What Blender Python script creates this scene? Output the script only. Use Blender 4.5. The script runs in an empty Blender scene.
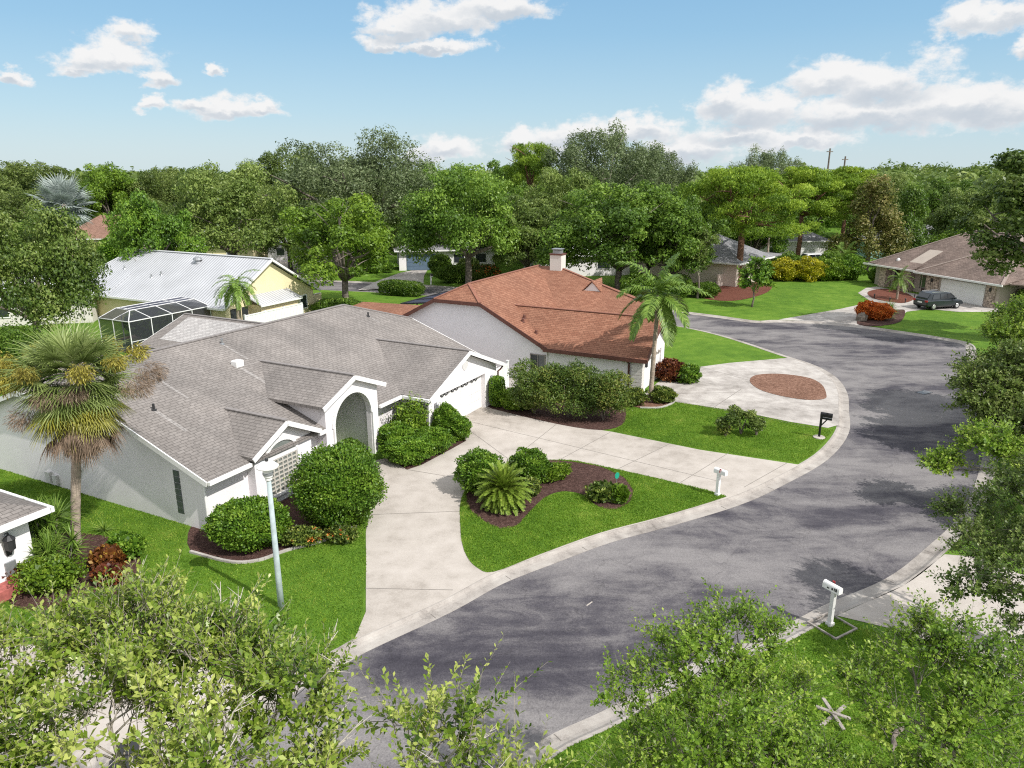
import bpy, math, random
import numpy as np
from mathutils import Vector, Matrix
from mathutils.geometry import tessellate_polygon

SC = bpy.context.scene
COL = SC.collection
PI = math.pi

# ------------------------------------------------------------------ tagging
def tag(o, label=None, cat=None, group=None, kind=None):
    if label: o['label'] = label
    if cat: o['category'] = cat
    if group: o['group'] = group
    if kind: o['kind'] = kind
    return o

def empty(name, loc=(0, 0, 0), rz=0.0, label=None, cat=None, group=None):
    o = bpy.data.objects.new(name, None)
    COL.objects.link(o)
    o.location = loc
    o.rotation_euler = (0, 0, rz)
    o.empty_display_size = 0.2
    return tag(o, label, cat, group)

def copy_tree(o, parent=None):
    c = o.copy()
    COL.objects.link(c)
    if parent is not None: c.parent = parent
    for ch in list(o.children): copy_tree(ch, c)
    return c

# ------------------------------------------------------------------ materials
def nodes_of(m):
    m.use_nodes = True
    nt = m.node_tree
    return nt, nt.nodes, nt.links, nt.nodes['Principled BSDF']

def ramp(N, stops):
    r = N.new('ShaderNodeValToRGB')
    el = r.color_ramp.elements
    el[0].position, el[0].color = stops[0][0], (*stops[0][1], 1)
    el[1].position, el[1].color = stops[-1][0], (*stops[-1][1], 1)
    for p, c in stops[1:-1]:
        e = el.new(p); e.color = (*c, 1)
    return r

def sc3(c, k): return tuple(min(1, x * k) for x in c)

def plain(name, col, rough=0.7, var=0.12, scale=4.0, bump=0.0, bscale=40.0, metal=0.0, spec=0.4, dirt=0.0):
    m = bpy.data.materials.new(name)
    nt, N, L, B = nodes_of(m)
    tc = N.new('ShaderNodeTexCoord')
    n1 = N.new('ShaderNodeTexNoise'); n1.inputs['Scale'].default_value = scale
    n1.inputs['Detail'].default_value = 6
    L.new(tc.outputs['Object'], n1.inputs['Vector'])
    r = ramp(N, [(0.3, sc3(col, 1 - var)), (0.7, sc3(col, 1 + var))])
    L.new(n1.outputs['Fac'], r.inputs['Fac'])
    out = r.outputs['Color']
    if dirt:
        n2 = N.new('ShaderNodeTexNoise'); n2.inputs['Scale'].default_value = scale * 0.25
        n2.inputs['Detail'].default_value = 8; n2.inputs['Roughness'].default_value = 0.7
        L.new(tc.outputs['Object'], n2.inputs['Vector'])
        r2 = ramp(N, [(0.42, (0, 0, 0)), (0.72, (dirt, dirt, dirt))])
        L.new(n2.outputs['Fac'], r2.inputs['Fac'])
        mx = N.new('ShaderNodeMixRGB'); mx.inputs['Color2'].default_value = (*sc3(col, .55), 1)
        L.new(r2.outputs['Color'], mx.inputs['Fac']); L.new(out, mx.inputs['Color1'])
        out = mx.outputs['Color']
    L.new(out, B.inputs['Base Color'])
    B.inputs['Roughness'].default_value = rough
    B.inputs['Metallic'].default_value = metal
    B.inputs['Specular IOR Level'].default_value = spec
    if bump:
        n3 = N.new('ShaderNodeTexNoise'); n3.inputs['Scale'].default_value = bscale
        n3.inputs['Detail'].default_value = 5
        L.new(tc.outputs['Object'], n3.inputs['Vector'])
        b = N.new('ShaderNodeBump'); b.inputs['Strength'].default_value = bump; b.inputs['Distance'].default_value = 0.03
        L.new(n3.outputs['Fac'], b.inputs['Height']); L.new(b.outputs['Normal'], B.inputs['Normal'])
    return m

def shingle(name, c1, c2, stain=0.35, patch=(0.5, 0.5, 0.5)):
    m = bpy.data.materials.new(name)
    nt, N, L, B = nodes_of(m)
    uv = N.new('ShaderNodeUVMap'); uv.uv_map = 'UVMap'
    tc = N.new('ShaderNodeTexCoord')
    bt = N.new('ShaderNodeTexBrick')
    bt.inputs['Color1'].default_value = (*c1, 1); bt.inputs['Color2'].default_value = (*c2, 1)
    bt.inputs['Mortar'].default_value = (*sc3(c1, .6), 1)
    bt.inputs['Scale'].default_value = 1.0
    bt.inputs['Mortar Size'].default_value = 0.012
    bt.inputs['Brick Width'].default_value = 0.34; bt.inputs['Row Height'].default_value = 0.16
    bt.inputs['Bias'].default_value = 0.0
    bt.offset = 0.37; bt.squash = 1.0
    L.new(uv.outputs['UV'], bt.inputs['Vector'])
    # big weathering stains
    n = N.new('ShaderNodeTexNoise'); n.inputs['Scale'].default_value = 0.35; n.inputs['Detail'].default_value = 7
    n.inputs['Roughness'].default_value = 0.65
    mp = N.new('ShaderNodeMapping'); mp.inputs['Scale'].default_value = (1.0, 0.55, 1)
    L.new(uv.outputs['UV'], mp.inputs['Vector']); L.new(mp.outputs['Vector'], n.inputs['Vector'])
    r = ramp(N, [(0.35, (1 - stain,) * 3), (0.62, (1.08, 1.07, 1.06))])
    L.new(n.outputs['Fac'], r.inputs['Fac'])
    mu = N.new('ShaderNodeMixRGB'); mu.blend_type = 'MULTIPLY'; mu.inputs['Fac'].default_value = 1
    L.new(bt.outputs['Color'], mu.inputs['Color1']); L.new(r.outputs['Color'], mu.inputs['Color2'])
    n2 = N.new('ShaderNodeTexNoise'); n2.inputs['Scale'].default_value = 9; n2.inputs['Detail'].default_value = 4
    L.new(uv.outputs['UV'], n2.inputs['Vector'])
    r2 = ramp(N, [(0.3, (0.86,) * 3), (0.7, (1.14,) * 3)])
    L.new(n2.outputs['Fac'], r2.inputs['Fac'])
    mu2 = N.new('ShaderNodeMixRGB'); mu2.blend_type = 'MULTIPLY'; mu2.inputs['Fac'].default_value = 1
    L.new(mu.outputs['Color'], mu2.inputs['Color1']); L.new(r2.outputs['Color'], mu2.inputs['Color2'])
    L.new(mu2.outputs['Color'], B.inputs['Base Color'])
    B.inputs['Roughness'].default_value = 0.9; B.inputs['Specular IOR Level'].default_value = 0.25
    b = N.new('ShaderNodeBump'); b.inputs['Strength'].default_value = 0.6; b.inputs['Distance'].default_value = 0.02
    L.new(bt.outputs['Fac'], b.inputs['Height']); b.invert = True
    L.new(b.outputs['Normal'], B.inputs['Normal'])
    return m

def metal_roof(name, col, pitch=0.32):
    m = bpy.data.materials.new(name)
    nt, N, L, B = nodes_of(m)
    uv = N.new('ShaderNodeUVMap'); uv.uv_map = 'UVMap'
    w = N.new('ShaderNodeTexWave'); w.inputs['Scale'].default_value = 2 * PI / (20 * pitch)
    w.wave_type = 'BANDS'; w.bands_direction = 'X'
    L.new(uv.outputs['UV'], w.inputs['Vector'])
    r = ramp(N, [(0.55, col), (0.95, sc3(col, .6))])
    L.new(w.outputs['Fac'], r.inputs['Fac'])
    n = N.new('ShaderNodeTexNoise'); n.inputs['Scale'].default_value = 0.5; n.inputs['Detail'].default_value = 6
    L.new(uv.outputs['UV'], n.inputs['Vector'])
    r2 = ramp(N, [(0.3, (.86,) * 3), (0.7, (1.05,) * 3)]); L.new(n.outputs['Fac'], r2.inputs['Fac'])
    mu = N.new('ShaderNodeMixRGB'); mu.blend_type = 'MULTIPLY'; mu.inputs['Fac'].default_value = 1
    L.new(r.outputs['Color'], mu.inputs['Color1']); L.new(r2.outputs['Color'], mu.inputs['Color2'])
    L.new(mu.outputs['Color'], B.inputs['Base Color'])
    B.inputs['Roughness'].default_value = 0.45
    b = N.new('ShaderNodeBump'); b.inputs['Strength'].default_value = 0.6; b.inputs['Distance'].default_value = 0.03
    L.new(w.outputs['Fac'], b.inputs['Height']); L.new(b.outputs['Normal'], B.inputs['Normal'])
    return m

def leafmat(name, dark, mid, light, trans=0.3, rough=0.45, hue=0.5, objvar=0.35, spec=0.35):
    m = bpy.data.materials.new(name)
    nt, N, L, B = nodes_of(m)
    at = N.new('ShaderNodeAttribute'); at.attribute_name = 'rnd'
    r = ramp(N, [(0.05, dark), (0.5, mid), (0.97, light)])
    L.new(at.outputs['Fac'], r.inputs['Fac'])
    oi = N.new('ShaderNodeObjectInfo')
    mr = N.new('ShaderNodeMapRange'); mr.inputs[3].default_value = 1 - objvar; mr.inputs[4].default_value = 1 + objvar
    L.new(oi.outputs['Random'], mr.inputs[0])
    hs = N.new('ShaderNodeHueSaturation'); L.new(r.outputs['Color'], hs.inputs['Color']); L.new(mr.outputs[0], hs.inputs['Value'])
    L.new(hs.outputs['Color'], B.inputs['Base Color'])
    B.inputs['Roughness'].default_value = rough; B.inputs['Specular IOR Level'].default_value = spec
    tr = N.new('ShaderNodeBsdfTranslucent'); L.new(hs.outputs['Color'], tr.inputs['Color'])
    mx = N.new('ShaderNodeMixShader'); mx.inputs['Fac'].default_value = trans
    out = N['Material Output']
    L.new(B.outputs['BSDF'], mx.inputs[1]); L.new(tr.outputs['BSDF'], mx.inputs[2]); L.new(mx.outputs[0], out.inputs['Surface'])
    return m

def ground_mat(name, stops, scales=(0.25, 2.5, 30), bump=0.3, bscale=60, rough=0.95, detail=8, spec=0.2, mix=(0.5, 0.35, 0.35)):
    """world-position noise in three sizes driving one colour ramp"""
    m = bpy.data.materials.new(name)
    nt, N, L, B = nodes_of(m)
    tc = N.new('ShaderNodeTexCoord')
    acc = None
    for s, k in zip(scales, mix):
        n = N.new('ShaderNodeTexNoise'); n.inputs['Scale'].default_value = s; n.inputs['Detail'].default_value = detail
        n.inputs['Roughness'].default_value = 0.6
        L.new(tc.outputs['Object'], n.inputs['Vector'])
        a = N.new('ShaderNodeMath'); a.operation = 'SUBTRACT'; a.inputs[1].default_value = 0.5
        L.new(n.outputs['Fac'], a.inputs[0])
        b = N.new('ShaderNodeMath'); b.operation = 'MULTIPLY_ADD'; b.inputs[1].default_value = k * 3
        L.new(a.outputs[0], b.inputs[0])
        if acc is None: b.inputs[2].default_value = 0.5
        else: L.new(acc.outputs[0], b.inputs[2])
        acc = b
    r = ramp(N, stops)
    L.new(acc.outputs[0], r.inputs['Fac']); L.new(r.outputs['Color'], B.inputs['Base Color'])
    B.inputs['Roughness'].default_value = rough; B.inputs['Specular IOR Level'].default_value = spec
    n3 = N.new('ShaderNodeTexNoise'); n3.inputs['Scale'].default_value = bscale; n3.inputs['Detail'].default_value = 4
    L.new(tc.outputs['Object'], n3.inputs['Vector'])
    bp = N.new('ShaderNodeBump'); bp.inputs['Strength'].default_value = bump; bp.inputs['Distance'].default_value = 0.05
    L.new(n3.outputs['Fac'], bp.inputs['Height']); L.new(bp.outputs['Normal'], B.inputs['Normal'])
    return m

def asphalt_mat():
    m = bpy.data.materials.new('worn_asphalt')
    nt, N, L, B = nodes_of(m)
    tc = N.new('ShaderNodeTexCoord')
    def noise(scale, det, rough, rot=0.0, sx=1, sy=1, dist=0.0):
        mp = N.new('ShaderNodeMapping'); mp.inputs['Rotation'].default_value = (0, 0, rot); mp.inputs['Scale'].default_value = (sx, sy, 1)
        L.new(tc.outputs['Object'], mp.inputs['Vector'])
        n = N.new('ShaderNodeTexNoise'); n.inputs['Scale'].default_value = scale; n.inputs['Detail'].default_value = det
        n.inputs['Roughness'].default_value = rough; n.inputs['Distortion'].default_value = dist
        L.new(mp.outputs['Vector'], n.inputs['Vector']); return n.outputs['Fac']
    big = noise(0.16, 9, 0.62, math.radians(-32), 0.75, 1.5, 0.6)
    med = noise(0.7, 8, 0.65, math.radians(-30), 0.35, 1.4, 0.3)
    fine = noise(26, 3, 0.6)
    def madd(a, k, c):
        q = N.new('ShaderNodeMath'); q.operation = 'MULTIPLY_ADD'; q.inputs[1].default_value = k
        L.new(a, q.inputs[0])
        if isinstance(c, float): q.inputs[2].default_value = c
        else: L.new(c, q.inputs[2])
        return q.outputs[0]
    blo = noise(0.55, 7, .68, math.radians(-34), 0.8, 1.25, 1.2)
    s = madd(big, 2.0, -1.30); s = madd(med, 0.75, s); s = madd(blo, 0.85, s); s = madd(fine, 0.42, s)
    r = ramp(N, [(0.24, (0.038, 0.035, 0.044)), (0.42, (0.056, 0.052, 0.062)), (0.55, (0.086, 0.080, 0.088)), (0.68, (0.135, 0.126, 0.129)), (0.95, (0.205, 0.192, 0.189))])
    # hairline cracks and stone speckle
    vo = N.new('ShaderNodeTexVoronoi'); vo.feature = 'DISTANCE_TO_EDGE'; vo.inputs['Scale'].default_value = 0.33
    wn = N.new('ShaderNodeTexNoise'); wn.inputs['Scale'].default_value = 1.6; wn.inputs['Detail'].default_value = 6
    L.new(tc.outputs['Object'], wn.inputs['Vector'])
    wm = N.new('ShaderNodeMixRGB'); wm.blend_type = 'ADD'; wm.inputs['Fac'].default_value = 0.9
    L.new(tc.outputs['Object'], wm.inputs['Color1']); L.new(wn.outputs['Color'], wm.inputs['Color2']); L.new(wm.outputs['Color'], vo.inputs['Vector'])
    cr = ramp(N, [(0.003, (.80, .80, .80)), (0.008, (1, 1, 1))]); L.new(vo.outputs['Distance'], cr.inputs['Fac'])
    sp = N.new('ShaderNodeTexVoronoi'); sp.inputs['Scale'].default_value = 34; L.new(tc.outputs['Object'], sp.inputs['Vector'])
    sr = ramp(N, [(0.0, (.80, .80, .80)), (1.0, (1.22, 1.22, 1.22))]); L.new(sp.outputs['Color'], sr.inputs['Fac'])
    m1 = N.new('ShaderNodeMixRGB'); m1.blend_type = 'MULTIPLY'; m1.inputs['Fac'].default_value = 1
    m2 = N.new('ShaderNodeMixRGB'); m2.blend_type = 'MULTIPLY'; m2.inputs['Fac'].default_value = 1
    L.new(s, r.inputs['Fac']); L.new(r.outputs['Color'], m1.inputs['Color1']); L.new(cr.outputs['Color'], m1.inputs['Color2'])
    L.new(m1.outputs['Color'], m2.inputs['Color1']); L.new(sr.outputs['Color'], m2.inputs['Color2']); L.new(m2.outputs['Color'], B.inputs['Base Color'])
    B.inputs['Roughness'].default_value = 0.88; B.inputs['Specular IOR Level'].default_value = 0.25
    bp = N.new('ShaderNodeBump'); bp.inputs['Strength'].default_value = 0.35; bp.inputs['Distance'].default_value = 0.02
    L.new(fine, bp.inputs['Height']); L.new(bp.outputs['Normal'], B.inputs['Normal'])
    return m

def screen_mat(name, col, alpha):
    m = bpy.data.materials.new(name)
    nt, N, L, B = nodes_of(m)
    B.inputs['Base Color'].default_value = (*col, 1); B.inputs['Roughness'].default_value = 0.6
    t = N.new('ShaderNodeBsdfTransparent'); mx = N.new('ShaderNodeMixShader'); mx.inputs['Fac'].default_value = alpha
    L.new(t.outputs[0], mx.inputs[1]); L.new(B.outputs['BSDF'], mx.inputs[2])
    L.new(mx.outputs[0], N['Material Output'].inputs['Surface'])
    return m

M = {}
M['stucco'] = plain('white_stucco', (0.82, 0.785, 0.79), 0.9, 0.05, 1.2, 0.05, 60, dirt=0.10, spec=.2)
M['stucco_warm'] = plain('warm_stucco', (0.66, 0.63, 0.58), 0.9, 0.05, 1.2, 0.25, 60, dirt=0.12, spec=.2)
M['white_paint'] = plain('white_paint', (0.80, 0.79, 0.77), 0.5, 0.04, 3, dirt=0.08)
M['trim'] = plain('grey_white_trim', (0.62, 0.61, 0.59), 0.6, 0.06, 3, dirt=0.15)
M['vinyl'] = plain('white_vinyl', (0.82, 0.82, 0.81), 0.4, 0.02, 2)
M['shingle_grey'] = shingle('weathered_grey_shingle', (0.220, 0.200, 0.186), (0.262, 0.240, 0.224), 0.26)
M['shingle_light'] = shingle('pale_washed_shingle', (0.37, 0.355, 0.345), (0.47, 0.455, 0.44), 0.15)
M['shingle_wash'] = shingle('washed_grey_shingle', (0.30, 0.28, 0.265), (0.345, 0.325, 0.31), 0.2)
M['shingle_red'] = shingle('terracotta_shingle', (0.225, 0.100, 0.062), (0.305, 0.150, 0.096), 0.14)
M['shingle_brown'] = shingle('brown_shingle', (0.175, 0.130, 0.110), (0.255, 0.195, 0.165), 0.42)
M['shingle_slate'] = shingle('blue_grey_shingle', (0.22, 0.22, 0.23), (0.31, 0.31, 0.32), 0.15)
M['shingle_rust'] = shingle('rust_shingle', (0.26, 0.15, 0.11), (0.35, 0.21, 0.16), 0.3)
M['cap'] = plain('ridge_cap', (0.23, 0.21, 0.20), 0.9, 0.2, 6)
M['cap_brown'] = plain('brown_ridge_cap', (0.30, 0.24, 0.205), 0.9, 0.2, 6)
M['cap_red'] = plain('red_ridge_cap', (0.24, 0.105, 0.07), 0.9, 0.2, 6)
M['metal_roof'] = metal_roof('white_metal_roof', (0.52, 0.53, 0.55))
M['metal_white'] = plain('white_metal_panel', (0.66, 0.67, 0.68), 0.45, 0.05, 1)
M['brown_trim'] = plain('brown_fascia', (0.115, 0.045, 0.032), 0.6, 0.15, 3)
M['yellow'] = plain('yellow_stucco', (0.76, 0.665, 0.42), 0.9, 0.06, 1.5, 0.2, 60, dirt=.1, spec=.2)
M['glass'] = plain('dark_window_glass', (0.03, 0.035, 0.04), 0.08, 0.1, 1, spec=.8)
M['gblock'] = plain('glass_block', (0.16, 0.18, 0.165), 0.15, 0.15, 8, spec=.7)
M['gblock_dark'] = plain('dark_glass_block', (0.10, 0.11, 0.12), 0.15, 0.2, 8, spec=.7)
M['cream'] = plain('cream_mortar', (0.50, 0.47, 0.41), 0.8, 0.06, 4)
M['dark'] = plain('dark_metal', (0.03, 0.03, 0.032), 0.5, 0.1, 5)
M['black'] = plain('black_paint', (0.012, 0.012, 0.013), 0.4, 0.1, 5)
M['galv'] = plain('galvanised_metal', (0.35, 0.36, 0.37), 0.45, 0.15, 8, metal=.6)
M['concrete'] = ground_mat('pale_concrete', [(0.1, (0.27, 0.238, 0.205)), (0.45, (0.415, 0.375, 0.332)), (0.6, (0.45, 0.408, 0.364)), (0.95, (0.52, 0.478, 0.430))], (0.22, 1.3, 20), .15, 60, .9, mix=(.36, .34, .16))
M['concrete_old'] = ground_mat('stained_concrete', [(0.1, (0.22, 0.20, 0.18)), (0.5, (0.40, 0.37, 0.34)), (0.9, (0.55, 0.52, 0.48))], (0.22, 1.4, 22), .15, 60, .9, mix=(.5, .4, .15))
M['curb'] = ground_mat('curb_concrete', [(0.1, (0.16, 0.142, 0.128)), (0.45, (0.335, 0.305, 0.275)), (0.9, (0.46, 0.43, 0.39))], (0.3, 1.6, 22), .15, 60, .9, mix=(.35, .4, .2))
M['joint'] = plain('joint_dark', (0.20, 0.18, 0.16), 0.95, 0.2, 5)
M['asphalt'] = asphalt_mat()
M['grass'] = ground_mat('lawn_grass', [(0.0, (0.045, 0.105, 0.010)), (0.42, (0.090, 0.185, 0.016)), (0.68, (0.135, 0.240, 0.024)), (0.84, (0.19, 0.26, 0.045)), (1.0, (0.27, 0.27, 0.09))], (0.22, 1.1, 16), .9, 40, mix=(.32, .35, .35))
M['earth'] = ground_mat('far_ground', [(0.1, (0.05, 0.08, 0.02)), (0.9, (0.10, 0.13, 0.04))], (0.05, .4, 4), .3, 10)
M['mulch'] = ground_mat('dark_bark_mulch', [(0.1, (0.025, 0.013, 0.010)), (0.5, (0.070, 0.036, 0.029)), (0.9, (0.15, 0.09, 0.075))], (0.5, 8, 26), 1.0, 26, mix=(.15, .4, .6))
M['mulch_red'] = ground_mat('red_mulch', [(0.1, (0.06, 0.022, 0.014)), (0.5, (0.145, 0.052, 0.034)), (0.9, (0.23, 0.095, 0.066))], (0.5, 8, 26), 1.0, 26, mix=(.15, .4, .5))
M['mulch_tan'] = ground_mat('brown_gravel_mulch', [(0.1, (0.07, 0.035, 0.022)), (0.5, (0.20, 0.105, 0.07)), (0.9, (0.36, 0.22, 0.16))], (0.5, 6, 22), 1.0, 24, mix=(.15, .4, .6))
M['bark'] = plain('grey_bark', (0.16, 0.135, 0.11), 0.95, 0.4, 5, 0.8, 18)
M['bark_light'] = plain('pale_bark', (0.30, 0.265, 0.22), 0.95, 0.35, 6, 0.6, 18)
M['twig_pale'] = plain('bleached_twig', (0.46, 0.42, 0.36), 0.9, 0.15, 8)
M['bark_pine'] = plain('reddish_pine_bark', (0.20, 0.105, 0.07), 0.95, 0.4, 4, 0.9, 14)
M['palm_trunk'] = plain('palm_trunk', (0.36, 0.29, 0.23), 0.95, 0.3, 5, 0.8, 14)
M['wood'] = plain('weathered_wood', (0.29, 0.26, 0.23), 0.9, 0.35, 6, 0.6, 18)
M['wood_brown'] = plain('brown_wood', (0.19, 0.085, 0.045), 0.8, 0.3, 6)
M['lamp_pole'] = plain('pale_blue_concrete_pole', (0.40, 0.47, 0.47), 0.75, 0.18, 5, dirt=.2)
M['navy_paint'] = plain('dark_navy_car_paint', (0.018, 0.024, 0.030), 0.22, 0.05, 2, spec=.7)
M['silver'] = plain('silver_trim', (0.55, 0.56, 0.57), 0.3, 0.05, 2, metal=.6)
M['white_car'] = plain('white_car_paint', (0.78, 0.79, 0.80), 0.25, 0.03, 2, spec=.6)
M['blue_car'] = plain('slate_blue_car_paint', (0.07, 0.10, 0.14), 0.25, 0.05, 2, spec=.6)
M['rubber'] = plain('tyre_rubber', (0.015, 0.015, 0.015), 0.85, 0.1, 5)
M['red_lens'] = plain('red_lens', (0.35, 0.02, 0.02), 0.3, 0.1, 5)
M['stone'] = plain('mixed_fieldstone', (0.40, 0.32, 0.26), 0.9, 0.75, 5.5, 0.9, 7)
M['taupe'] = plain('taupe_stucco', (0.40, 0.345, 0.295), 0.9, 0.06, 1.5, spec=.2)
M['pink_stucco'] = plain('pale_pink_stucco', (0.64, 0.545, 0.47), 0.9, 0.06, 1.5, spec=.2)
M['blue_door'] = plain('slate_blue_door', (0.10, 0.15, 0.21), 0.6, 0.08, 2)
M['teal'] = plain('pale_teal_paint', (0.38, 0.62, 0.60), 0.7, 0.08, 2)
M['cyan'] = plain('bright_cyan_plastic', (0.03, 0.36, 0.42), 0.5, 0.08, 2)
M['green_sign'] = plain('green_sign_plastic', (0.02, 0.33, 0.22), 0.4, 0.08, 2)
M['brick_red'] = plain('red_brick_ledge', (0.34, 0.10, 0.085), 0.85, 0.3, 8)
M['screen'] = screen_mat('dark_screen_mesh', (0.030, 0.032, 0.040), 0.72)
M['screen_top'] = screen_mat('dark_blue_screen_mesh', (0.028, 0.032, 0.065), 0.9)
M['water'] = plain('pool_water', (0.04, 0.10, 0.11), 0.05, 0.2, 1, spec=.8)
M['paver'] = plain('tan_paver', (0.33, 0.22, 0.17), 0.9, 0.25, 2)
M['interior'] = plain('dim_interior_wall', (0.16, 0.13, 0.10), 0.9, 0.2, 1)

M['leaf_oak'] = leafmat('oak_leaves', (0.061, 0.104, 0.019), (0.144, 0.212, 0.040), (0.319, 0.389, 0.106), trans=.38, objvar=.16)
M['leaf_green'] = leafmat('rich_green_leaves', (0.054, 0.112, 0.014), (0.136, 0.242, 0.028), (0.295, 0.425, 0.065), trans=.38, objvar=.14)
M['leaf_bright'] = leafmat('bright_green_leaves', (0.065, 0.13, 0.01), (0.165, 0.285, 0.022), (0.31, 0.44, 0.05), trans=.38, objvar=.1)
M['leaf_airy'] = leafmat('grey_green_leaves', (0.068, 0.104, 0.040), (0.151, 0.203, 0.080), (0.295, 0.354, 0.177), trans=.38, objvar=.08)
M['leaf_pine'] = leafmat('pine_needles', (0.07, 0.14, 0.01), (0.205, 0.33, 0.022), (0.42, 0.54, 0.06), rough=.6, objvar=.10, trans=.38)
M['leaf_pine_old'] = leafmat('pine_needles_old', (0.054, 0.106, 0.007), (0.168, 0.246, 0.014), (0.336, 0.420, 0.042), rough=.6, objvar=.12)
M['leaf_gold'] = leafmat('tan_tinged_leaves', (0.085, 0.110, 0.020), (0.205, 0.215, 0.045), (0.48, 0.38, 0.16), trans=.36, objvar=.08)
M['leaf_hedge'] = leafmat('hedge_leaves', (0.050, 0.116, 0.011), (0.127, 0.248, 0.020), (0.286, 0.418, 0.050), trans=.28, objvar=.12)
M['leaf_ixora'] = leafmat('mixed_shrub_leaves', (0.049, 0.087, 0.014), (0.138, 0.196, 0.032), (0.341, 0.362, 0.072), trans=.2, objvar=.1)
M['leaf_mixed'] = leafmat('dense_mixed_shrub_leaves', (0.042, 0.082, 0.012), (0.105, 0.168, 0.024), (0.24, 0.25, 0.055), trans=.25, objvar=.06)
M['leaf_lime'] = leafmat('lime_leaves', (0.060, 0.120, 0.010), (0.160, 0.270, 0.020), (0.300, 0.400, 0.050), trans=.25, objvar=.1)
M['leaf_yellow'] = leafmat('yellow_leaves', (0.17, 0.19, 0.010), (0.42, 0.40, 0.018), (0.62, 0.54, 0.04), trans=.25, objvar=.1)
M['leaf_red'] = leafmat('croton_leaves', (0.060, 0.018, 0.010), (0.170, 0.045, 0.018), (0.360, 0.160, 0.040), trans=.2, objvar=.1)
M['leaf_croton'] = leafmat('orange_croton_leaves', (0.09, 0.03, 0.012), (0.24, 0.09, 0.02), (0.42, 0.30, 0.05), trans=.25, objvar=.05)
M['leaf_orange'] = leafmat('orange_blossom', (0.30, 0.060, 0.010), (0.68, 0.165, 0.025), (0.80, 0.34, 0.08), trans=.25, objvar=.05)
M['leaf_near'] = leafmat('near_oak_leaves', (0.050, 0.108, 0.008), (0.195, 0.290, 0.026), (0.52, 0.56, 0.15), trans=.36, rough=.38, spec=.45, objvar=.06)
M['leaf_near_dark'] = leafmat('near_dark_oak_leaves', (0.050, 0.095, 0.014), (0.135, 0.205, 0.034), (0.30, 0.36, 0.10), trans=.32, objvar=.08)
M['leaf_near_pale'] = leafmat('near_pale_leaves', (0.062, 0.130, 0.010), (0.190, 0.320, 0.026), (0.42, 0.52, 0.09), trans=.38, objvar=.08)
M['frond'] = leafmat('palm_fronds', (0.055, 0.115, 0.012), (0.150, 0.255, 0.035), (0.32, 0.43, 0.09), trans=.25, objvar=.05)
M['frond_cabbage'] = leafmat('cabbage_palm_fronds', (0.070, 0.115, 0.022), (0.195, 0.255, 0.070), (0.37, 0.43, 0.17), trans=.28, objvar=.05)
M['frond_yellow'] = leafmat('yellowing_fronds', (0.11, 0.12, 0.014), (0.27, 0.26, 0.035), (0.44, 0.40, 0.09), trans=.2, objvar=.05)
M['frond_dead'] = leafmat('dead_fronds', (0.095, 0.062, 0.040), (0.235, 0.165, 0.115), (0.42, 0.33, 0.24), trans=.15, rough=.8, objvar=.05)
M['frond_silver'] = leafmat('silver_fronds', (0.20, 0.24, 0.22), (0.34, 0.39, 0.36), (0.48, 0.53, 0.49), trans=.15, rough=.6, objvar=.05)
M['palm_flower'] = leafmat('palm_flower_masses', (0.14, 0.115, 0.016), (0.32, 0.28, 0.040), (0.52, 0.48, 0.12), trans=.2, rough=.7, objvar=.3)
M['cycad'] = leafmat('cycad_fronds', (0.045, 0.095, 0.010), (0.16, 0.245, 0.025), (0.36, 0.44, 0.08), trans=.15, objvar=.05)
M['blade'] = leafmat('grass_blades', (0.090, 0.190, 0.010), (0.185, 0.325, 0.020), (0.34, 0.43, 0.07), trans=.35, rough=.7, objvar=0)

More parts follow.
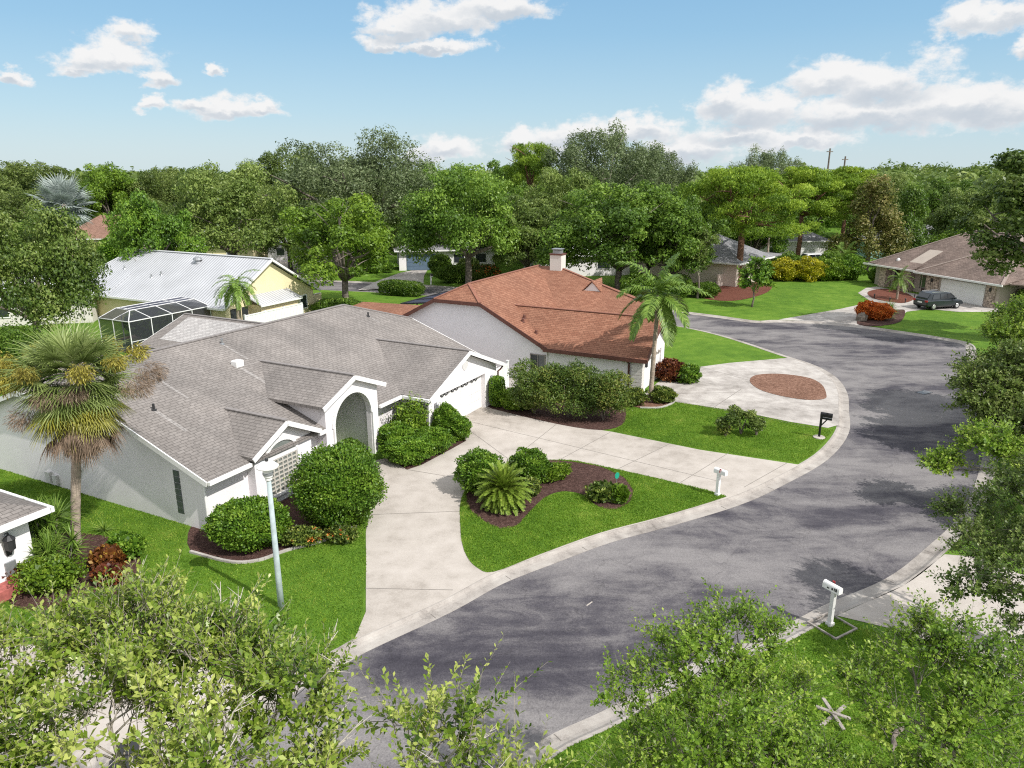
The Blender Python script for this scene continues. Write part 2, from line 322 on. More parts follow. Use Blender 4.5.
# ------------------------------------------------------------------ mesh builder
class MB:
    def __init__(s): s.v = []; s.f = []; s.mi = []; s.cur = 0; s.ch = []
    def add(s, vs, fs, mi=None):
        b = len(s.v); s.ch.append((b, len(s.f))); s.v += [tuple(p) for p in vs]
        for f in fs:
            s.f.append([i + b for i in f]); s.mi.append(s.cur if mi is None else mi)
        return s
    def box(s, x0, x1, y0, y1, z0, z1):
        if x0 > x1: x0, x1 = x1, x0
        if y0 > y1: y0, y1 = y1, y0
        return s.add([(x0, y0, z0), (x1, y0, z0), (x1, y1, z0), (x0, y1, z0), (x0, y0, z1), (x1, y0, z1), (x1, y1, z1), (x0, y1, z1)],
                     [(0, 3, 2, 1), (4, 5, 6, 7), (0, 1, 5, 4), (1, 2, 6, 5), (2, 3, 7, 6), (3, 0, 4, 7)])
    def prism_x(s, prof, x0, x1):      # prof in (y,z)
        n = len(prof)
        vs = [(x0, y, z) for y, z in prof] + [(x1, y, z) for y, z in prof]
        return s.add(vs, [tuple(range(n))[::-1], tuple(range(n, 2 * n))] + [(i, (i + 1) % n, n + (i + 1) % n, n + i) for i in range(n)])
    def prism_y(s, prof, y0, y1):      # prof in (x,z)
        n = len(prof)
        vs = [(x, y0, z) for x, z in prof] + [(x, y1, z) for x, z in prof]
        return s.add(vs, [tuple(range(n)), tuple(range(n, 2 * n))[::-1]] + [(i, n + i, n + (i + 1) % n, (i + 1) % n) for i in range(n)])
    def prism_z(s, prof, z0, z1):
        n = len(prof)
        vs = [(x, y, z0) for x, y in prof] + [(x, y, z1) for x, y in prof]
        return s.add(vs, [tuple(range(n))[::-1], tuple(range(n, 2 * n))] + [(i, (i + 1) % n, n + (i + 1) % n, n + i) for i in range(n)])
    def slab(s, pts, t=0.12):          # pts: 3D polygon, top surface; thickness straight down
        n = len(pts)
        a = Vector(pts[0]); nn = Vector((0, 0, 0))
        for i in range(1, n - 1): nn += (Vector(pts[i]) - a).cross(Vector(pts[i + 1]) - a)
        if nn.z < 0: pts = pts[::-1]
        vs = list(pts) + [(p[0], p[1], p[2] - t) for p in pts]
        return s.add(vs, [tuple(range(n)), tuple(range(n, 2 * n))[::-1]] + [(i, n + i, n + (i + 1) % n, (i + 1) % n) for i in range(n)])
    def bar(s, p, q, w, h=None):       # square bar between two points
        h = h or w
        p, q = Vector(p), Vector(q); d = (q - p)
        if d.length < 1e-6: return s
        d.normalize()
        up = Vector((0, 0, 1)) if abs(d.z) < .95 else Vector((1, 0, 0))
        a = d.cross(up).normalized() * w / 2; b = a.normalized().cross(d).normalized() * h / 2
        vs = [p - a - b, p + a - b, p + a + b, p - a + b, q - a - b, q + a - b, q + a + b, q - a + b]
        return s.add(vs, [(0, 3, 2, 1), (4, 5, 6, 7), (0, 1, 5, 4), (1, 2, 6, 5), (2, 3, 7, 6), (3, 0, 4, 7)])
    def tube(s, pts, rad, n=8, cap=True):
        pts = [Vector(p) for p in pts]
        if not hasattr(rad, '__len__'): rad = [rad] * len(pts)
        base = len(s.v); prev = None; s.ch.append((base, len(s.f)))
        for i, p in enumerate(pts):
            d = (pts[min(i + 1, len(pts) - 1)] - pts[max(i - 1, 0)])
            if d.length < 1e-9: d = Vector((0, 0, 1))
            d.normalize()
            if prev is None:
                up = Vector((0, 0, 1)) if abs(d.z) < .9 else Vector((1, 0, 0))
                a = d.cross(up).normalized()
            else:
                a = (prev - d * prev.dot(d))
                a = a.normalized() if a.length > 1e-6 else d.orthogonal().normalized()
            prev = a; b = d.cross(a)
            for k in range(n):
                t = 2 * PI * k / n
                s.v.append(tuple(p + (a * math.cos(t) + b * math.sin(t)) * rad[i]))
        for i in range(len(pts) - 1):
            for k in range(n):
                s.f.append([base + i * n + k, base + i * n + (k + 1) % n, base + (i + 1) * n + (k + 1) % n, base + (i + 1) * n + k]); s.mi.append(s.cur)
        if cap:
            s.f.append([base + k for k in range(n)][::-1]); s.mi.append(s.cur)
            e = base + (len(pts) - 1) * n
            s.f.append([e + k for k in range(n)]); s.mi.append(s.cur)
        return s
    def lathe(s, prof, c=(0, 0, 0), n=16):   # prof (r,z)
        base = len(s.v); s.ch.append((base, len(s.f)))
        for r, z in prof:
            for k in range(n):
                t = 2 * PI * k / n
                s.v.append((c[0] + r * math.cos(t), c[1] + r * math.sin(t), c[2] + z))
        for i in range(len(prof) - 1):
            for k in range(n):
                s.f.append([base + i * n + k, base + i * n + (k + 1) % n, base + (i + 1) * n + (k + 1) % n, base + (i + 1) * n + k]); s.mi.append(s.cur)
        s.f.append([base + k for k in range(n)][::-1]); s.mi.append(s.cur)
        e = base + (len(prof) - 1) * n
        s.f.append([e + k for k in range(n)]); s.mi.append(s.cur)
        return s
    def build_each(s, name, mats, parent=None):
        """every primitive becomes an object of its own"""
        out = []
        ends = s.ch[1:] + [(len(s.v), len(s.f))]
        for (v0, f0), (v1, f1) in zip(s.ch, ends):
            q = MB(); q.v = s.v[v0:v1]; q.f = [[i - v0 for i in f] for f in s.f[f0:f1]]; q.mi = s.mi[f0:f1]
            out.append(q.build(name, mats, parent))
        return out
    def build(s, name, mats, parent=None, smooth=False, bevel=0.0, loc=None, rz=None):
        me = bpy.data.meshes.new(name)
        me.from_pydata(s.v, [], s.f)
        if not isinstance(mats, (list, tuple)): mats = [mats]
        for m in mats: me.materials.append(m)
        me.polygons.foreach_set('material_index', s.mi)
        me.update()
        uvl = me.uv_layers.new(name='UVMap')
        for p in me.polygons:
            nn = p.normal
            if abs(nn.z) > .999: t = Vector((1, 0, 0)); b = Vector((0, 1, 0))
            else:
                t = Vector((0, 0, 1)).cross(nn).normalized(); b = nn.cross(t)
            for li in p.loop_indices:
                co = me.vertices[me.loops[li].vertex_index].co
                uvl.data[li].uv = (co.dot(t), co.dot(b))
        if smooth: me.polygons.foreach_set('use_smooth', [True] * len(me.polygons))
        o = bpy.data.objects.new(name, me); COL.objects.link(o)
        if parent is not None: o.parent = parent
        if loc is not None: o.location = loc
        if rz is not None: o.rotation_euler = (0, 0, rz)
        if bevel:
            md = o.modifiers.new('bevel', 'BEVEL'); md.width = bevel; md.segments = 2; md.limit_method = 'ANGLE'
        return o

def sheet(name, poly, z, mat, label=None, cat=None, kind='structure'):
    """flat polygon sheet (may be concave)"""
    pts = [Vector((x, y, 0)) for x, y in poly]
    tris = tessellate_polygon([pts])
    me = bpy.data.meshes.new(name)
    fs = []
    for a, b, c in tris:
        A, B, C_ = pts[a], pts[b], pts[c]
        if (B - A).cross(C_ - A).z < 0: a, c = c, a
        fs.append((a, b, c))
    me.from_pydata([(p.x, p.y, z) for p in pts], [], fs)
    me.materials.append(mat); me.update()
    o = bpy.data.objects.new(name, me); COL.objects.link(o)
    if kind: o['kind'] = kind
    return o

def smooth_path(P, n=6, closed=False):
    P = [np.array(p, float) for p in P]; out = []; L = len(P)
    rng = range(L) if closed else range(L - 1)
    for i in rng:
        p0 = P[(i - 1) % L] if closed or i > 0 else 2 * P[0] - P[1]
        p1 = P[i]; p2 = P[(i + 1) % L]
        p3 = P[(i + 2) % L] if closed or i + 2 < L else 2 * P[-1] - P[-2]
        for k in range(n):
            t = k / n
            out.append(tuple(.5 * (2 * p1 + (p2 - p0) * t + (2 * p0 - 5 * p1 + 4 * p2 - p3) * t * t + (3 * p1 - p0 - 3 * p2 + p3) * t ** 3)))
    if not closed: out.append(tuple(P[-1]))
    return out

def offset(path, d):
    P = np.array(path); T = np.gradient(P, axis=0); T /= np.linalg.norm(T, axis=1)[:, None]
    Nn = np.stack([-T[:, 1], T[:, 0]], 1)
    return P + Nn * d

# ------------------------------------------------------------------ CAMERA, LIGHT, SKY
cam_d = bpy.data.cameras.new('camera'); cam = bpy.data.objects.new('camera', cam_d); COL.objects.link(cam)
cam.location = (0, 0, 13.0); cam.rotation_euler = (math.radians(90 - 16.2), 0, 0)
cam_d.sensor_width = 36; cam_d.lens = 36 * 735 / 1024; cam_d.clip_start = 0.2; cam_d.clip_end = 6000
SC.camera = cam

SUN_DIR = Vector((0.800, -0.600, 1.02)).normalized()
sun_d = bpy.data.lights.new('sun', 'SUN'); sun = bpy.data.objects.new('sun', sun_d); COL.objects.link(sun)
sun.rotation_euler = SUN_DIR.to_track_quat('Z', 'Y').to_euler()
sun_d.energy = 3.5; sun_d.angle = math.radians(0.55); sun_d.color = (1.0, 0.965, 0.92)

def build_world():
    w = bpy.data.worlds.new('World'); SC.world = w; w.use_nodes = True
    nt = w.node_tree; N = nt.nodes; L = nt.links
    bg = N['Background']
    sky = N.new('ShaderNodeTexSky'); sky.sky_type = 'NISHITA'; sky.sun_disc = False
    sky.sun_elevation = math.asin(SUN_DIR.z); sky.sun_rotation = math.atan2(SUN_DIR.x, SUN_DIR.y)
    sky.air_density = 1.2; sky.dust_density = 0.6; sky.ozone_density = 1.6
    tc = N.new('ShaderNodeTexCoord')
    sep = N.new('ShaderNodeSeparateXYZ'); L.new(tc.outputs['Generated'], sep.inputs[0])
    def math_(op, a, b=None, c=None):
        n = N.new('ShaderNodeMath'); n.operation = op
        for i, x in enumerate((a, b, c)):
            if x is None: continue
            if isinstance(x, (int, float)): n.inputs[i].default_value = x
            else: L.new(x, n.inputs[i])
        return n.outputs[0]
    # cloud masses live on the sky sphere, addressed by compass bearing and elevation
    az = math_('ARCTAN2', sep.outputs[0], sep.outputs[1]); el = math_('ARCSINE', sep.outputs[2])
    comb = N.new('ShaderNodeCombineXYZ'); L.new(az, comb.inputs[0]); L.new(math_('MULTIPLY', el, 1.5), comb.inputs[1])
    def noise(scale, det, rough, dx=0.0):
        mp = N.new('ShaderNodeMapping'); mp.inputs['Location'].default_value = (dx, dx * .7, dx)
        L.new(comb.outputs[0], mp.inputs['Vector'])
        n = N.new('ShaderNodeTexNoise'); n.inputs['Scale'].default_value = scale; n.inputs['Detail'].default_value = det
        n.inputs['Roughness'].default_value = rough; L.new(mp.outputs[0], n.inputs['Vector']); return n.outputs['Fac']
    n1 = noise(17, 12, .64); n2 = noise(46, 6, .6, 3.1); n3 = noise(9, 8, .62, 7.7)
    az = math_('ADD', az, math_('MULTIPLY', math_('SUBTRACT', noise(30, 5, .6, 12.3), .5), 0.050))
    el = math_('ADD', el, math_('MULTIPLY', math_('SUBTRACT', noise(26, 5, .6, 21.7), .5), 0.040))
    acc = None; low = None
    for a0, e0, ra, re in CLOUDS:
        a0, e0, ra, re = [math.radians(q) for q in (a0, e0, ra, re)]
        dx = math_('MULTIPLY', math_('SUBTRACT', az, a0), 1 / ra)
        dy = math_('MULTIPLY', math_('SUBTRACT', el, e0), 1 / re)
        # flatter undersides
        below = math_('LESS_THAN', dy, 0.0)
        dyy = math_('MULTIPLY', dy, math_('MULTIPLY_ADD', below, 0.45, 1.0))
        d = math_('SUBTRACT', 1.0, math_('SQRT', math_('ADD', math_('MULTIPLY', dx, dx), math_('MULTIPLY', dyy, dyy))))
        acc = d if acc is None else math_('MAXIMUM', acc, d)
        sh = math_('MULTIPLY', math_('MAXIMUM', d, 0.0), math_('SUBTRACT', 0.15, dy))
        low = sh if low is None else math_('MAXIMUM', low, sh)
    dens = math_('ADD', acc, math_('ADD', math_('MULTIPLY', math_('SUBTRACT', n1, .5), 1.75), math_('MULTIPLY', math_('SUBTRACT', n2, .5), .9)))
    ms = N.new('ShaderNodeMapRange'); ms.interpolation_type = 'SMOOTHSTEP'
    ms.inputs[1].default_value = 0.0; ms.inputs[2].default_value = 0.54; L.new(dens, ms.inputs[0])
    shade = N.new('ShaderNodeMapRange'); shade.interpolation_type = 'SMOOTHSTEP'
    shade.inputs[1].default_value = 0.0; shade.inputs[2].default_value = 0.33
    L.new(math_('ADD', low, math_('MULTIPLY', math_('SUBTRACT', n3, .5), .45)), shade.inputs[0])
    cc = N.new('ShaderNodeMixRGB'); cc.inputs['Color1'].default_value = (*CLOUD_LIGHT, 1); cc.inputs['Color2'].default_value = (*CLOUD_SHADE, 1)
    L.new(shade.outputs[0], cc.inputs['Fac'])
    # clear summer blue over the physical sky; unseen zenith whitened for added fill
    cols = ((0.0, (4.0, 4.95, 5.4)), (0.07, (2.95, 4.4, 5.45)), (0.16, (1.95, 3.6, 5.15)), (0.27, (1.35, 2.9, 4.75)), (0.42, (5.6, 6.1, 6.5)), (1.0, (7.4, 7.4, 7.5)))
    gr = ramp(N, [(p, (0, 0, 0)) for p, c in cols])
    for e_, (p_, c_) in zip(gr.color_ramp.elements, cols): e_.color = (*c_, 1)
    L.new(sep.outputs[2], gr.inputs['Fac'])
    sk = N.new('ShaderNodeMixRGB'); sk.inputs['Fac'].default_value = 0.85
    # added white glow behind the camera, out of view, to fill the shadows
    rear_fill = N.new('ShaderNodeMapRange'); rear_fill.interpolation_type = 'SMOOTHSTEP'
    rear_fill.inputs[1].default_value = 0.0; rear_fill.inputs[2].default_value = -0.45; L.new(sep.outputs[1], rear_fill.inputs[0])
    bk = N.new('ShaderNodeMixRGB'); L.new(rear_fill.outputs[0], bk.inputs['Fac'])
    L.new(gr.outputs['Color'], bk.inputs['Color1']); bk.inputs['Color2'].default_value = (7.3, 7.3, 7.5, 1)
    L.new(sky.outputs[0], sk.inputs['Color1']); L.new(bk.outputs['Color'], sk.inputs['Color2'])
    mx = N.new('ShaderNodeMixRGB'); L.new(ms.outputs[0], mx.inputs['Fac'])
    L.new(sk.outputs[0], mx.inputs['Color1']); L.new(cc.outputs[0], mx.inputs['Color2'])
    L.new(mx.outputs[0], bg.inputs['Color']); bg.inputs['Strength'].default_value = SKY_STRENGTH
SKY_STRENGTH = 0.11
CLOUD_LIGHT = (6.0, 6.0, 6.0); CLOUD_SHADE = (3.75, 4.15, 4.6)
# bearing, elevation, half width, half height (degrees)
CLOUDS = [ (-26.3, 6.9, 3.3, 1.6), (-25.4, 8.3, 1.8, 1.3), (-27.9, 6.6, 2.5, 1.2), (-28.6, 6.0, 1.9, 0.8), (-24.1, 5.8, 1.2, 0.9), (-32.5, 5.5, 1.1, 0.6), (-20.3, 6.4, 0.8, 0.6), (-24.7, 4.2, 1.2, 0.8), (-20.1, 4.0, 3.6, 1.2), (-22.0, 4.2, 1.9, 0.9), (-17.7, 4.2, 1.6, 0.9), (-7.9, 9.6, 3.8, 1.6), (-4.4, 10.2, 5.7, 1.9), (-0.8, 10.9, 4.5, 1.5), (-9.0, 8.6, 2.5, 0.9), (-5.9, 8.3, 4.5, 0.8), (-4.9, 1.5, 3.0, 1.4), (-6.5, 1.0, 2.1, 1.1), (0.6, 2.0, 2.5, 1.3), (5.0, 2.4, 4.5, 1.5), (9.4, 2.7, 3.8, 1.5), (2.5, 1.5, 4.5, 1.3), (13.0, 1.4, 4.5, 1.6), (15.2, 4.4, 2.7, 1.8), (17.6, 3.9, 4.5, 2.2), (21.9, 5.8, 3.8, 1.9), (25.0, 5.4, 5.0, 2.4), (24.6, 3.5, 8.2, 2.1), (29.8, 4.0, 5.2, 2.2), (32.5, 3.6, 4.5, 2.1), (19.8, 2.0, 5.2, 1.2), (16.4, 2.4, 4.5, 1.5), (29.6, 8.8, 2.5, 1.5), (31.4, 8.8, 3.0, 1.6), (33.0, 6.9, 1.5, 1.2) ]
build_world()
SC.view_settings.view_transform = 'Standard'; SC.view_settings.look = 'None'
SC.view_settings.exposure = 0.47; SC.view_settings.gamma = 1.0
try: SC.view_settings.use_curve_mapping = False
except Exception: pass
try:
    SC.cycles.use_denoising = False; SC.cycles.pixel_filter_type = 'BLACKMAN_HARRIS'; SC.cycles.filter_width = 1.15; SC.cycles.sample_clamp_indirect = 4.0
    SC.cycles.max_bounces = 6; SC.cycles.diffuse_bounces = 3; SC.cycles.glossy_bounces = 2; SC.cycles.transmission_bounces = 3
    SC.cycles.transparent_max_bounces = 8; SC.cycles.caustics_reflective = False; SC.cycles.caustics_refractive = False
except Exception: pass

# ------------------------------------------------------------------ GROUND, ROADS
# street frame: U along the street fronts, V into the lots
OX, OY, RZ = -11.31, 24.88, math.radians(63)
def W(U, V): return (OX + U * math.sin(math.radians(27)) - V * math.cos(math.radians(27)), OY + U * math.cos(math.radians(27)) + V * math.sin(math.radians(27)))

sheet('ground', [(-1500, -200), (1500, -200), (1500, 3000), (-1500, 3000)], -0.16, M['earth'])
INNER = [(-7.6, 2), (-8.0, 8), (-7.8, 12.0), (-6.9, 15.2), (-5.9, 16.9), (-4.96, 17.9), (-4.38, 18.5), (-2.3, 20.3), (-.75, 21.9), (1.0, 23.2), (3.3, 24.8), (5.78, 26.1), (8.9, 27.9), (11.3, 29.8), (14.4, 32.7), (16.9, 36.2), (18.5, 39.8), (19.9, 43.2), (20.7, 46.5), (20.6, 49.5), (19.6, 52.2), (17.3, 58.2), (15.0, 61.9), (11, 66), (4, 71.5), (-6, 77.5), (-18, 82), (-40, 86.5), (-90, 93)]
OUTER = [(-0.2, 2), (-0.6, 7.0), (-0.4, 10.5), (0.2, 12.8), (1.1, 14.0), (2.7, 15.0), (5.1, 16.7), (7.75, 18.1), (10.2, 19.7), (12.8, 21.2), (15.2, 23.2), (18.6, 26.5), (22.6, 31.8), (25.5, 36.3), (28.6, 42), (31.5, 48), (34.5, 53), (35.9, 56.2), (34.8, 58.4), (32.7, 60.8), (30.5, 62.9), (27.5, 64.6), (23.8, 65.5), (22.0, 65.2), (19.5, 67.4), (15.8, 70.4), (13, 73.0), (5, 79.2), (-6, 84.9), (-18, 89.4), (-40, 93.8), (-90, 100.5)]
inner = smooth_path(INNER, 5); outer = smooth_path(OUTER, 5)
ri = offset(inner, -0.62); ro = offset(outer, 0.62)
road = sheet('road', [tuple(p) for p in ri] + [tuple(p) for p in ro[::-1]], -0.095, M['asphalt'])

def curb(path, sgn, name):
    mb = MB()
    cs = [(0.0, -.16), (0.0, 0.012), (0.10, 0.012), (0.22, -0.055), (0.34, -0.078), (0.64, -0.085), (0.64, -.16)]
    rows = [offset(path, sgn * d) for d, z in cs]
    n = len(path); m = len(cs); vs = []
    for i in range(n):
        for j in range(m): vs.append((rows[j][i][0], rows[j][i][1], cs[j][1]))
    fs = []
    for i in range(n - 1):
        for j in range(m - 1):
            q = (i * m + j, i * m + j + 1, (i + 1) * m + j + 1, (i + 1) * m + j)
            fs.append(q if sgn > 0 else q[::-1])
    mb.add(vs, fs)
    o = mb.build(name, M['curb']); o['kind'] = 'structure'
    return o
curb(inner, -1, 'curb'); curb(outer, 1, 'curb')
# joints cut across the curb
mbj = MB()
for path, sg in ((inner, -1), (outer, 1)):
    a = offset(path, 0.0); b = offset(path, sg * .62); acc = 0
    for i in range(1, len(path)):
        acc += np.linalg.norm(a[i] - a[i - 1])
        if acc > 3.0:
            acc = 0; t = (a[i] - a[i - 1]); t = t / np.linalg.norm(t) * .012
            c = a[i] * .84 + b[i] * .16
            e = a[i] * .02 + b[i] * .98; d2 = a[i] * .47 + b[i] * .53
            mbj.add([(*(d2 - t), -.071), (*(d2 + t), -.071), (*(e + t), -.079), (*(e - t), -.079)], [(0, 1, 2, 3)])
o = mbj.build('curb_joint', M['joint']); o['kind'] = 'structure'

sheet('lawn', [tuple(p) for p in inner] + [(-140, 93), (-140, 2)], 0.0, M['grass'])
oi = 5 * (OUTER.index((27.5, 64.6)))
sheet('lawn', [tuple(p) for p in outer[:oi - 4]] + [(200, 62.9), (200, -40), (-.2, -40)], 0.0, M['grass'])
sheet('lawn', [tuple(p) for p in outer[oi - 5:]] + [(-140, 100.5), (-200, 420), (260, 420), (260, 63.2)], -0.004, M['grass'])

DRIVE = [(-4.5, 18.3), (-4.48, 19.69), (-5.07, 22.82), (-5.47, 24.88), (-5.63, 26.56), (-5.62, 28.55), (-6.15, 30.36), (-6.64, 31.76), (-5.84, 32.26), (-4.75, 30.81), (-4.14, 31.4), (-3.0, 33.29), (-2.3, 34.52), (-3.2, 36.0), (-4.2, 36.6), (-1.43, 41.6), (-.9, 40.6), (-0.28, 39.12), (2.56, 37.09), (5.18, 35.84), (9.1, 33.29), (13.19, 31.55), (11.2, 29.72), (8.9, 27.93), (5.78, 26.13), (3.3, 24.83), (1.0, 23.23), (-.75, 21.93), (-2.3, 20.33), (-4.3, 18.6)]
lip = offset(inner, -.06)
DRIVE = [(-4.55, 18.25)] + DRIVE[1:21] + [tuple(p) for p in lip[::-1] if 18.3 < p[1] < 31.7 and -5 < p[0] < 13.6]
sheet('driveway', DRIVE, 0.0135, M['concrete'])
ISL = [(-1.2, 22.3), (-1.6, 23.1), (-1.85, 24.26), (-2.01, 25.87), (-2.1, 27.2), (-1.99, 28.65), (-1.63, 29.91), (-0.09, 31.4), (2.24, 32.01), (4.03, 31.28), (7.25, 29.27), (8.75, 28.15), (8.5, 27.7), (5.78, 26.1), (3.3, 24.8), (1.0, 23.2), (-.6, 22.02)]
isl = smooth_path(ISL, 4, True)
sheet('lawn', isl, 0.022, M['grass'])
sheet('mulch_bed', smooth_path([(-1.92, 28.15), (-1.67, 26.74), (-1.04, 25.7), (-0.45, 25.12), (0.19, 25.37), (0.71, 26.56), (1.36, 27.86), (2.11, 28.45), (2.92, 28.15), (3.46, 27.01), (4.11, 26.74), (4.82, 27.48), (5.11, 28.55), (4.93, 29.91), (4.02, 31.16), (2.69, 31.76), (1.54, 31.9), (-0.09, 31.28), (-1.41, 29.91)], 4, True), 0.030, M['mulch'])
sheet('mulch_bed', smooth_path([(-12.2, 25.3), (-11.4, 23.4), (-9.73, 22.7), (-8.78, 22.8), (-8.0, 23.5), (-6.76, 24.3), (-5.85, 25.4), (-5.67, 26.56), (-5.62, 28.55), (-6.15, 30.2), (-6.64, 31.7), (-8.23, 30.81), (-10.35, 27.67), (-11.37, 25.3)], 3, True), 0.008, M['mulch'])
sheet('mulch_bed', [(-5.84, 32.26), (-4.75, 30.81), (-4.14, 31.4), (-3.0, 33.29), (-2.3, 34.52), (-2.75, 37.25), (-4.12, 34.66), (-4.71, 35.39), (-6.38, 34.66)], 0.018, M['mulch'])
sheet('mulch_bed', smooth_path([(-1.43, 40.2), (-0.28, 39.0), (2.56, 36.95), (4.59, 36.1), (5.85, 36.93), (6.34, 38.77), (6.12, 40.4), (2.83, 41.36), (-0.71, 41.76)], 3, True), 0.020, M['mulch'])
sheet('mulch_bed', smooth_path([(6.43, 40.97), (7.29, 39.84), (8.47, 39.9), (9.44, 41.0), (9.45, 42.0), (7.75, 42.3)], 3, True), 0.020, M['mulch_tan'])
def edging(pts, name='bed_edging'):
    mb = MB()
    P = smooth_path(pts, 5)
    for a, b in zip(P[:-1], P[1:]): mb.bar((*a, .035), (*b, .035), .1, .09)
    o = mb.build(name, M['concrete_old']); o['kind'] = 'structure'
edging([(-11.4, 23.35), (-9.73, 22.65), (-8.78, 22.75), (-8.0, 23.45), (-6.76, 24.25), (-5.9, 25.3)])
edging([(7.29, 39.8), (8.47, 39.86), (9.46, 40.9), (9.5, 41.9)])
# neighbour's drive with its oval island
sheet('driveway', [(16.6, 36.45), (14.96, 37.42), (12.78, 39.12), (9.53, 40.97), (9.0, 41.6), (7.45, 41.45), (10.8, 48.0), (10.19, 44.97), (11.45, 46.88), (13.02, 49.0), (15.33, 50.04)] + [tuple(p) for p in lip[::-1] if 36.3 < p[1] < 52.0 and p[0] > 13], 0.0145, M['concrete_old'])
sheet('mulch_bed', smooth_path([(15.23, 45.21), (15.94, 46.63), (17.16, 47.13), (18.4, 46.88), (19.4, 46.0), (19.55, 44.52), (19.0, 42.5), (18.45, 41.5), (17.28, 41.36), (16.09, 42.16), (15.29, 43.42)], 4, True), 0.030, M['mulch_tan'])
# house across the corner
sheet('driveway', [(24.2, 65.7), (26.79, 67.42), (32.05, 71.02), (37.05, 75.0), (38.22, 80.78), (40.77, 84.38), (42.5, 85.5), (46.0, 75.2), (48.5, 71.5), (47.5, 69.5), (42.85, 69.43), (40.65, 71.0), (37.86, 69.6), (34.22, 64.6), (30.46, 62.84), (27.5, 64.7)], 0.010, M['concrete_old'])
sheet('mulch_bed', smooth_path([(39.65, 81.48), (38.21, 77.47), (38.9, 75.0), (40.14, 74.4), (42.67, 77.47), (43.58, 82.18), (42.26, 83.63)], 4, True), 0.030, M['mulch_red'])
sheet('mulch_bed', smooth_path([(30.46, 63.8), (32.78, 67.51), (35.7, 70.0), (37.43, 70.6), (37.86, 69.95), (34.66, 64.6), (31.4, 62.6)], 4, True), 0.030, M['mulch'])
sheet('mulch_bed', smooth_path([(20.2, 78.6), (20.8, 76.4), (22.4, 75.6), (24.4, 76.6), (27.2, 79.6), (29.3, 83.0), (30.6, 86.69), (29.83, 88.29), (27.07, 89.12), (22.8, 84.38)], 4, True), 0.020, M['mulch_red'])
# near neighbours' drives
sheet('driveway', [(9.85, 19.5), (10.85, 19.0), (11.68, 18.6), (12.39, 17.39), (15.5, 14.5), (21.5, 19.2), (18.55, 21.22), (17.0, 21.9), (16.4, 23.0), (15.25, 23.2), (12.8, 21.2), (10.2, 19.68)], 0.012, M['concrete'])
sheet('driveway', [(-16, 9.0), (-8.05, 9.0), (-7.85, 12.2), (-6.98, 15.2), (-6.6, 15.9), (-8.6, 17.2), (-16, 18.4)], 0.012, M['concrete'])
sheet('driveway', [(-17.46, 85.9 - 3.2), (-16.31, 90.82), (-14.79, 97.27), (-13.33, 100.32), (-11.5, 100.5), (-11.29, 94.4), (-10.37, 85.6)], 0.014, M['concrete_old'])
sheet('driveway', [(-29.4, 92.6), (-23.4, 91.0), (-27.6, 104), (-29.0, 109.6), (-35.2, 110), (-33.2, 104)], 0.014, M['concrete'])
sheet('mulch_bed', smooth_path([(-17.2, 24.6), (-17.4, 22.4), (-15.5, 20.0), (-13.2, 19.8), (-12.2, 21.0), (-13.3, 23.4), (-15.2, 24.6)], 4, True), 0.016, M['mulch'])
sheet('bounce_strip', [W(20.3, -1.0), W(24.2, -2.5), W(24.2, 16), W(20.3, 16)], 0.012, M['concrete_old'])  # unseen pale strip added to cut green bounce onto the walls
# saw-cut joints in the big driveway
mb = MB()
def joint(a, b, w=.028):
    a = np.array(a); b = np.array(b); t = (b - a) / np.linalg.norm(b - a); nn = np.array([-t[1], t[0]]) * w / 2
    mb.add([(*(a - nn), .0175), (*(b - nn), .0175), (*(b + nn), .0175), (*(a + nn), .0175)], [(0, 1, 2, 3)])
for a, b in (((-5.6, 26.3), (-2.1, 26.6)), ((-4.9, 30.9), (-1.7, 29.6)), ((-.4, 31.2), (2.4, 37.1)), ((-2.6, 36.8), (.2, 31.4)),
             ((2.3, 32.1), (5.1, 35.8)), ((4.8, 30.9), (7.8, 34.1)), ((7.3, 29.4), (10.4, 32.9)), ((-2.9, 37.9), (8.9, 29.6)), ((-5.9, 31.9), (-4.9, 30.9)), ((-4.75, 21.0), (-1.9, 20.9)), ((9.9, 28.9), (12.7, 31.6))):
    joint(a, b)
for a, b in (((9.4, 41.3), (16.2, 36.2)), ((9.6, 42.6), (15.4, 43.0)), ((11.5, 39.9), (14.2, 43.6)), ((12.9, 49.0), (15.4, 45.4))): joint(a, b, .035)
for a, b in (((39, 76.3), (33, 70.5)),): joint(a, b, .05)
o = mb.build('driveway_joint', M['joint']); o['kind'] = 'structure'

# ------------------------------------------------------------------ HOUSES (street frame: x along the street fronts, y into the lots)
def house(name, U, V, label, cat='house'):
    x, y = W(U, V); return empty(name, (x, y, 0), RZ, label, cat)

def tri_window(mb): pass
def strip3(mb, a, b, w, t=.035):    # flat cap strip along a ridge
    a, b = Vector(a), Vector(b); mb.bar(a, b, w, t)

# ---- main grey-roofed house
h = house('house', 0, 0, 'white stucco house with long grey shingle roof, arched entry and garage facing the curved drive')
ZE, SL = 2.27, 0.366
zf = lambda v: ZE + SL * (v + .55)
zb = lambda v: ZE + SL * (15.65 - v)
zr = zf(7.55); zc = zf(4.64)
T = .13
prof = [(0, 0), (15, 0), (15, zb(15) - T - .01), (10.46, zc - T - .01), (4.64, zc - T - .01), (0, zf(0) - T - .01)]
mb = MB()
mb.prism_x(prof, 0, 6.1)
prof2 = [(2, 0), (15, 0), (15, zb(15) - T - .01), (10.46, zc - T - .01), (4.64, zc - T - .01), (2, zf(2) - T - .01)]
mb.prism_x(prof2, 6.1, 9.75)
mb.prism_x(prof, 9.75, 20)
# window bay
mb.prism_y([(2.05, 0), (5.25, 0), (5.25, 2.38), (3.63, 3.2), (2.05, 2.38)], -.42, .3)
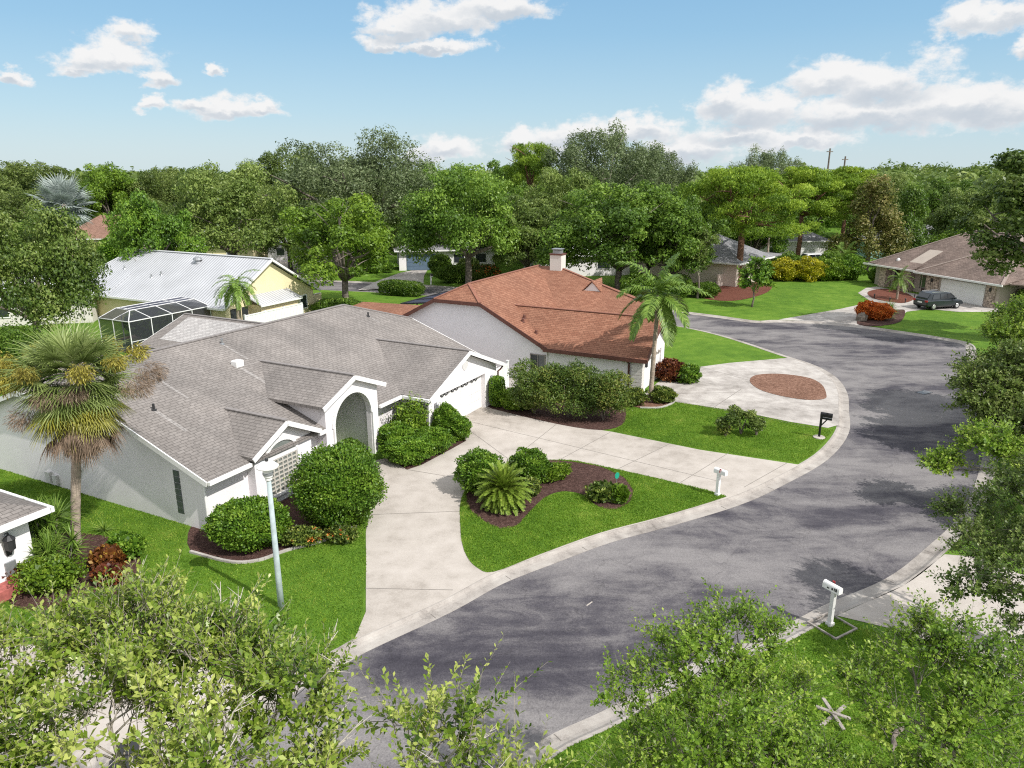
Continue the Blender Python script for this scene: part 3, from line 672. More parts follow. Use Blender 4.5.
# garage wing
mb.prism_y([(12.05, 0), (13.08, 0), (13.08, 2.04), (17.8, 2.04), (17.8, 0), (19.12, 0), (19.12, 2.25), (15.6, 3.66), (12.05, 2.25)], -1.92, -1.62)
mb.box(12.05, 12.25, -1.62, 0, 0, 2.2); mb.box(18.92, 19.12, -1.62, .6, 0, 2.2)
# portico side walls above and below the roof
mb.box(6.08, 6.3, -.3, 2.9, 0, 3.24); mb.box(9.53, 9.75, -.3, 2.9, 0, 3.24)
# rear wing
mb.prism_y([(13.2, 0), (20, 0), (20, 2.2), (16.6, 3.5), (13.2, 2.2)], 14.9, 20.2)
mb.build('wall', M['stucco'], h)
# portico front with its arch
ar = [(6.08, 0), (6.6, 0), (6.6, 2.12)]
for k in range(1, 16):
    t = PI - PI * k / 16
    ar.append((7.9 + 1.3 * math.cos(t), 2.12 + 1.28 * math.sin(t)))
ar += [(9.2, 2.12), (9.2, 0), (9.75, 0), (9.75, 3.3), (7.92, 4.06), (6.08, 3.3)]
mb = MB(); mb.prism_y(ar, -.55, -.29)
p = mb.build('entry_arch', M['stucco'], h)
mb = MB()
prev = None
for k in range(0, 25):
    t = PI - PI * k / 24
    q = (7.9 + 1.36 * math.cos(t), -.575, 2.12 + 1.34 * math.sin(t))
    if prev: mb.bar(prev, q, .09, .16)
    prev = q
mb.bar((6.54, -.575, 0), (6.54, -.575, 2.12), .16, .09); mb.bar((9.26, -.575, 0), (9.26, -.575, 2.12), .16, .09)
mb.build('arch_trim', M['white_paint'], p)
# entry door, sidelight, lantern
mb = MB(); mb.box(6.75, 7.75, 1.93, 1.985, 0.02, 2.1); d = mb.build('front_door', M['white_paint'], h)
mb = MB(); mb.box(8.15, 8.75, 1.94, 1.99, .1, 2.7); d2 = mb.build('entry_window', M['glass'], h)
mb = MB()
for a in ((8.08, 8.15), (8.75, 8.82)): mb.box(*a, 1.9, 1.99, .05, 2.75)
mb.box(8.15, 8.75, 1.9, 1.99, 2.7, 2.75); mb.box(8.15, 8.75, 1.9, 1.985, 1.6, 1.66)
mb.build('window_frame', M['white_paint'], d2)
mb = MB(); mb.bar((8.0, .9, 2.95), (8.0, .9, 3.35), .02); mb.lathe([(.05, .42), (.14, .3), (.13, .05), (.06, 0)], (8.0, .9, 2.5), 8)
mb.build('entry_lantern', M['white_paint'], h)
# roof
mb = MB()
zm = zf(2.3)
mb.slab([(-.3, -.55, ZE), (6.08, -.55, ZE), (6.08, 2.3, zm), (6.08, 7.55, zr), (2.6, 7.55, zr), (-.3, 4.64, zc)], T)
mb.slab([(6.08, 2.3, zm), (9.75, 2.3, zm), (9.75, 7.55, zr), (6.08, 7.55, zr)], T)
mb.slab([(9.75, -.55, ZE), (20.3, -.55, ZE), (20.3, 4.64, zc), (17.4, 7.55, zr), (9.75, 7.55, zr), (9.75, 2.3, zm)], T)
mb.slab([(-.3, 15.65, ZE), (20.3, 15.65, ZE), (20.3, 10.46, zc), (17.4, 7.55, zr), (2.6, 7.55, zr), (-.3, 10.46, zc)], T)
mb.slab([(-.3, 4.64, zc), (2.6, 7.55, zr), (-.3, 10.46, zc)], T)
mb.slab([(20.3, 4.64, zc), (17.4, 7.55, zr), (20.3, 10.46, zc)], T)
def gable_roof(mb, c, hw, ze, za, y0, y1e, y1a, t=T):
    mb.slab([(c - hw, y0, ze), (c, y0, za), (c, y1a, za), (c - hw, y1e, ze)], t)
    mb.slab([(c + hw, y0, ze), (c, y0, za), (c, y1a, za), (c + hw, y1e, ze)], t)
gable_roof(mb, 15.6, 3.95, 2.29, 3.86, -2.25, -.45, 3.9)
gable_roof(mb, 7.92, 2.2, 3.34, 4.24, -.78, 2.5, 4.93)
gable_roof(mb, 3.63, 1.9, 2.47, 3.42, -.74, .10, 2.62)
gable_roof(mb, 16.6, 3.8, 2.3, 3.7, 20.6, 15.4, 11.6)
roof = mb.build('roof', M['shingle_grey'], h)
mb = MB()
mb.slab([(13.7, 19.6, 2.3 + .9 * .368 + .012), (16.3, 19.9, 2.3 + 3.5 * .368 + .012), (16.3, 13.5, 2.3 + 3.5 * .368 + .012), (13.7, 15.6, 2.3 + .9 * .368 + .012)], .02)
mb.build('roof_panel', M['shingle_light'], roof)
mb = MB()
for a, b in (((2.6, 7.55, zr), (17.4, 7.55, zr)), ((2.6, 7.55, zr), (-.3, 4.64, zc)), ((17.4, 7.55, zr), (20.3, 4.64, zc)), ((15.6, -2.25, 3.86), (15.6, 3.9, 3.86)),
             ((7.92, -.78, 4.24), (7.92, 4.93, 4.24)), ((3.63, -.74, 3.42), (3.63, 2.62, 3.42)), ((16.6, 20.6, 3.7), (16.6, 11.8, 3.7))):
    strip3(mb, Vector(a) + Vector((0, 0, .015)), Vector(b) + Vector((0, 0, .015)), .2, .05)
mb.build('ridge_cap', M['cap'], roof)
# pale wash streaks below the vents, and the vents
mb = MB()
def on_front(u, v, dz=0): return (u, v, zf(v) + dz)
for (u, v, l, w) in ((2.85, 5.4, 1.5, .12), (1.2, 3.75, 1.6, .16), (6.6, 4.75, 1.9, .18), (7.45, 6.7, 1.5, .12), (17.6, 5.8, .7, .1)):
    mb.slab([on_front(u - w / 2, v, .006), on_front(u + w / 2, v, .006), on_front(u + w * .7, v - l, .006), on_front(u - w * .3, v - l, .006)], .01)
mb.build_each('wash_streak', M['shingle_wash'], roof)
for (u, v) in ((2.85, 5.5), (1.2, 3.85), (7.45, 6.8), (17.6, 5.9)):
    mb = MB(); mb.lathe([(.11, -.02), (.1, .03), (.05, .05), (.05, .26)], on_front(u, v), 10); mb.build('vent_pipe', M['dark'] if v < 6 else M['galv'], roof)
mb = MB(); mb.box(6.4, 6.85, 4.8, 5.2, zf(4.8), zf(5.2) + .17); mb.build('roof_vent', M['white_paint'], roof, bevel=.04)
# fascia and gutters
mb = MB()
def rake(a, b, z=.11, w=.05): mb.bar(Vector(a) - Vector((0, 0, z)), Vector(b) - Vector((0, 0, z)), w, .2)
rake((-.33, -.55, ZE), (-.33, 4.64, zc)); rake((-.33, 4.64, zc), (-.33, 10.46, zc)); rake((-.33, 10.46, zc), (-.33, 15.65, ZE))
rake((20.33, -.55, ZE), (20.33, 4.64, zc))
for c, hw, ze, za, y in ((15.6, 3.95, 2.29, 3.86, -2.28), (7.92, 2.2, 3.34, 4.24, -.81), (3.63, 1.9, 2.47, 3.42, -.77)):
    rake((c - hw, y, ze), (c, y, za)); rake((c + hw, y, ze), (c, y, za))
rake((16.6 - 3.8, 20.62, 2.3), (16.6, 20.62, 3.7))
mb.build_each('fascia', M['white_paint'], h)
mb = MB()
for u0, u1 in ((-.3, 1.72), (5.55, 6.05), (9.8, 11.62)):
    mb.box(u0, u1, -.69, -.56, ZE - .15, ZE - .015)
mb.box(11.52, 11.64, -2.25, -.72, 2.13, 2.27)
gut = mb.build_each('gutter', M['white_paint'], h)[0]
mb = MB()
mb.tube([(-.2, -.62, 2.15), (-.12, -.3, 2.0), (-.06, -.07, 1.9), (-.06, -.07, .1)], .045, 8)
mb.tube([(11.75, -2.1, 2.12), (11.95, -1.98, 2.0), (11.98, -1.96, .1)], .045, 8)
mb.build_each('downspout', M['white_paint'], gut)
mb = MB(); mb.tube([(19.45, -2.2, 2.15), (19.3, -2.1, 1.95), (19.2, -2.0, 1.85), (19.2, -2.0, .9)], .05, 8); mb.build('downspout', M['brown_trim'], gut)
# arched window with glass block
aw = []
x0, x1, zs, zp, yf = 2.72, 4.28, .42, 2.02, -.43
cx_, r_ = (x0 + x1) / 2, (x1 - x0) / 2
for k in range(17):
    t = PI - PI * k / 16; aw.append((cx_ + r_ * math.cos(t), zp + .55 * math.sin(t) / .78 * .78))
mb = MB(); mb.prism_y([(x0, zs)] + aw + [(x1, zs)], -.436, -.42)
win = mb.build('arched_window', M['gblock'], h)
mb = MB(); nx, nz = 6, 8
zt = 1.86
for i in range(nx + 1):
    x = x0 + (x1 - x0) * i / nx; mb.box(x - .03, x + .03, -.475, -.437, zs, zt)
for j in range(nz + 1):
    z = zs + (zt - zs) * j / nz; mb.box(x0, x1, -.472, -.438, z - .028, z + .028)
mb.build('glass_block_grid', M['cream'], win)
mb = MB(); mb.box(x0 - .05, x1 + .05, -.49, -.437, 1.89, 2.03)
prev = None
for (x, z) in aw:
    q = (cx_ + (x - cx_) * 1.08, -.46, zp + (z - zp) * 1.1)
    if prev: mb.bar(prev, q, .07, .14)
    prev = q
mb.bar((x0 - .06, -.46, zs), (x0 - .06, -.46, zp), .14, .07); mb.bar((x1 + .06, -.46, zs), (x1 + .06, -.46, zp), .14, .07)
mb.box(x0 - .15, x1 + .15, -.53, -.437, zs - .12, zs)
mb.build('window_frame', M['white_paint'], win)
mb = MB(); mb.box(x0 - .14, x1 + .14, -.45, -.425, .02, zs - .12); mb.build('window_apron', M['trim'], win)
# glass block strip in the gable wall
mb = MB()
for k in range(7): mb.box(-.02, .02, 1.28, 1.6, .45 + k * .255, .45 + k * .255 + .235)
mb.build('glass_block_strip', M['gblock_dark'], h)
# garage door with scroll ornaments
mb = MB(); mb.box(13.08, 17.8, -1.66, -1.62, 0.02, 2.04)
for k in range(4):
    for j in range(4): mb.box(13.16 + k * 1.17, 13.16 + k * 1.17 + 1.05, -1.685, -1.655, .07 + j * .5, .07 + j * .5 + .42)
gd = mb.build('garage_door', M['white_paint'], h)
for k in range(4):
    mb = MB(); xc = 13.85 + k * 1.03
    for s in (-1, 1):
        pts = []
        for i in range(14):
            t = i / 13; ang = t * 5.2
            rr = .22 * (1 - .72 * t)
            pts.append((xc + s * (.20 + .02 - rr * math.cos(ang) * .9), -1.70, 1.83 + rr * math.sin(ang) * .62))
        mb.tube(pts, .026, 5)
    mb.tube([(xc - .16, -1.7, 1.74), (xc, -1.7, 1.92), (xc + .16, -1.7, 1.74)], .022, 5)
    mb.build('scroll_ornament', M['dark'], gd)
mb = MB()
pts = [(15.6 + .3 * math.cos(2 * PI * k / 20), 3.1 + .34 * math.sin(2 * PI * k / 20)) for k in range(20)]
mb.prism_y(pts, -1.95, -1.915); mb.build('gable_vent', M['trim'], h)
for x in (12.6, 18.45):
    mb = MB(); mb.lathe([(.03, 0), (.09, .05), (.1, .3), (.02, .4)], (x, -2.03, 1.42), 8); mb.box(x - .07, x + .07, -1.94, -1.915, 1.45, 1.75)
    mb.build('wall_lamp', M['galv'], h)
mb = MB()
for (y, z, a, b) in ((9.55, .3, .3, .45), (9.1, .25, .25, .4)): mb.box(-.14, -.005, y - a / 2, y + a / 2, z - b / 2 + .1, z + b / 2 + .1)
mb.tube([(-.04, 8.0, .1), (-.04, 7.2, 1.1), (-.04, 6.6, 1.9)], .02, 5)
mb.build_each('utility_box', M['trim'], h)

# ---- red-roofed house
RU, RV = 24.3, -9.0
h = house('house', RU, RV, 'white house with terracotta shingle roof, square chimney and tall blank gable wall beside it')
def L3(U, V, z): return (U - RU, V - RV, z)
zg = lambda V: 2.3 + .52 * (V + 2.96)
mb = MB()
pr_ = [(-2.8, 0), (10.0, 0), (10.0, 2.3 + .52 * .16 - .15), (5.4, 4.64), (1.8, 4.64), (-2.8, zg(-2.8) - .15)]
mb.prism_x([(y - RV, z) for y, z in pr_], 0, 12.4)
mb.prism_y([(.12, 0), (.9, 0), (.9, 2.05), (4.2, 2.05), (4.2, 0), (4.9, 0), (4.9, 2.4), (2.6, 3.85), (.12, 2.32)], 0, .25)
mb.box(.12, 4.9, .25, 6.4, 0, 2.2)
mb.box(4.9, 16.0, 4.0, 12, 0, 2.2)
mb.build('wall', M['stucco'], h)
mb = MB(); TR = .14
mb.slab([L3(23.95, -2.96, 2.3), L3(23.95, 1.83, 4.79), L3(25.6, 3.6, 5.71), L3(36.8, 3.6, 5.71), L3(36.8, -2.96, 2.3)], TR)
mb.slab([L3(23.95, 10.16, 2.3), L3(23.95, 5.37, 4.79), L3(25.6, 3.6, 5.71), L3(36.8, 3.6, 5.71), L3(36.8, 10.16, 2.3)], TR)
mb.slab([L3(23.95, 1.83, 4.79), L3(25.6, 3.6, 5.71), L3(23.95, 5.37, 4.79)], TR)
mb.slab([L3(23.9, -9.4, 2.3), L3(27.0, -9.4, 4.25), L3(27.0, 1.2, 4.25), L3(23.9, -2.6, 2.3)], TR)
mb.slab([L3(29.6, -9.4, 2.62), L3(27.0, -9.4, 4.25), L3(27.0, 1.2, 4.25), L3(29.6, 1.2, 2.62)], TR)
zF = lambda U: 5.67 - .36 * (36.8 - U)
mb.slab([L3(28.5, -6.4, zF(28.5)), L3(32.6, -6.4, zF(32.6)), L3(36.8, 1.9, zF(36.8)), L3(36.8, 3.3, zF(36.8)), L3(28.5, 3.3, zF(28.5))], TR)
mb.slab([L3(32.6, -6.4, zF(32.6)), L3(36.8, 1.9, zF(36.8)), L3(41, -5.6, 2.35)], TR)
mb.slab([L3(36.8, 1.9, zF(36.8)), L3(41, -5.6, 2.35), L3(41, 3.6, 2.35), L3(36.8, 3.6, 5.67)], TR)
# garage-side entry lean-to
roof = mb.build('roof', M['shingle_red'], h)
mb = MB()
for a, b in ((L3(25.6, 3.6, 5.72), L3(36.8, 3.6, 5.72)), (L3(25.6, 3.6, 5.72), L3(23.95, 1.83, 4.8)), (L3(25.6, 3.6, 5.72), L3(23.95, 5.37, 4.8)), (L3(27.0, -9.4, 4.26), L3(27.0, 1.0, 4.26)), (L3(36.8, 1.9, 5.68), L3(32.6, -6.4, zF(32.6) + .02))):
    strip3(mb, a, b, .22, .05)
mb.build('ridge_cap', M['cap_red'], roof)
mb = MB()
mb.prism_x([(-2.2 - .62 - RV, 4.5), (-2.2 + .62 - RV, 4.5), (-2.2 - RV, 5.12)], 33.55 - RU, 33.65 - RU)
gb = mb.build('gablet', M['white_paint'], roof)
mb = MB()
mb.slab([L3(33.45, -2.95, 4.5), L3(33.45, -2.2, 5.24), L3(35.6, -2.2, 5.24), L3(33.75, -2.95, 4.55)], .07)
mb.slab([L3(33.45, -1.45, 4.5), L3(33.45, -2.2, 5.24), L3(35.6, -2.2, 5.24), L3(33.75, -1.45, 4.55)], .07)
mb.build('gablet_roof', M['shingle_red'], gb)
mb = MB(); cxl = L3(36.6, 1.9, 0)
mb.box(cxl[0] - .45, cxl[0] + .45, cxl[1] - .48, cxl[1] + .48, 4.5, 6.65)
ch = mb.build('chimney', M['stucco_warm'], roof)
mb = MB(); mb.box(cxl[0] - .5, cxl[0] + .5, cxl[1] - .53, cxl[1] + .53, 6.65, 6.75); mb.build('chimney_cap', M['brown_trim'], ch)
mb = MB(); mb.box(cxl[0] - .28, cxl[0] + .28, cxl[1] - .32, cxl[1] + .32, 6.75, 7.0); mb.box(cxl[0] - .36, cxl[0] + .36, cxl[1] - .4, cxl[1] + .4, 7.06, 7.12)
for a in (-.25, .25):
    for b in (-.28, .28): mb.box(cxl[0] + a - .02, cxl[0] + a + .02, cxl[1] + b - .02, cxl[1] + b + .02, 7.0, 7.06)
mb.build('chimney_cowl', M['galv'], ch)
for (U, V) in ((25.3, -.6), (25.9, -.4), (24.9, -1.75)):
    mb = MB(); mb.lathe([(.13, -.03), (.1, .04), (.09, .2), (.02, .26)], L3(U, V, zg(V)), 8); mb.build('vent_pipe', M['brown_trim'], roof)
mb = MB()
def rk(a, b, w=.06, hh=.24): mb.bar(Vector(L3(*a)) - Vector((0, 0, .12)), Vector(L3(*b)) - Vector((0, 0, .12)), w, hh)
rk((23.92, -2.96, 2.3), (23.92, 1.83, 4.79)); rk((23.92, 1.83, 4.79), (23.92, 5.37, 4.79)); rk((23.92, 5.37, 4.79), (23.92, 10.16, 2.3))
rk((23.87, -2.7, 2.3), (23.87, -9.4, 2.3)); rk((23.9, -9.43, 2.3), (27.0, -9.43, 4.25)); rk((29.6, -9.43, 2.62), (27.0, -9.43, 4.25)); rk((28.6, -6.42, zF(28.6)), (32.6, -6.42, zF(32.6)))
fa = mb.build_each('fascia', M['brown_trim'], h)[3]
mb = MB(); mb.tube([L3(23.85, -8.2, 2.2), L3(24.05, -8.2, 2.0), L3(24.33, -8.2, 1.85), L3(24.33, -8.2, .1)], .06, 8); mb.build('downspout', M['brown_trim'], fa)
mb = MB(); mb.box(.9, 4.2, .1, .16, .02, 2.05)
for k in range(4): mb.box(.98, 4.12, .075, .1, .08 + k * .49, .08 + k * .49 + .42)
gd = mb.build('garage_door', M['white_paint'], h)
for k in range(5):
    mb = MB(); mb.lathe([(.02, 0), (.14, .05), (.12, .16), (.02, .2)], (1.3 + k * .62, .06, 1.78), 8); mb.build('leaf_ornament', M['wood'], gd)
for x in (.62,):
    mb = MB(); mb.lathe([(.03, 0), (.1, .06), (.1, .3), (.02, .4)], (x, -.1, 1.55), 8); mb.build('wall_lamp', M['dark'], h)
mb = MB(); mb.box(-.03, -.003, 6.35, 7.3, .6, 1.7); w_ = mb.build('window', M['glass'], h)
mb = MB()
mb.box(-.06, -.004, 6.28, 6.35, .55, 1.75); mb.box(-.06, -.004, 7.3, 7.37, .55, 1.75); mb.box(-.06, -.004, 6.35, 7.3, 1.7, 1.75); mb.box(-.06, -.004, 6.35, 7.3, .55, .6); mb.box(-.05, -.032, 6.8, 6.85, .6, 1.7)
mb.build('window_frame', M['wood'], w_)
mb = MB(); mb.box(-.1, .35, -.06, .55, 0, 2.1)
for k in range(9): mb.box(-.13, .38, -.09, .58, .12 + k * .22, .30 + k * .22)
mb.build('corner_pier', M['stucco_warm'], h)
# red house: rear screened lanai (dark roof) and low rear roof at left
mb = MB(); mb.slab([L3(25.5, 10.0, 2.5), L3(30.5, 10.0, 2.9), L3(30.5, 16.5, 2.7), L3(25.5, 16.5, 2.3)], .1)
mb.build('rear_roof', M['shingle_red'], h)
mb = MB(); mb.box(25.7 - RU, 30.3 - RU, 10.2 - RV, 16.2 - RV, 0, 2.25); mb.build('rear_room', M['stucco'], h)
mb = MB(); mb.slab([L3(31.5, 7.2, 3.3), L3(38.5, 7.2, 3.3), L3(38.5, 13.5, 2.6), L3(31.5, 13.5, 2.6)], .05)
sc_ = mb.build('screen_roof', M['screen_top'], h)
mb = MB()
for k in range(4): mb.bar(L3(31.5 + k * 2.33, 7.2, 3.34), L3(31.5 + k * 2.33, 13.5, 2.64), .06)
for k in range(3): mb.bar(L3(31.5, 7.2 + k * 3.15, 3.34 - k * .35), L3(38.5, 7.2 + k * 3.15, 3.34 - k * .35), .06)
for k in range(4): mb.box(31.5 - RU + k * 2.33 - .04, 31.5 - RU + k * 2.33 + .04, 13.45 - RV, 13.53 - RV, 0, 2.6)
mb.build('screen_frame', M['dark'], sc_)

# white side fence between the two houses
e = empty('vinyl_fence', (*W(20.4, -1.2), 0), RZ, 'short white vinyl gate panel between the grey-roofed garage and the tall white wall', 'fence')
mb = MB()
for k in range(9): mb.box(.05 + k * .17, .05 + k * .17 + .155, .02, .06, .08, 1.55)
mb.build('panel', M['vinyl'], e)
for x in (0, 1.62):
    mb = MB(); mb.box(x - .06, x + .06, -.02, .1, 0, 1.7); mb.box(x - .08, x + .08, -.04, .12, 1.7, 1.75); mb.build('post', M['vinyl'], e)
mb = MB(); mb.box(.06, 1.56, 0, .08, .12, .22); mb.box(.06, 1.56, 0, .08, 1.42, 1.52); mb.build_each('rail', M['vinyl'], e)

# ---- yellow house with white metal roof
YU, YV = 24.8, 26.0
h = house('house', YU, YV, 'pale yellow house with ribbed white metal roof behind the grey-roofed house')
def Y3(U, V, z): return (U - YU, V - YV, z)
zy = lambda U: 2.35 + .596 * (U - 24.3)
mb = MB()
mb.prism_y([(0, 0), (10.4, 0), (10.4, 2.45), (5.2, 5.5), (0, 2.45)], 0, 17)
mb.box(.4, 10.0, 17, 20.6, 0, 2.3)
mb.box(2.6, 6.9, -1.3, 0, 0, 2.2)
mb.build('wall', M['yellow'], h)
mb = MB()
mb.slab([Y3(24.3, 25.6, 2.35), Y3(30, 25.6, 5.75), Y3(30, 43.2, 5.75), Y3(24.3, 47.2, 2.35)], .08)
mb.slab([Y3(35.7, 25.6, 2.35), Y3(30, 25.6, 5.75), Y3(30, 43.2, 5.75), Y3(35.7, 47.2, 2.35)], .08)
mb.slab([Y3(24.3, 47.2, 2.35), Y3(30, 43.2, 5.75), Y3(35.7, 47.2, 2.35)], .08)
mb.slab([Y3(24.3, 40, 2.42), Y3(27.0, 40, 4.02), Y3(27.0, 49, 4.02), Y3(24.3, 49, 2.42)], .08)
mb.slab([(2.3, -1.6, 2.3), (7.2, -1.6, 2.3), (7.2, 0, 2.95), (2.3, 0, 2.95)], .08)
roof = mb.build('roof', M['metal_roof'], h)
mb = MB(); strip3(mb, Y3(30, 25.6, 5.78), Y3(30, 43.2, 5.78), .3, .06); strip3(mb, Y3(30, 43.2, 5.78), Y3(24.3, 47.2, 2.38), .2, .05); mb.build('ridge_cap', M['metal_white'], roof)
for U, V in ((27.5, 41.5), (27.2, 36.2), (26.8, 37.0)):
    mb = MB(); mb.lathe([(.12, -.05), (.07, .05), (.07, .3)], Y3(U, V, zy(U)), 8); mb.build('vent_pipe', M['galv'], roof)
mb = MB(); mb.lathe([(.3, -.1), (.22, .15), (.4, .2), (.34, .4), (.1, .5)], Y3(29.0, 33.5, zy(29.0)), 12); mb.build('turbine_vent', M['galv'], roof)
mb = MB()
mb.bar(Y3(24.3, 25.57, 2.27), Y3(30, 25.57, 5.67), .05, .18); mb.bar(Y3(35.7, 25.57, 2.27), Y3(30, 25.57, 5.67), .05, .18)
mb.bar(Y3(24.25, 25.6, 2.27), Y3(24.25, 47, 2.27), .08, .16); mb.bar((2.3, -1.63, 2.22), (7.2, -1.63, 2.22), .05, .16)
mb.build_each('fascia', M['white_paint'], h)
mb = MB(); mb.box(8.6, 9.4, -.03, 0.0, .9, 2.0); w_ = mb.build('window', M['glass'], h)
mb = MB(); mb.box(8.5, 9.5, -.05, -.004, 2.0, 2.1); mb.box(8.5, 9.5, -.05, -.004, .8, .9); mb.box(8.5, 8.6, -.05, -.004, .9, 2.0); mb.box(9.4, 9.5, -.05, -.004, .9, 2.0); mb.build('window_frame', M['white_paint'], w_)
mb = MB(); mb.box(.5, 1.6, -.03, 0, .1, 2.1); mb.box(1.7, 2.4, -.03, 0, .1, 2.1); mb.build_each('glass_door', M['glass'], h)
# yellow privacy wall
e = empty('privacy_wall', (*W(34.9, 26.6), 0), RZ, 'pale yellow stucco screen wall standing beside the yellow house gable', 'garden wall')
mb = MB(); mb.box(0, 1.95, -.09, .09, 0, 1.75); mb.build('panel', M['yellow'], e)
mb = MB(); mb.box(-.03, 1.98, -.12, .12, 1.75, 1.81); mb.build('coping', M['stucco_warm'], e)
# long white vinyl fence
e = empty('vinyl_fence', (*W(25.2, 24.3), 0), RZ, 'white vinyl privacy fence in front of the yellow gable wall', 'fence')
mb = MB()
for k in range(36): mb.box(.06 + k * .18, .06 + k * .18 + .165, -.02, .02, .06, 1.7)
mb.build('panel', M['vinyl'], e)
for k in range(4):
    mb = MB(); mb.box(k * 2.19 - .06, k * 2.19 + .06, -.07, .07, 0, 1.85); mb.build('post', M['vinyl'], e)
mb = MB(); mb.box(.06, 6.5, -.05, .05, 1.7, 1.78); mb.box(.06, 6.5, -.05, .05, .05, .15); mb.build_each('rail', M['vinyl'], e)

# ---- pool cage
e = house('pool_enclosure', 17.2, 27.4, 'white framed pool cage with dark screens beside the metal-roofed house', 'pool cage')
posts = [0, 1.85, 3.7, 5.55, 7.35]
mb = MB()
for x in posts:
    mb.bar((x, 0, 0), (x, 0, 2.4), .055)
    xu = max(x, 1.5)
    mb.bar((x, 0, 2.4), (xu, 1.8, 2.85), .06); mb.bar((xu, 1.8, 2.85), (xu, 3.4, 2.9), .05); mb.bar((x, 3.4, 0), (x, 3.4, 2.4), .06)
mb.bar((0, 0, 2.4), (7.35, 0, 2.4), .055); mb.bar((1.5, 1.8, 2.85), (7.35, 1.8, 2.85), .065); mb.bar((0, 0, .9), (7.35, 0, .9), .04)
mb.bar((1.5, 2.6, 2.87), (7.35, 2.6, 2.87), .05); mb.bar((1.5, 3.4, 2.9), (7.35, 3.4, 2.9), .06)
for y in (1.8,): mb.bar((0, y, 0), (0, y, 2.4), .06)
mb.bar((0, 0, 2.4), (0, 3.4, 2.4), .055); mb.bar((0, 1.8, 2.4), (1.5, 1.8, 2.85), .05); mb.bar((0, 3.4, 2.4), (1.5, 3.4, 2.9), .05)
mb.build('frame', M['vinyl'], e)
mb = MB()
mb.add([(0, 0, 0), (7.35, 0, 0), (7.35, 0, 2.4), (0, 0, 2.4)], [(0, 1, 2, 3)])
mb.add([(0, 0, 2.4), (7.35, 0, 2.4), (7.35, 1.8, 2.85), (1.5, 1.8, 2.85)], [(0, 1, 2, 3)])
mb.add([(0, 0, 0), (0, 3.4, 0), (0, 3.4, 2.4), (0, 0, 2.4)], [(0, 1, 2, 3)])
mb.add([(0, 0, 2.4), (0, 3.4, 2.4), (1.5, 3.4, 2.9), (1.5, 1.8, 2.85)], [(0, 1, 2, 3)])
mb.build('side_screen', M['screen'], e)
mb = MB(); mb.add([(1.5, 1.8, 2.84), (7.35, 1.8, 2.84), (7.35, 3.4, 2.89), (1.5, 3.4, 2.89)], [(0, 1, 2, 3)]); mb.build('roof_screen', M['screen_top'], e)
sheet('pool_deck', [W(17.3, 27.5), W(24.6, 27.5), W(24.6, 33.2), W(17.3, 33.2)], .02, M['paver'])
pts = [W(19.2 + 1.7 * math.cos(t), 30.6 + 2.2 * math.sin(t)) for t in [2 * PI * k / 24 for k in range(24)]]
o = sheet('pool_water', pts, .03, M['water'])

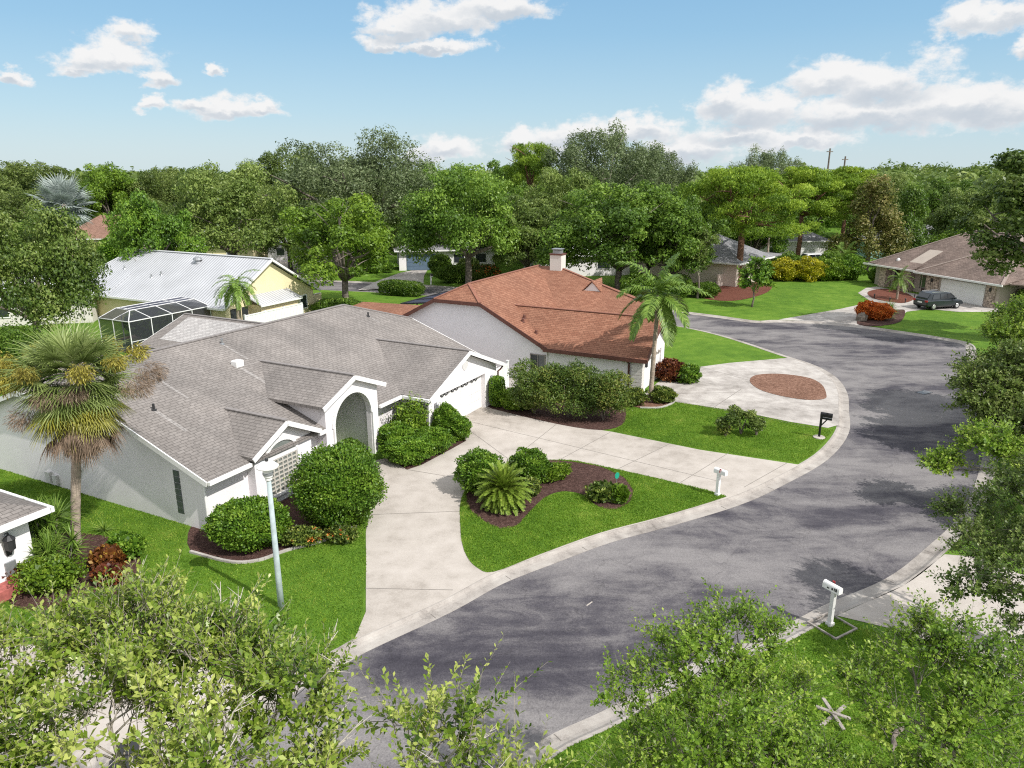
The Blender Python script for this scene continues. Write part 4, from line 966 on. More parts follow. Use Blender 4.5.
# ---- generic smaller houses seen between the trees
def hip_roof(mb, w, d, ze, za, o_=.5, t=.12):
    k = min(w, d) / 2
    x0, x1, y0, y1 = -o_, w + o_, -o_, d + o_
    if w >= d: a, b = (x0 + k + o_, d / 2, za), (x1 - k - o_, d / 2, za)
    else: a, b = (w / 2, y0 + k + o_, za), (w / 2, y1 - k - o_, za)
    A, B, C_, D = (x0, y0, ze), (x1, y0, ze), (x1, y1, ze), (x0, y1, ze)
    if w >= d:
        mb.slab([A, B, b, a], t); mb.slab([B, C_, b], t); mb.slab([C_, D, a, b], t); mb.slab([D, A, a], t)
    else:
        mb.slab([A, B, a], t); mb.slab([B, C_, b, a], t); mb.slab([C_, D, b], t); mb.slab([D, A, a, b], t)
def small_house(x, y, rz, w, d, ze, za, wall, roofm, label, wins=(), doors=(), gable=False, name='house', chimney=None):
    e = empty(name, (x, y, 0), math.radians(rz), label, 'house')
    mb = MB(); mb.box(0, w, 0, d, 0, ze - .06)
    if gable: mb.prism_y([(0, ze - .06), (w, ze - .06), (w / 2, za - .2)], 0, d)
    mb.build('wall', wall, e)
    mb = MB()
    if gable:
        mb.slab([(-.4, -.4, ze - .05), (w / 2, -.4, za), (w / 2, d + .4, za), (-.4, d + .4, ze - .05)]); mb.slab([(w + .4, -.4, ze - .05), (w / 2, -.4, za), (w / 2, d + .4, za), (w + .4, d + .4, ze - .05)])
    else: hip_roof(mb, w, d, ze, za)
    r = mb.build('roof', roofm, e)
    mb = MB()
    if gable: mb.bar((-.4, -.43, ze - .15), (w / 2, -.43, za - .1), .05, .2); mb.bar((w + .4, -.43, ze - .15), (w / 2, -.43, za - .1), .05, .2)
    else:
        mb.box(-.58, w + .58, -.62, -.51, ze - .16, ze + .01); mb.box(-.62, -.51, -.51, d + .5, ze - .16, ze + .01)
    mb.build_each('fascia', M['white_paint'], e)
    for (x0, x1, z0, z1) in wins:
        mb = MB(); mb.box(x0, x1, -.04, -.003, z0, z1); f = mb.build('window', M['glass'], e)
        mb = MB(); mb.box(x0 - .08, x0, -.07, -.004, z0 - .08, z1 + .08); mb.box(x1, x1 + .08, -.07, -.004, z0 - .08, z1 + .08); mb.box(x0, x1, -.07, -.004, z1, z1 + .08); mb.box(x0, x1, -.07, -.004, z0 - .08, z0)
        mb.build('window_frame', M['white_paint'], f)
    for (x0, x1, z1, m_) in doors:
        mb = MB(); mb.box(x0, x1, -.05, -.003, 0.02, z1)
        n = 4
        for k in range(n): mb.box(x0 + .06, x1 - .06, -.075, -.05, .06 + k * z1 / n, .06 + (k + .82) * z1 / n)
        mb.build('garage_door', m_, e)
    if chimney:
        mb = MB(); mb.box(chimney[0] - .4, chimney[0] + .4, chimney[1] - .4, chimney[1] + .4, ze, chimney[2]); c = mb.build('chimney', M['stucco'], r)
        mb = MB(); mb.box(chimney[0] - .45, chimney[0] + .45, chimney[1] - .45, chimney[1] + .45, chimney[2], chimney[2] + .1); mb.build('chimney_cap', M['trim'], c)
    return e
small_house(-72, 119, 0, 13, 9, 2.6, 6.0, M['pink_stucco'], M['shingle_rust'], 'small house with rust brown hip roof beside the silver palm', wins=((3, 4.6, .9, 2.0), (8, 9.6, .9, 2.0)), chimney=(10.4, 5.0, 6.4))
small_house(-50.5, 106, 6, 13, 10, 2.7, 4.9, M['yellow'], M['shingle_slate'], 'pale yellow house with grey roof and open dark garage behind the metal roof', wins=((9.5, 10.8, .9, 2.0),), doors=((2.6, 6.6, 2.1, M['black']),))  # open garage drawn as a black panel, its inner darkness put in the colour
small_house(-36.2, 110, -6, 8, 8, 2.8, 4.6, M['stucco'], M['metal_white'], 'white house at the end of the pale drive above the yellow gable', wins=((1.4, 2.6, .9, 2.0),))
small_house(-15.2, 99.6, 10, 13, 10, 2.7, 5.2, M['stucco'], M['shingle_slate'], 'white house with slate blue garage door up the sloping drive', doors=((1.0, 5.2, 2.15, M['blue_door']),), wins=((7.4, 8.8, .9, 2.1), (10.4, 11.8, .9, 2.1)))
small_house(3.5, 93, 12, 12, 9, 2.7, 5.2, M['stucco'], M['metal_white'], 'white house with pale roof half hidden behind the tree past the chimney', wins=((2, 3.4, .9, 2.1), (7.6, 9.2, .9, 2.1)))
small_house(80, 152, -20, 13, 10, 4.6, 7.6, M['stucco'], M['shingle_slate'], 'distant two storey white gabled house among trees above the brown roof', wins=((2.5, 4, 2.6, 3.8), (8, 9.6, 2.6, 3.8)), gable=True)
small_house(62, 121, -14, 10, 8, 2.8, 4.4, M['stucco'], M['shingle_slate'], 'low house with dark grey roof just behind the brown-roofed house', wins=((3, 4.4, .9, 2.0),))
small_house(36.5, 111, 4, 11, 8, 2.9, 5.0, M['stucco'], M['shingle_slate'], 'white house in shade behind the yellow hedge and white car', wins=((2, 3.6, .9, 2.0),), doors=((6, 9.6, 2.1, M['white_paint']),))
small_house(54.5, 113, -8, 8, 7, 2.7, 4.4, M['teal'], M['shingle_slate'], 'pale teal house glimpsed under the tan-tinged tree', wins=((2, 3.2, .9, 2.0),))
small_house(-47, 62, 14, 10, 8, 2.5, 4.0, M['stucco_warm'], M['metal_white'], 'cream house with white flat-looking roof under the leaning oak at left', wins=((2, 3.5, .8, 1.9), (6, 7.5, .8, 1.9)))

# ---- house behind the pine
e = small_house(25.9, 85.1, 49.4, 9.2, 13, 2.75, 5.5, M['pink_stucco'], M['shingle_slate'], 'pale pink stucco house with grey hip roof behind the reddish pine trunk', wins=((1.9, 2.5, 1.0, 1.6),), chimney=(2.2, 8, 6.6))
mb = MB(); mb.box(9.2, 12.6, .3, 4.2, 0, 2.5); mb.build('screened_porch', M['dark'], e)
mb = MB(); mb.slab([(8.6, -.5, 2.78), (13.1, -.5, 2.78), (13.1, 4.8, 2.9), (8.6, 4.8, 2.9)], .12); mb.build('porch_roof', M['shingle_slate'], e)
for x in (9.5, 12.8):
    mb = MB(); mb.box(x - .08, x + .08, -.2, -.04, 0, 2.64); mb.build('porch_post', M['white_paint'], e)
mb = MB(); mb.box(-1.4, 0, 1.5, 1.7, 0, 1.4); mb.build('garden_wall', M['pink_stucco'], e)

# ---- brown-roofed house at right
e = empty('house', (43.2, 87.5, 0), math.radians(-72.85), 'beige house with big brown hip roof, fieldstone entry and dark car outside', 'house')
mb = MB()
mb.box(0, 7.6, 0, 14, 0, 2.45); mb.box(7.6, 17, -.9, 14, 0, 2.35); mb.box(17, 24, 1.5, 14, 0, 2.3)
mb.prism_x([(1.5, 2.3), (9.5, 2.3), (5.5, 4.3)], 23.6, 23.9)
mb.build('wall', M['taupe'], e)
mb = MB()
zA = 2.5; zt = 6.5
mb.slab([(-.6, -.6, zA), (17.6, -.6, zA), (11.5, 7.6, zt), (5.5, 7.6, zt)]); mb.slab([(-.6, 15, zA), (-.6, -.6, zA), (5.5, 7.6, zt)])
mb.slab([(17.6, -.6, zA), (24.3, 5.5, zA), (24.3, 15, zA), (11.5, 7.6, zt)]); mb.slab([(24.3, 15, zA), (-.6, 15, zA), (5.5, 7.6, zt), (11.5, 7.6, zt)])
mb.slab([(7.1, -1.5, 2.45), (17.6, -1.5, 2.45), (14.2, 4.0, 4.75), (10.6, 4.0, 4.75)]); mb.slab([(7.1, -1.5, 2.45), (10.6, 4.0, 4.75), (9.6, 6, 5.1), (7.1, .8, 2.5)])
mb.slab([(17.6, -1.5, 2.45), (14.2, 4.0, 4.75), (17.6, 6, 3.9)])
mb.slab([(17.2, 1.0, 2.4), (24.4, 1.0, 2.4), (24.4, 5.5, 4.6), (14.5, 5.5, 4.6)])
mb.slab([(1.0, -1.3, 2.5), (6.4, -1.3, 2.5), (6.4, .6, 3.1), (1.0, .6, 3.1)])
roof = mb.build('roof', M['shingle_brown'], e)
mb = MB()
for a, b in (((5.5, 7.6, 6.52), (-.6, -.6, 2.52)), ((11.5, 7.6, 6.52), (17.6, -.6, 2.52)), ((10.6, 4.0, 4.77), (7.1, -1.5, 2.47)), ((14.2, 4.0, 4.77), (17.6, -1.5, 2.47)), ((10.6, 4.0, 4.77), (14.2, 4.0, 4.77)), ((5.5, 7.6, 6.52), (11.5, 7.6, 6.52))): strip3(mb, a, b, .3, .06)
mb.build('ridge_cap', M['cap_brown'], roof)
mb = MB(); mb.slab([(4.2, -.2, 2.72), (6.0, -.2, 2.72), (6.0, 3.2, 4.38), (4.2, 3.2, 4.38)], .03); mb.build('roof_panel', M['taupe'], roof)
mb = MB(); mb.box(7.0, 17.7, -1.64, -1.53, 2.28, 2.46); mb.box(-.7, 7.0, -1.42, -1.32, 2.34, 2.52); mb.box(-.74, -.62, -.6, 14, 2.34, 2.52); mb.build_each('fascia', M['white_paint'], e)
mb = MB(); mb.box(10.2, 15.4, -.95, -.905, 0.02, 2.1)
for k in range(4): mb.box(10.3, 15.3, -.975, -.95, .08 + k * .51, .08 + k * .51 + .44)
mb.build('garage_door', M['white_paint'], e)
mb = MB(); mb.box(8.3, 9.9, -1.02, -.91, 0, 2.25); mb.box(15.6, 16.6, -1.02, -.91, 0, 2.25); mb.box(1.5, 2.5, -.9, -.1, 0, 2.4); mb.box(4.9, 5.8, -.9, -.1, 0, 2.4)
mb.build_each('stone_pier', M['stone'], e)
mb = MB(); mb.box(7.72, 8.15, -.94, -.905, .1, 2.1); mb.box(6.6, 7.3, -.04, -.004, .5, 2.0); mb.box(2.9, 3.6, -.04, -.004, .1, 2.1); mb.build_each('window', M['glass'], e)
for x in (9.1, 16.1):
    mb = MB(); mb.lathe([(.03, 0), (.11, .08), (.11, .32), (.02, .42)], (x, -1.12, 1.55), 8); mb.build('wall_lamp', M['dark'], e)
mb = MB(); mb.lathe([(.2, -.1), (.2, .2), (.05, .35)], (2.6, .5, 3.0), 8); mb.build('roof_vent', M['white_paint'], roof)

# ---- near neighbour at left: only its corner shows
e = house('house', -4.8, 2.6, 'corner of white house with grey eave, coach lantern and red brick ledge at left edge')
mb = MB(); mb.box(-12, 0, 0, 9, 0, 2.3); mb.build('wall', M['stucco'], e)
mb = MB()
A = (.45, -.45, 2.4); B = (.45, 9.45, 2.4); C_ = (-12.4, 9.45, 2.4); D = (-12.4, -.45, 2.4); P1 = (-4.0, 4.5, 4.1); P2 = (-8, 4.5, 4.1)
mb.slab([A, B, P1]); mb.slab([D, A, P1, P2]); mb.slab([B, C_, P2, P1]); mb.slab([C_, D, P2])
mb.build('roof', M['shingle_grey'], e)
mb = MB(); mb.box(-12.4, .45, -.58, -.47, 2.24, 2.42); mb.box(.47, .58, -.58, 9.4, 2.24, 2.42); mb.build_each('gutter', M['white_paint'], e)
mb = MB(); mb.lathe([(.02, 0), (.07, .06), (.15, .12), (.17, .42), (.19, .46), (.04, .62), (.015, .7)], (-.75, -.2, 1.3), 8); mb.box(-.83, -.67, -.06, -.01, 1.15, 1.75); mb.bar((-.75, -.03, 1.9), (-.75, -.2, 2.0), .03)
mb.build('coach_lantern', M['dark'], e)
mb = MB(); mb.box(-.95, -.6, -.05, -.005, .45, .95); mb.build('address_plaque', M['galv'], e, bevel=.02)
mb = MB(); mb.box(-3.2, -.5, -.6, -.01, 0, .35); mb.build('brick_ledge', M['brick_red'], e)

# ------------------------------------------------------------------ VEGETATION
def nrm(a): return a / np.maximum(np.linalg.norm(a, axis=1, keepdims=True), 1e-9)
def quads_mesh(name, V, k, mat, rnd, extra=None):
    """V: (n*k,3) vertices, k per face; rnd: n values; extra: optional (verts, quads, mat) appended"""
    n = len(V) // k
    me = bpy.data.meshes.new(name)
    me.vertices.add(n * k); me.vertices.foreach_set('co', np.ascontiguousarray(V, np.float32).ravel())
    me.loops.add(n * k); me.loops.foreach_set('vertex_index', np.arange(n * k, dtype=np.int32))
    me.polygons.add(n)
    me.polygons.foreach_set('loop_start', np.arange(0, n * k, k, dtype=np.int32))
    me.polygons.foreach_set('loop_total', np.full(n, k, np.int32))
    a = me.attributes.new('rnd', 'FLOAT', 'POINT')
    a.data.foreach_set('value', np.repeat(np.asarray(rnd, np.float32), k))
    me.materials.append(mat); me.update(calc_edges=True); me.validate()
    return me
def leaf_verts(P, D, Nn, L, Wd, belly=.55, fold=.12):
    D = nrm(D); S = nrm(np.cross(D, Nn)); U = nrm(np.cross(S, D))
    L = np.asarray(L).reshape(-1, 1) * np.ones((len(P), 1)); Wd = np.asarray(Wd).reshape(-1, 1) * np.ones((len(P), 1))
    v = np.stack([P, P + D * L * belly + S * Wd / 2 + U * Wd * fold, P + D * L, P + D * L * belly - S * Wd / 2 + U * Wd * fold], 1)
    return v.reshape(-1, 3)
def rdir(g, n): return nrm(g.normal(size=(n, 3)))
def link(me, name, parent=None, loc=None):
    o = bpy.data.objects.new(name, me); COL.objects.link(o)
    if parent is not None: o.parent = parent
    if loc is not None: o.location = loc
    return o

def crown_arrays(g, lobes, n, L, ar=.55, out=.9, droop=0.0):
    """lobes: (cx,cy,cz,rx,ry,rz) rows; leaves sit in the outer shell of every lobe"""
    lobes = np.asarray(lobes, float)
    area = (lobes[:, 3] * lobes[:, 4] * lobes[:, 5]) ** (2 / 3)
    idx = g.choice(len(lobes), n, p=area / area.sum())
    d = rdir(g, n); d[:, 2] = np.where((d[:, 2] < -.3) & (g.random(n) < .5), -d[:, 2], d[:, 2])
    # lumpy shells, so no lobe is a ball
    lump = 1 + .22 * np.sin(d[:, 0] * 5 + idx) * np.sin(d[:, 1] * 6 + idx * 1.7) + .16 * np.sin(d[:, 2] * 9 + d[:, 0] * 7 + idx * .6)
    r = (.45 + .6 * g.random(n) ** .45) * lump
    P = lobes[idx, :3] + d * r[:, None] * lobes[idx, 3:6]
    Nn = nrm(d * out + rdir(g, n) * .75 + np.array([0, 0, .35]))
    D = nrm(np.cross(Nn, rdir(g, n)) + d * .25 + np.array([0, 0, -droop]))
    tone = g.normal(0, .16, len(lobes))[idx]
    rnd = np.clip(.46 + tone + g.normal(0, .17, n), 0, 1)
    LL = L * (.65 + .7 * g.random(n))
    return P - D * LL[:, None] * .5, D, Nn, LL, LL * ar, rnd
def lobes_dome(g, n, rx, ry, z0, z1, rl, top=.25):
    """lobes spread through a dome between z0 and z1"""
    out = []
    zc = z0 + (z1 - z0) * .38; rz = z1 - zc; rb = zc - z0
    for i in range(n):
        d = g.normal(size=3); d /= np.linalg.norm(d)
        if d[2] < -.45: d[2] *= -.6
        k = .45 + .5 * g.random() ** .5
        a_ = math.atan2(d[1], d[0]); k *= 1 + .16 * math.sin(2 * a_ + n) + .13 * math.sin(3 * a_ + 2 * n) + .10 * g.normal()
        rr = rl * (.45 + 1.0 * g.random() ** 1.4)
        k2 = min(k, 1.12 - .5 * rr / rx)
        out.append((d[0] * rx * k2, d[1] * ry * k2, zc + d[2] * (rz if d[2] > 0 else rb) * min(k, 1.03 - .5 * rr / max(rz, rb)), rr, rr, rr * .72))
    return out
def limbs_mesh(g, name, lobes, base_r, fork_z, mat, n_limbs=9, lean=(0, 0), trunks=1, sides=7, gnarl=.5):
    mb = MB(); lobes = np.asarray(lobes)
    fork = Vector((lean[0], lean[1], fork_z))
    for t in range(trunks):
        off = Vector((0, 0, 0)) if trunks == 1 else Vector((math.cos(t * 2.4) * base_r * 2, math.sin(t * 2.4) * base_r * 2, 0))
        p0 = off; pts = [p0 + Vector((0, 0, -.1)), p0 + Vector((0, 0, .25)), (p0 + fork) / 2 + Vector((g.normal() * .1, g.normal() * .1, 0)), fork + off]
        mb.tube(pts, [base_r * 1.45, base_r * 1.05, base_r * .9, base_r * .8], 9)
    ids = g.choice(len(lobes), min(n_limbs, len(lobes)), replace=False)
    for i in ids:
        e = Vector(lobes[i, :3]); a = fork
        mid = a.lerp(e, .5) + Vector((g.normal(), g.normal(), g.normal() * .4 + .3)) * gnarl
        r = base_r * (.34 + .2 * g.random())
        mb.tube([a - Vector((0, 0, .2)), a.lerp(mid, .5), mid, mid.lerp(e, .55) + Vector((g.normal(), g.normal(), g.normal())) * gnarl * .3, e], [r * 1.3, r, r * .8, r * .5, r * .15], sides)
        for q in range(2):
            s_ = mid.lerp(e, .2 + .4 * q); f = s_ + Vector((g.normal(), g.normal(), .5 + .4 * g.normal())) * (e - a).length * .28
            mb.tube([s_, s_.lerp(f, .5) + Vector((0, 0, .1)), f], [r * .45, r * .3, r * .08], 5)
    me_o = mb.build(name, mat, None, smooth=True)
    me = me_o.data; bpy.data.objects.remove(me_o)
    return me

class Proto: pass
def make_proto(seed, h, w, kind):
    g = np.random.default_rng(seed); p = Proto(); p.h, p.w = h, w
    R = w / 2
    if kind == 'oak':
        lobes = lobes_dome(g, 96, R, R, h * .13, h, w * .098)
        arr = crown_arrays(g, lobes, 40000, .31); mat = M['leaf_oak']; bark = M['bark']; fz = h * .28; br = w * .028
    elif kind == 'broad':
        lobes = lobes_dome(g, 84, R, R, h * .07, h, w * .105)
        arr = crown_arrays(g, lobes, 40000, .31, .6); mat = M['leaf_green']; bark = M['bark']; fz = h * .22; br = w * .026
    elif kind == 'bright':
        lobes = lobes_dome(g, 46, R, R, h * .16, h, w * .098)
        arr = crown_arrays(g, lobes, 28000, .27, .6); mat = M['leaf_bright']; bark = M['bark']; fz = h * .28; br = w * .03
    elif kind == 'airy':
        lobes = []
        for i in range(120):
            a = g.random() * 2 * PI; k = R * g.random() ** .5 * .95; x, y = k * math.cos(a), k * math.sin(a)
            z = h * (.97 - .20 * (k / R) ** 2 - .06 * g.random()) * (1 - .52 * g.random() ** 1.6); r = w * .058 * (.6 + .8 * g.random())
            lobes.append((x, y, z, r, r, r * 1.55))
        arr = crown_arrays(g, lobes, 36000, .30, .5, .9, .4); mat = M['leaf_airy']; bark = M['bark_light']; fz = h * .3; br = w * .022
    elif kind == 'pine':
        lobes = []
        for i in range(72):
            a = g.random() * 2 * PI; k = R * (.10 + .84 * g.random() ** .6); t = g.random()
            z = h * (.97 - .30 * t ** 1.3 - .20 * (k / R) ** 2); r = w * .088 * (.65 + .7 * g.random())
            lobes.append((k * math.cos(a), k * math.sin(a), z, r, r, r * .5))
        for i in range(8):
            a = g.random() * 2 * PI; k = R * (.5 + .45 * g.random()); r = w * .10
            lobes.append((k * math.cos(a), k * math.sin(a), h * (.42 + .2 * g.random()), r, r, r * .5))
        arr = crown_arrays(g, lobes, 40000, .30, .34, .8, -.35); mat = M['leaf_pine']; bark = M['bark_pine']; fz = h * .52; br = w * .030
    elif kind == 'high':
        lobes = lobes_dome(g, 60, R, R, h * .43, h, w * .10) + [(-R * .82, -.5, h * .46, .9, .9, .6), (-R * .70, -.9, h * .40, .8, .8, .5), (-R * .62, -.4, h * .51, 1.0, .9, .7), (-R * .5, -.8, h * .45, .8, .8, .55), (-R * .88, -.2, h * .54, .8, .8, .6)]
        arr = crown_arrays(g, lobes, 30000, .27, .6); mat = M['leaf_near_dark']; bark = M['bark']; fz = h * .34; br = w * .03
    elif kind == 'slender':
        lobes = []
        for i in range(40):
            t = g.random(); k = R * (1 - .75 * t) * g.random() ** .5; a = g.random() * 2 * PI; r = w * .16 * (.6 + .7 * g.random()) * (1 - .4 * t)
            lobes.append((k * math.cos(a), k * math.sin(a), h * (.2 + .78 * t), r, r, r * 1.4))
        arr = crown_arrays(g, lobes, 18000, .30, .5, .8, .35); mat = M['leaf_gold']; bark = M['bark']; fz = h * .3; br = w * .03
    P, D, Nn, LL, WW, rnd = arr
    p.crown = quads_mesh(kind + '_crown', leaf_verts(P, D, Nn, LL, WW), 4, mat, rnd)
    p.trunk = limbs_mesh(g, kind + '_trunk', lobes, br, fz, bark, 12 if kind != 'pine' else 16, gnarl=.5 if kind != 'pine' else .25)
    return p
PROTO = {'oak': make_proto(11, 13, 16, 'oak'), 'oak2': make_proto(31, 17, 21, 'oak'), 'broad': make_proto(13, 12.5, 15, 'broad'), 'broad2': make_proto(14, 12, 13, 'broad'),
         'bright': make_proto(15, 11, 11.5, 'bright'), 'airy': make_proto(16, 19, 17, 'airy'), 'pine': make_proto(17, 14, 13.5, 'pine'), 'pine2': make_proto(18, 13.5, 11, 'pine'), 'slender': make_proto(19, 12, 8.5, 'slender'), 'high': make_proto(20, 14.5, 11, 'high')}
def tree(kind, x, y, h, w, rz, label, name='tree', leaf=None, group=None):
    p = PROTO[kind]
    e = empty(name, (x, y, 0), rz, label, 'tree', group)
    e.scale = (w / p.w, w / p.w, h / p.h)
    link(p.trunk, 'trunk', e)
    c = link(p.crown, 'crown', e)
    if leaf: c.material_slots[0].link = 'OBJECT'; c.material_slots[0].material = M[leaf]
    return e
# background and middle-distance trees, left to right
tree('oak', -33.6, 51, 10.9, 9.4, .3, 'leaning olive green oak at left edge in front of the silver palm', 'oak_tree', 'leaf_near_dark')
tree('oak', -83, 131, 14.3, 19, 1.3, 'broad olive tree at far left edge of the treeline, beyond the silver palm', 'oak_tree')
tree('broad', -69, 130, 14.6, 13, 2.3, 'rounded bright-topped tree standing above the rust brown roof', 'broadleaf_tree', 'leaf_bright')
tree('oak', -61, 134, 13.4, 12, 4.2, 'low olive tree in the treeline right of the bright rounded crown', 'oak_tree')
tree('broad2', -35.2, 73, 11.3, 8.0, 3.4, 'yellowish green tree right of the rust brown roof, behind the metal ridge', 'broadleaf_tree', 'leaf_hedge')
tree('oak2', -55, 134, 13.4, 15, 1.7, 'dull green tree in the skyline left of the open-trunked oak', 'oak_tree')
tree('oak', -33, 88, 13.7, 15, 2.9, 'spreading oak with dark open trunk just behind the white metal roof', 'oak_tree')
tree('oak2', -49, 142, 14.6, 14, 5.1, 'distant oak filling the skyline right behind the open-trunked oak', 'oak_tree')
tree('oak2', -21.5, 104, 18.3, 22, .6, 'tallest grey-green oak whose wide crown tops the left half of the skyline', 'oak_tree', 'leaf_airy')
tree('oak', -33.5, 118, 16.2, 14, 3.8, 'oak shoulder to the left of the tallest grey-green oak', 'oak_tree')
tree('bright', -15.9, 70, 11.2, 11.8, 2.0, 'bright yellow-green tree with forked trunk right of the yellow house gable', 'broadleaf_tree')
tree('broad', -12.8, 122, 14.6, 13, 1.1, 'pale green tree in the skyline right of the tallest oak', 'broadleaf_tree', 'leaf_hedge')
tree('oak', -5.0, 84.5, 13.5, 14.5, 4.4, 'dark spreading oak with leaning trunk over the flowering hedge', 'oak_tree', 'leaf_green')
tree('broad2', -2, 132, 15.0, 11, .9, 'mid green tree in the skyline left of the small flat-topped pine', 'broadleaf_tree')
tree('pine', 3.2, 121, 17.9, 8.5, 2.6, 'tall thin pine with small bright tufts standing above the chimney', 'pine_tree')
tree('oak', 7, 101, 13.2, 11, 5.6, 'olive tree directly behind the chimney of the red-roofed house', 'oak_tree')
tree('airy', 13.3, 116, 19.4, 19, 0.2, 'tall feathery grey-green tree rising highest over the red-roofed house', 'tree')
tree('broad', 11.8, 81, 12.2, 15.5, 3.0, 'dense dark green tree with split trunk behind the queen palm', 'broadleaf_tree')
tree('airy', 24, 131, 16.8, 15, 2.2, 'feathery tree behind the big roadside pine, left side of its crown', 'tree')
tree('broad2', 17.6, 80, 10.9, 8.6, 1.6, 'medium green tree left of the reddish pine trunk', 'broadleaf_tree')
tree('pine', 26.4, 86.0, 14.0, 13.6, .5, 'big umbrella pine with reddish trunk in front of the grey hip roof', 'pine_tree')
tree('airy', 43, 129, 16.6, 13, 4.0, 'dark feathery tree showing above the right side of the umbrella pine', 'tree')
tree('pine2', 40.4, 105, 13.8, 11.5, 1.1, 'bright lime-topped pine right of the umbrella pine, over the yellow hedge', 'pine_tree')
tree('pine2', 48.2, 109, 13.8, 10.5, 3.1, 'second lime-topped pine, nearer the tan-tinged tree', 'pine_tree')
tree('slender', 47.5, 99, 12.1, 9.4, 2.2, 'tan-tinged drooping tree above the teal house', 'tree')
tree('slender', 54.5, 103, 11.2, 7.0, 5.2, 'slim dark green tree at the right of the tan-tinged tree', 'tree', 'leaf_green')
tree('broad2', 33, 102, 9.5, 9, 2.4, 'shaded dark tree behind the yellow hedge, left of the white car', 'broadleaf_tree')
tree('broad', 66, 108, 11.0, 12, 1.9, 'olive tree behind the brown roof ridge', 'broadleaf_tree', 'leaf_oak')
tree('oak', 60, 134, 12.6, 13, 3.3, 'distant oak beside the two storey white gabled house', 'oak_tree')
tree('broad2', 73, 128, 12.0, 11, .4, 'green tree in front of the two storey white gabled house', 'broadleaf_tree')
tree('oak', 97, 145, 13.6, 16, 1.4, 'oak in the skyline at the far right beyond the brown roof', 'oak_tree')
tree('oak', 80, 112, 12.6, 13, 2.1, 'oak beyond the brown roof, partly behind the hanging oak branches', 'oak_tree', 'leaf_green')
tree('high', 41.0, 56.5, 14.8, 12.5, 0.0, 'dark oak at right edge whose branches hang before the brown roof', 'oak_tree')
tree('broad2', 2.0, 97, 10.5, 10, 5.0, 'low dark tree against the pale-roofed house behind the chimney', 'broadleaf_tree', 'leaf_oak')
tree('oak', -25, 127, 15.0, 15, 3.9, 'background oak seen through the base of the tallest grey-green oak', 'oak_tree')
tree('broad', -44, 121, 11.5, 13, 2.7, 'rounded tree between the open-trunked oak and the white house', 'broadleaf_tree', 'leaf_oak')

tree('broad2', 24.5, 101, 9.5, 10, 2.9, 'dark tree directly behind the grey hip roof of the pink house', 'broadleaf_tree')
tree('oak', -54.5, 112, 9.0, 9, 1.2, 'low olive tree in front of the rust brown roof, at its right end', 'oak_tree')
tree('broad', -58, 88, 7.5, 9, 4.6, 'low green tree below the silver palm, beyond the leaning oak', 'broadleaf_tree', 'leaf_green')
tree('oak', -75, 112, 10.5, 13, .8, 'olive tree left of the rust brown roof behind the silver palm', 'oak_tree')
tree('broad', 9, 106, 12.5, 14, 3.3, 'wide green tree filling the gap behind the split-trunk tree', 'broadleaf_tree')
tree('oak2', -14, 124, 12.0, 16, 2.0, 'dark oak behind the roof of the house with the slate blue garage', 'oak_tree')
tree('broad', -2, 112, 12.0, 13, .3, 'green tree behind the leaning-trunk oak', 'broadleaf_tree')
tree('oak', 36, 122, 13.0, 15, 4.9, 'olive tree behind the two lime-topped pines, left', 'oak_tree')
tree('broad', 50, 126, 13.0, 15, 1.0, 'green tree behind the two lime-topped pines, right', 'broadleaf_tree')
tree('oak', 68, 138, 12.5, 12, 2.8, 'oak between the slim dark tree and the two storey white gabled house', 'oak_tree')
tree('oak', -30, 100, 11.0, 11, 5.3, 'oak shading the white house at the end of the pale drive', 'oak_tree')
tree('broad2', 21, 97, 11.5, 11, 2.2, 'green tree between the split-trunk tree and the pink house', 'broadleaf_tree')
tree('broad', 62, 100, 6.5, 9, 3.9, 'low bright tree rising just behind the brown roof', 'broadleaf_tree', 'leaf_bright')
tree('broad2', 78, 100, 9.0, 11, 5.9, 'green tree behind the right end of the brown roof', 'broadleaf_tree')

tree('broad2', 1.8, 87.5, 9.6, 9.0, .7, 'dark round tree just left of the chimney, right of the leaning-trunk oak', 'broadleaf_tree', 'leaf_oak')
tree('broad', -7.6, 104, 11.5, 11, 2.5, 'full green tree behind the house with the slate blue garage', 'broadleaf_tree')
tree('broad2', 16.0, 86.5, 10.2, 8.5, 4.1, 'dark tree filling the gap right of the split-trunk tree', 'broadleaf_tree', 'leaf_oak')
tree('broad', -19.5, 101, 10.0, 10, 3.7, 'mid green tree left of the slate blue garage, behind the forked bright tree', 'broadleaf_tree', 'leaf_oak')
tree('oak', -24.5, 92.5, 9.0, 8.5, 1.9, 'small oak on the lawn beside the pale drive, left of the forked bright tree', 'oak_tree')
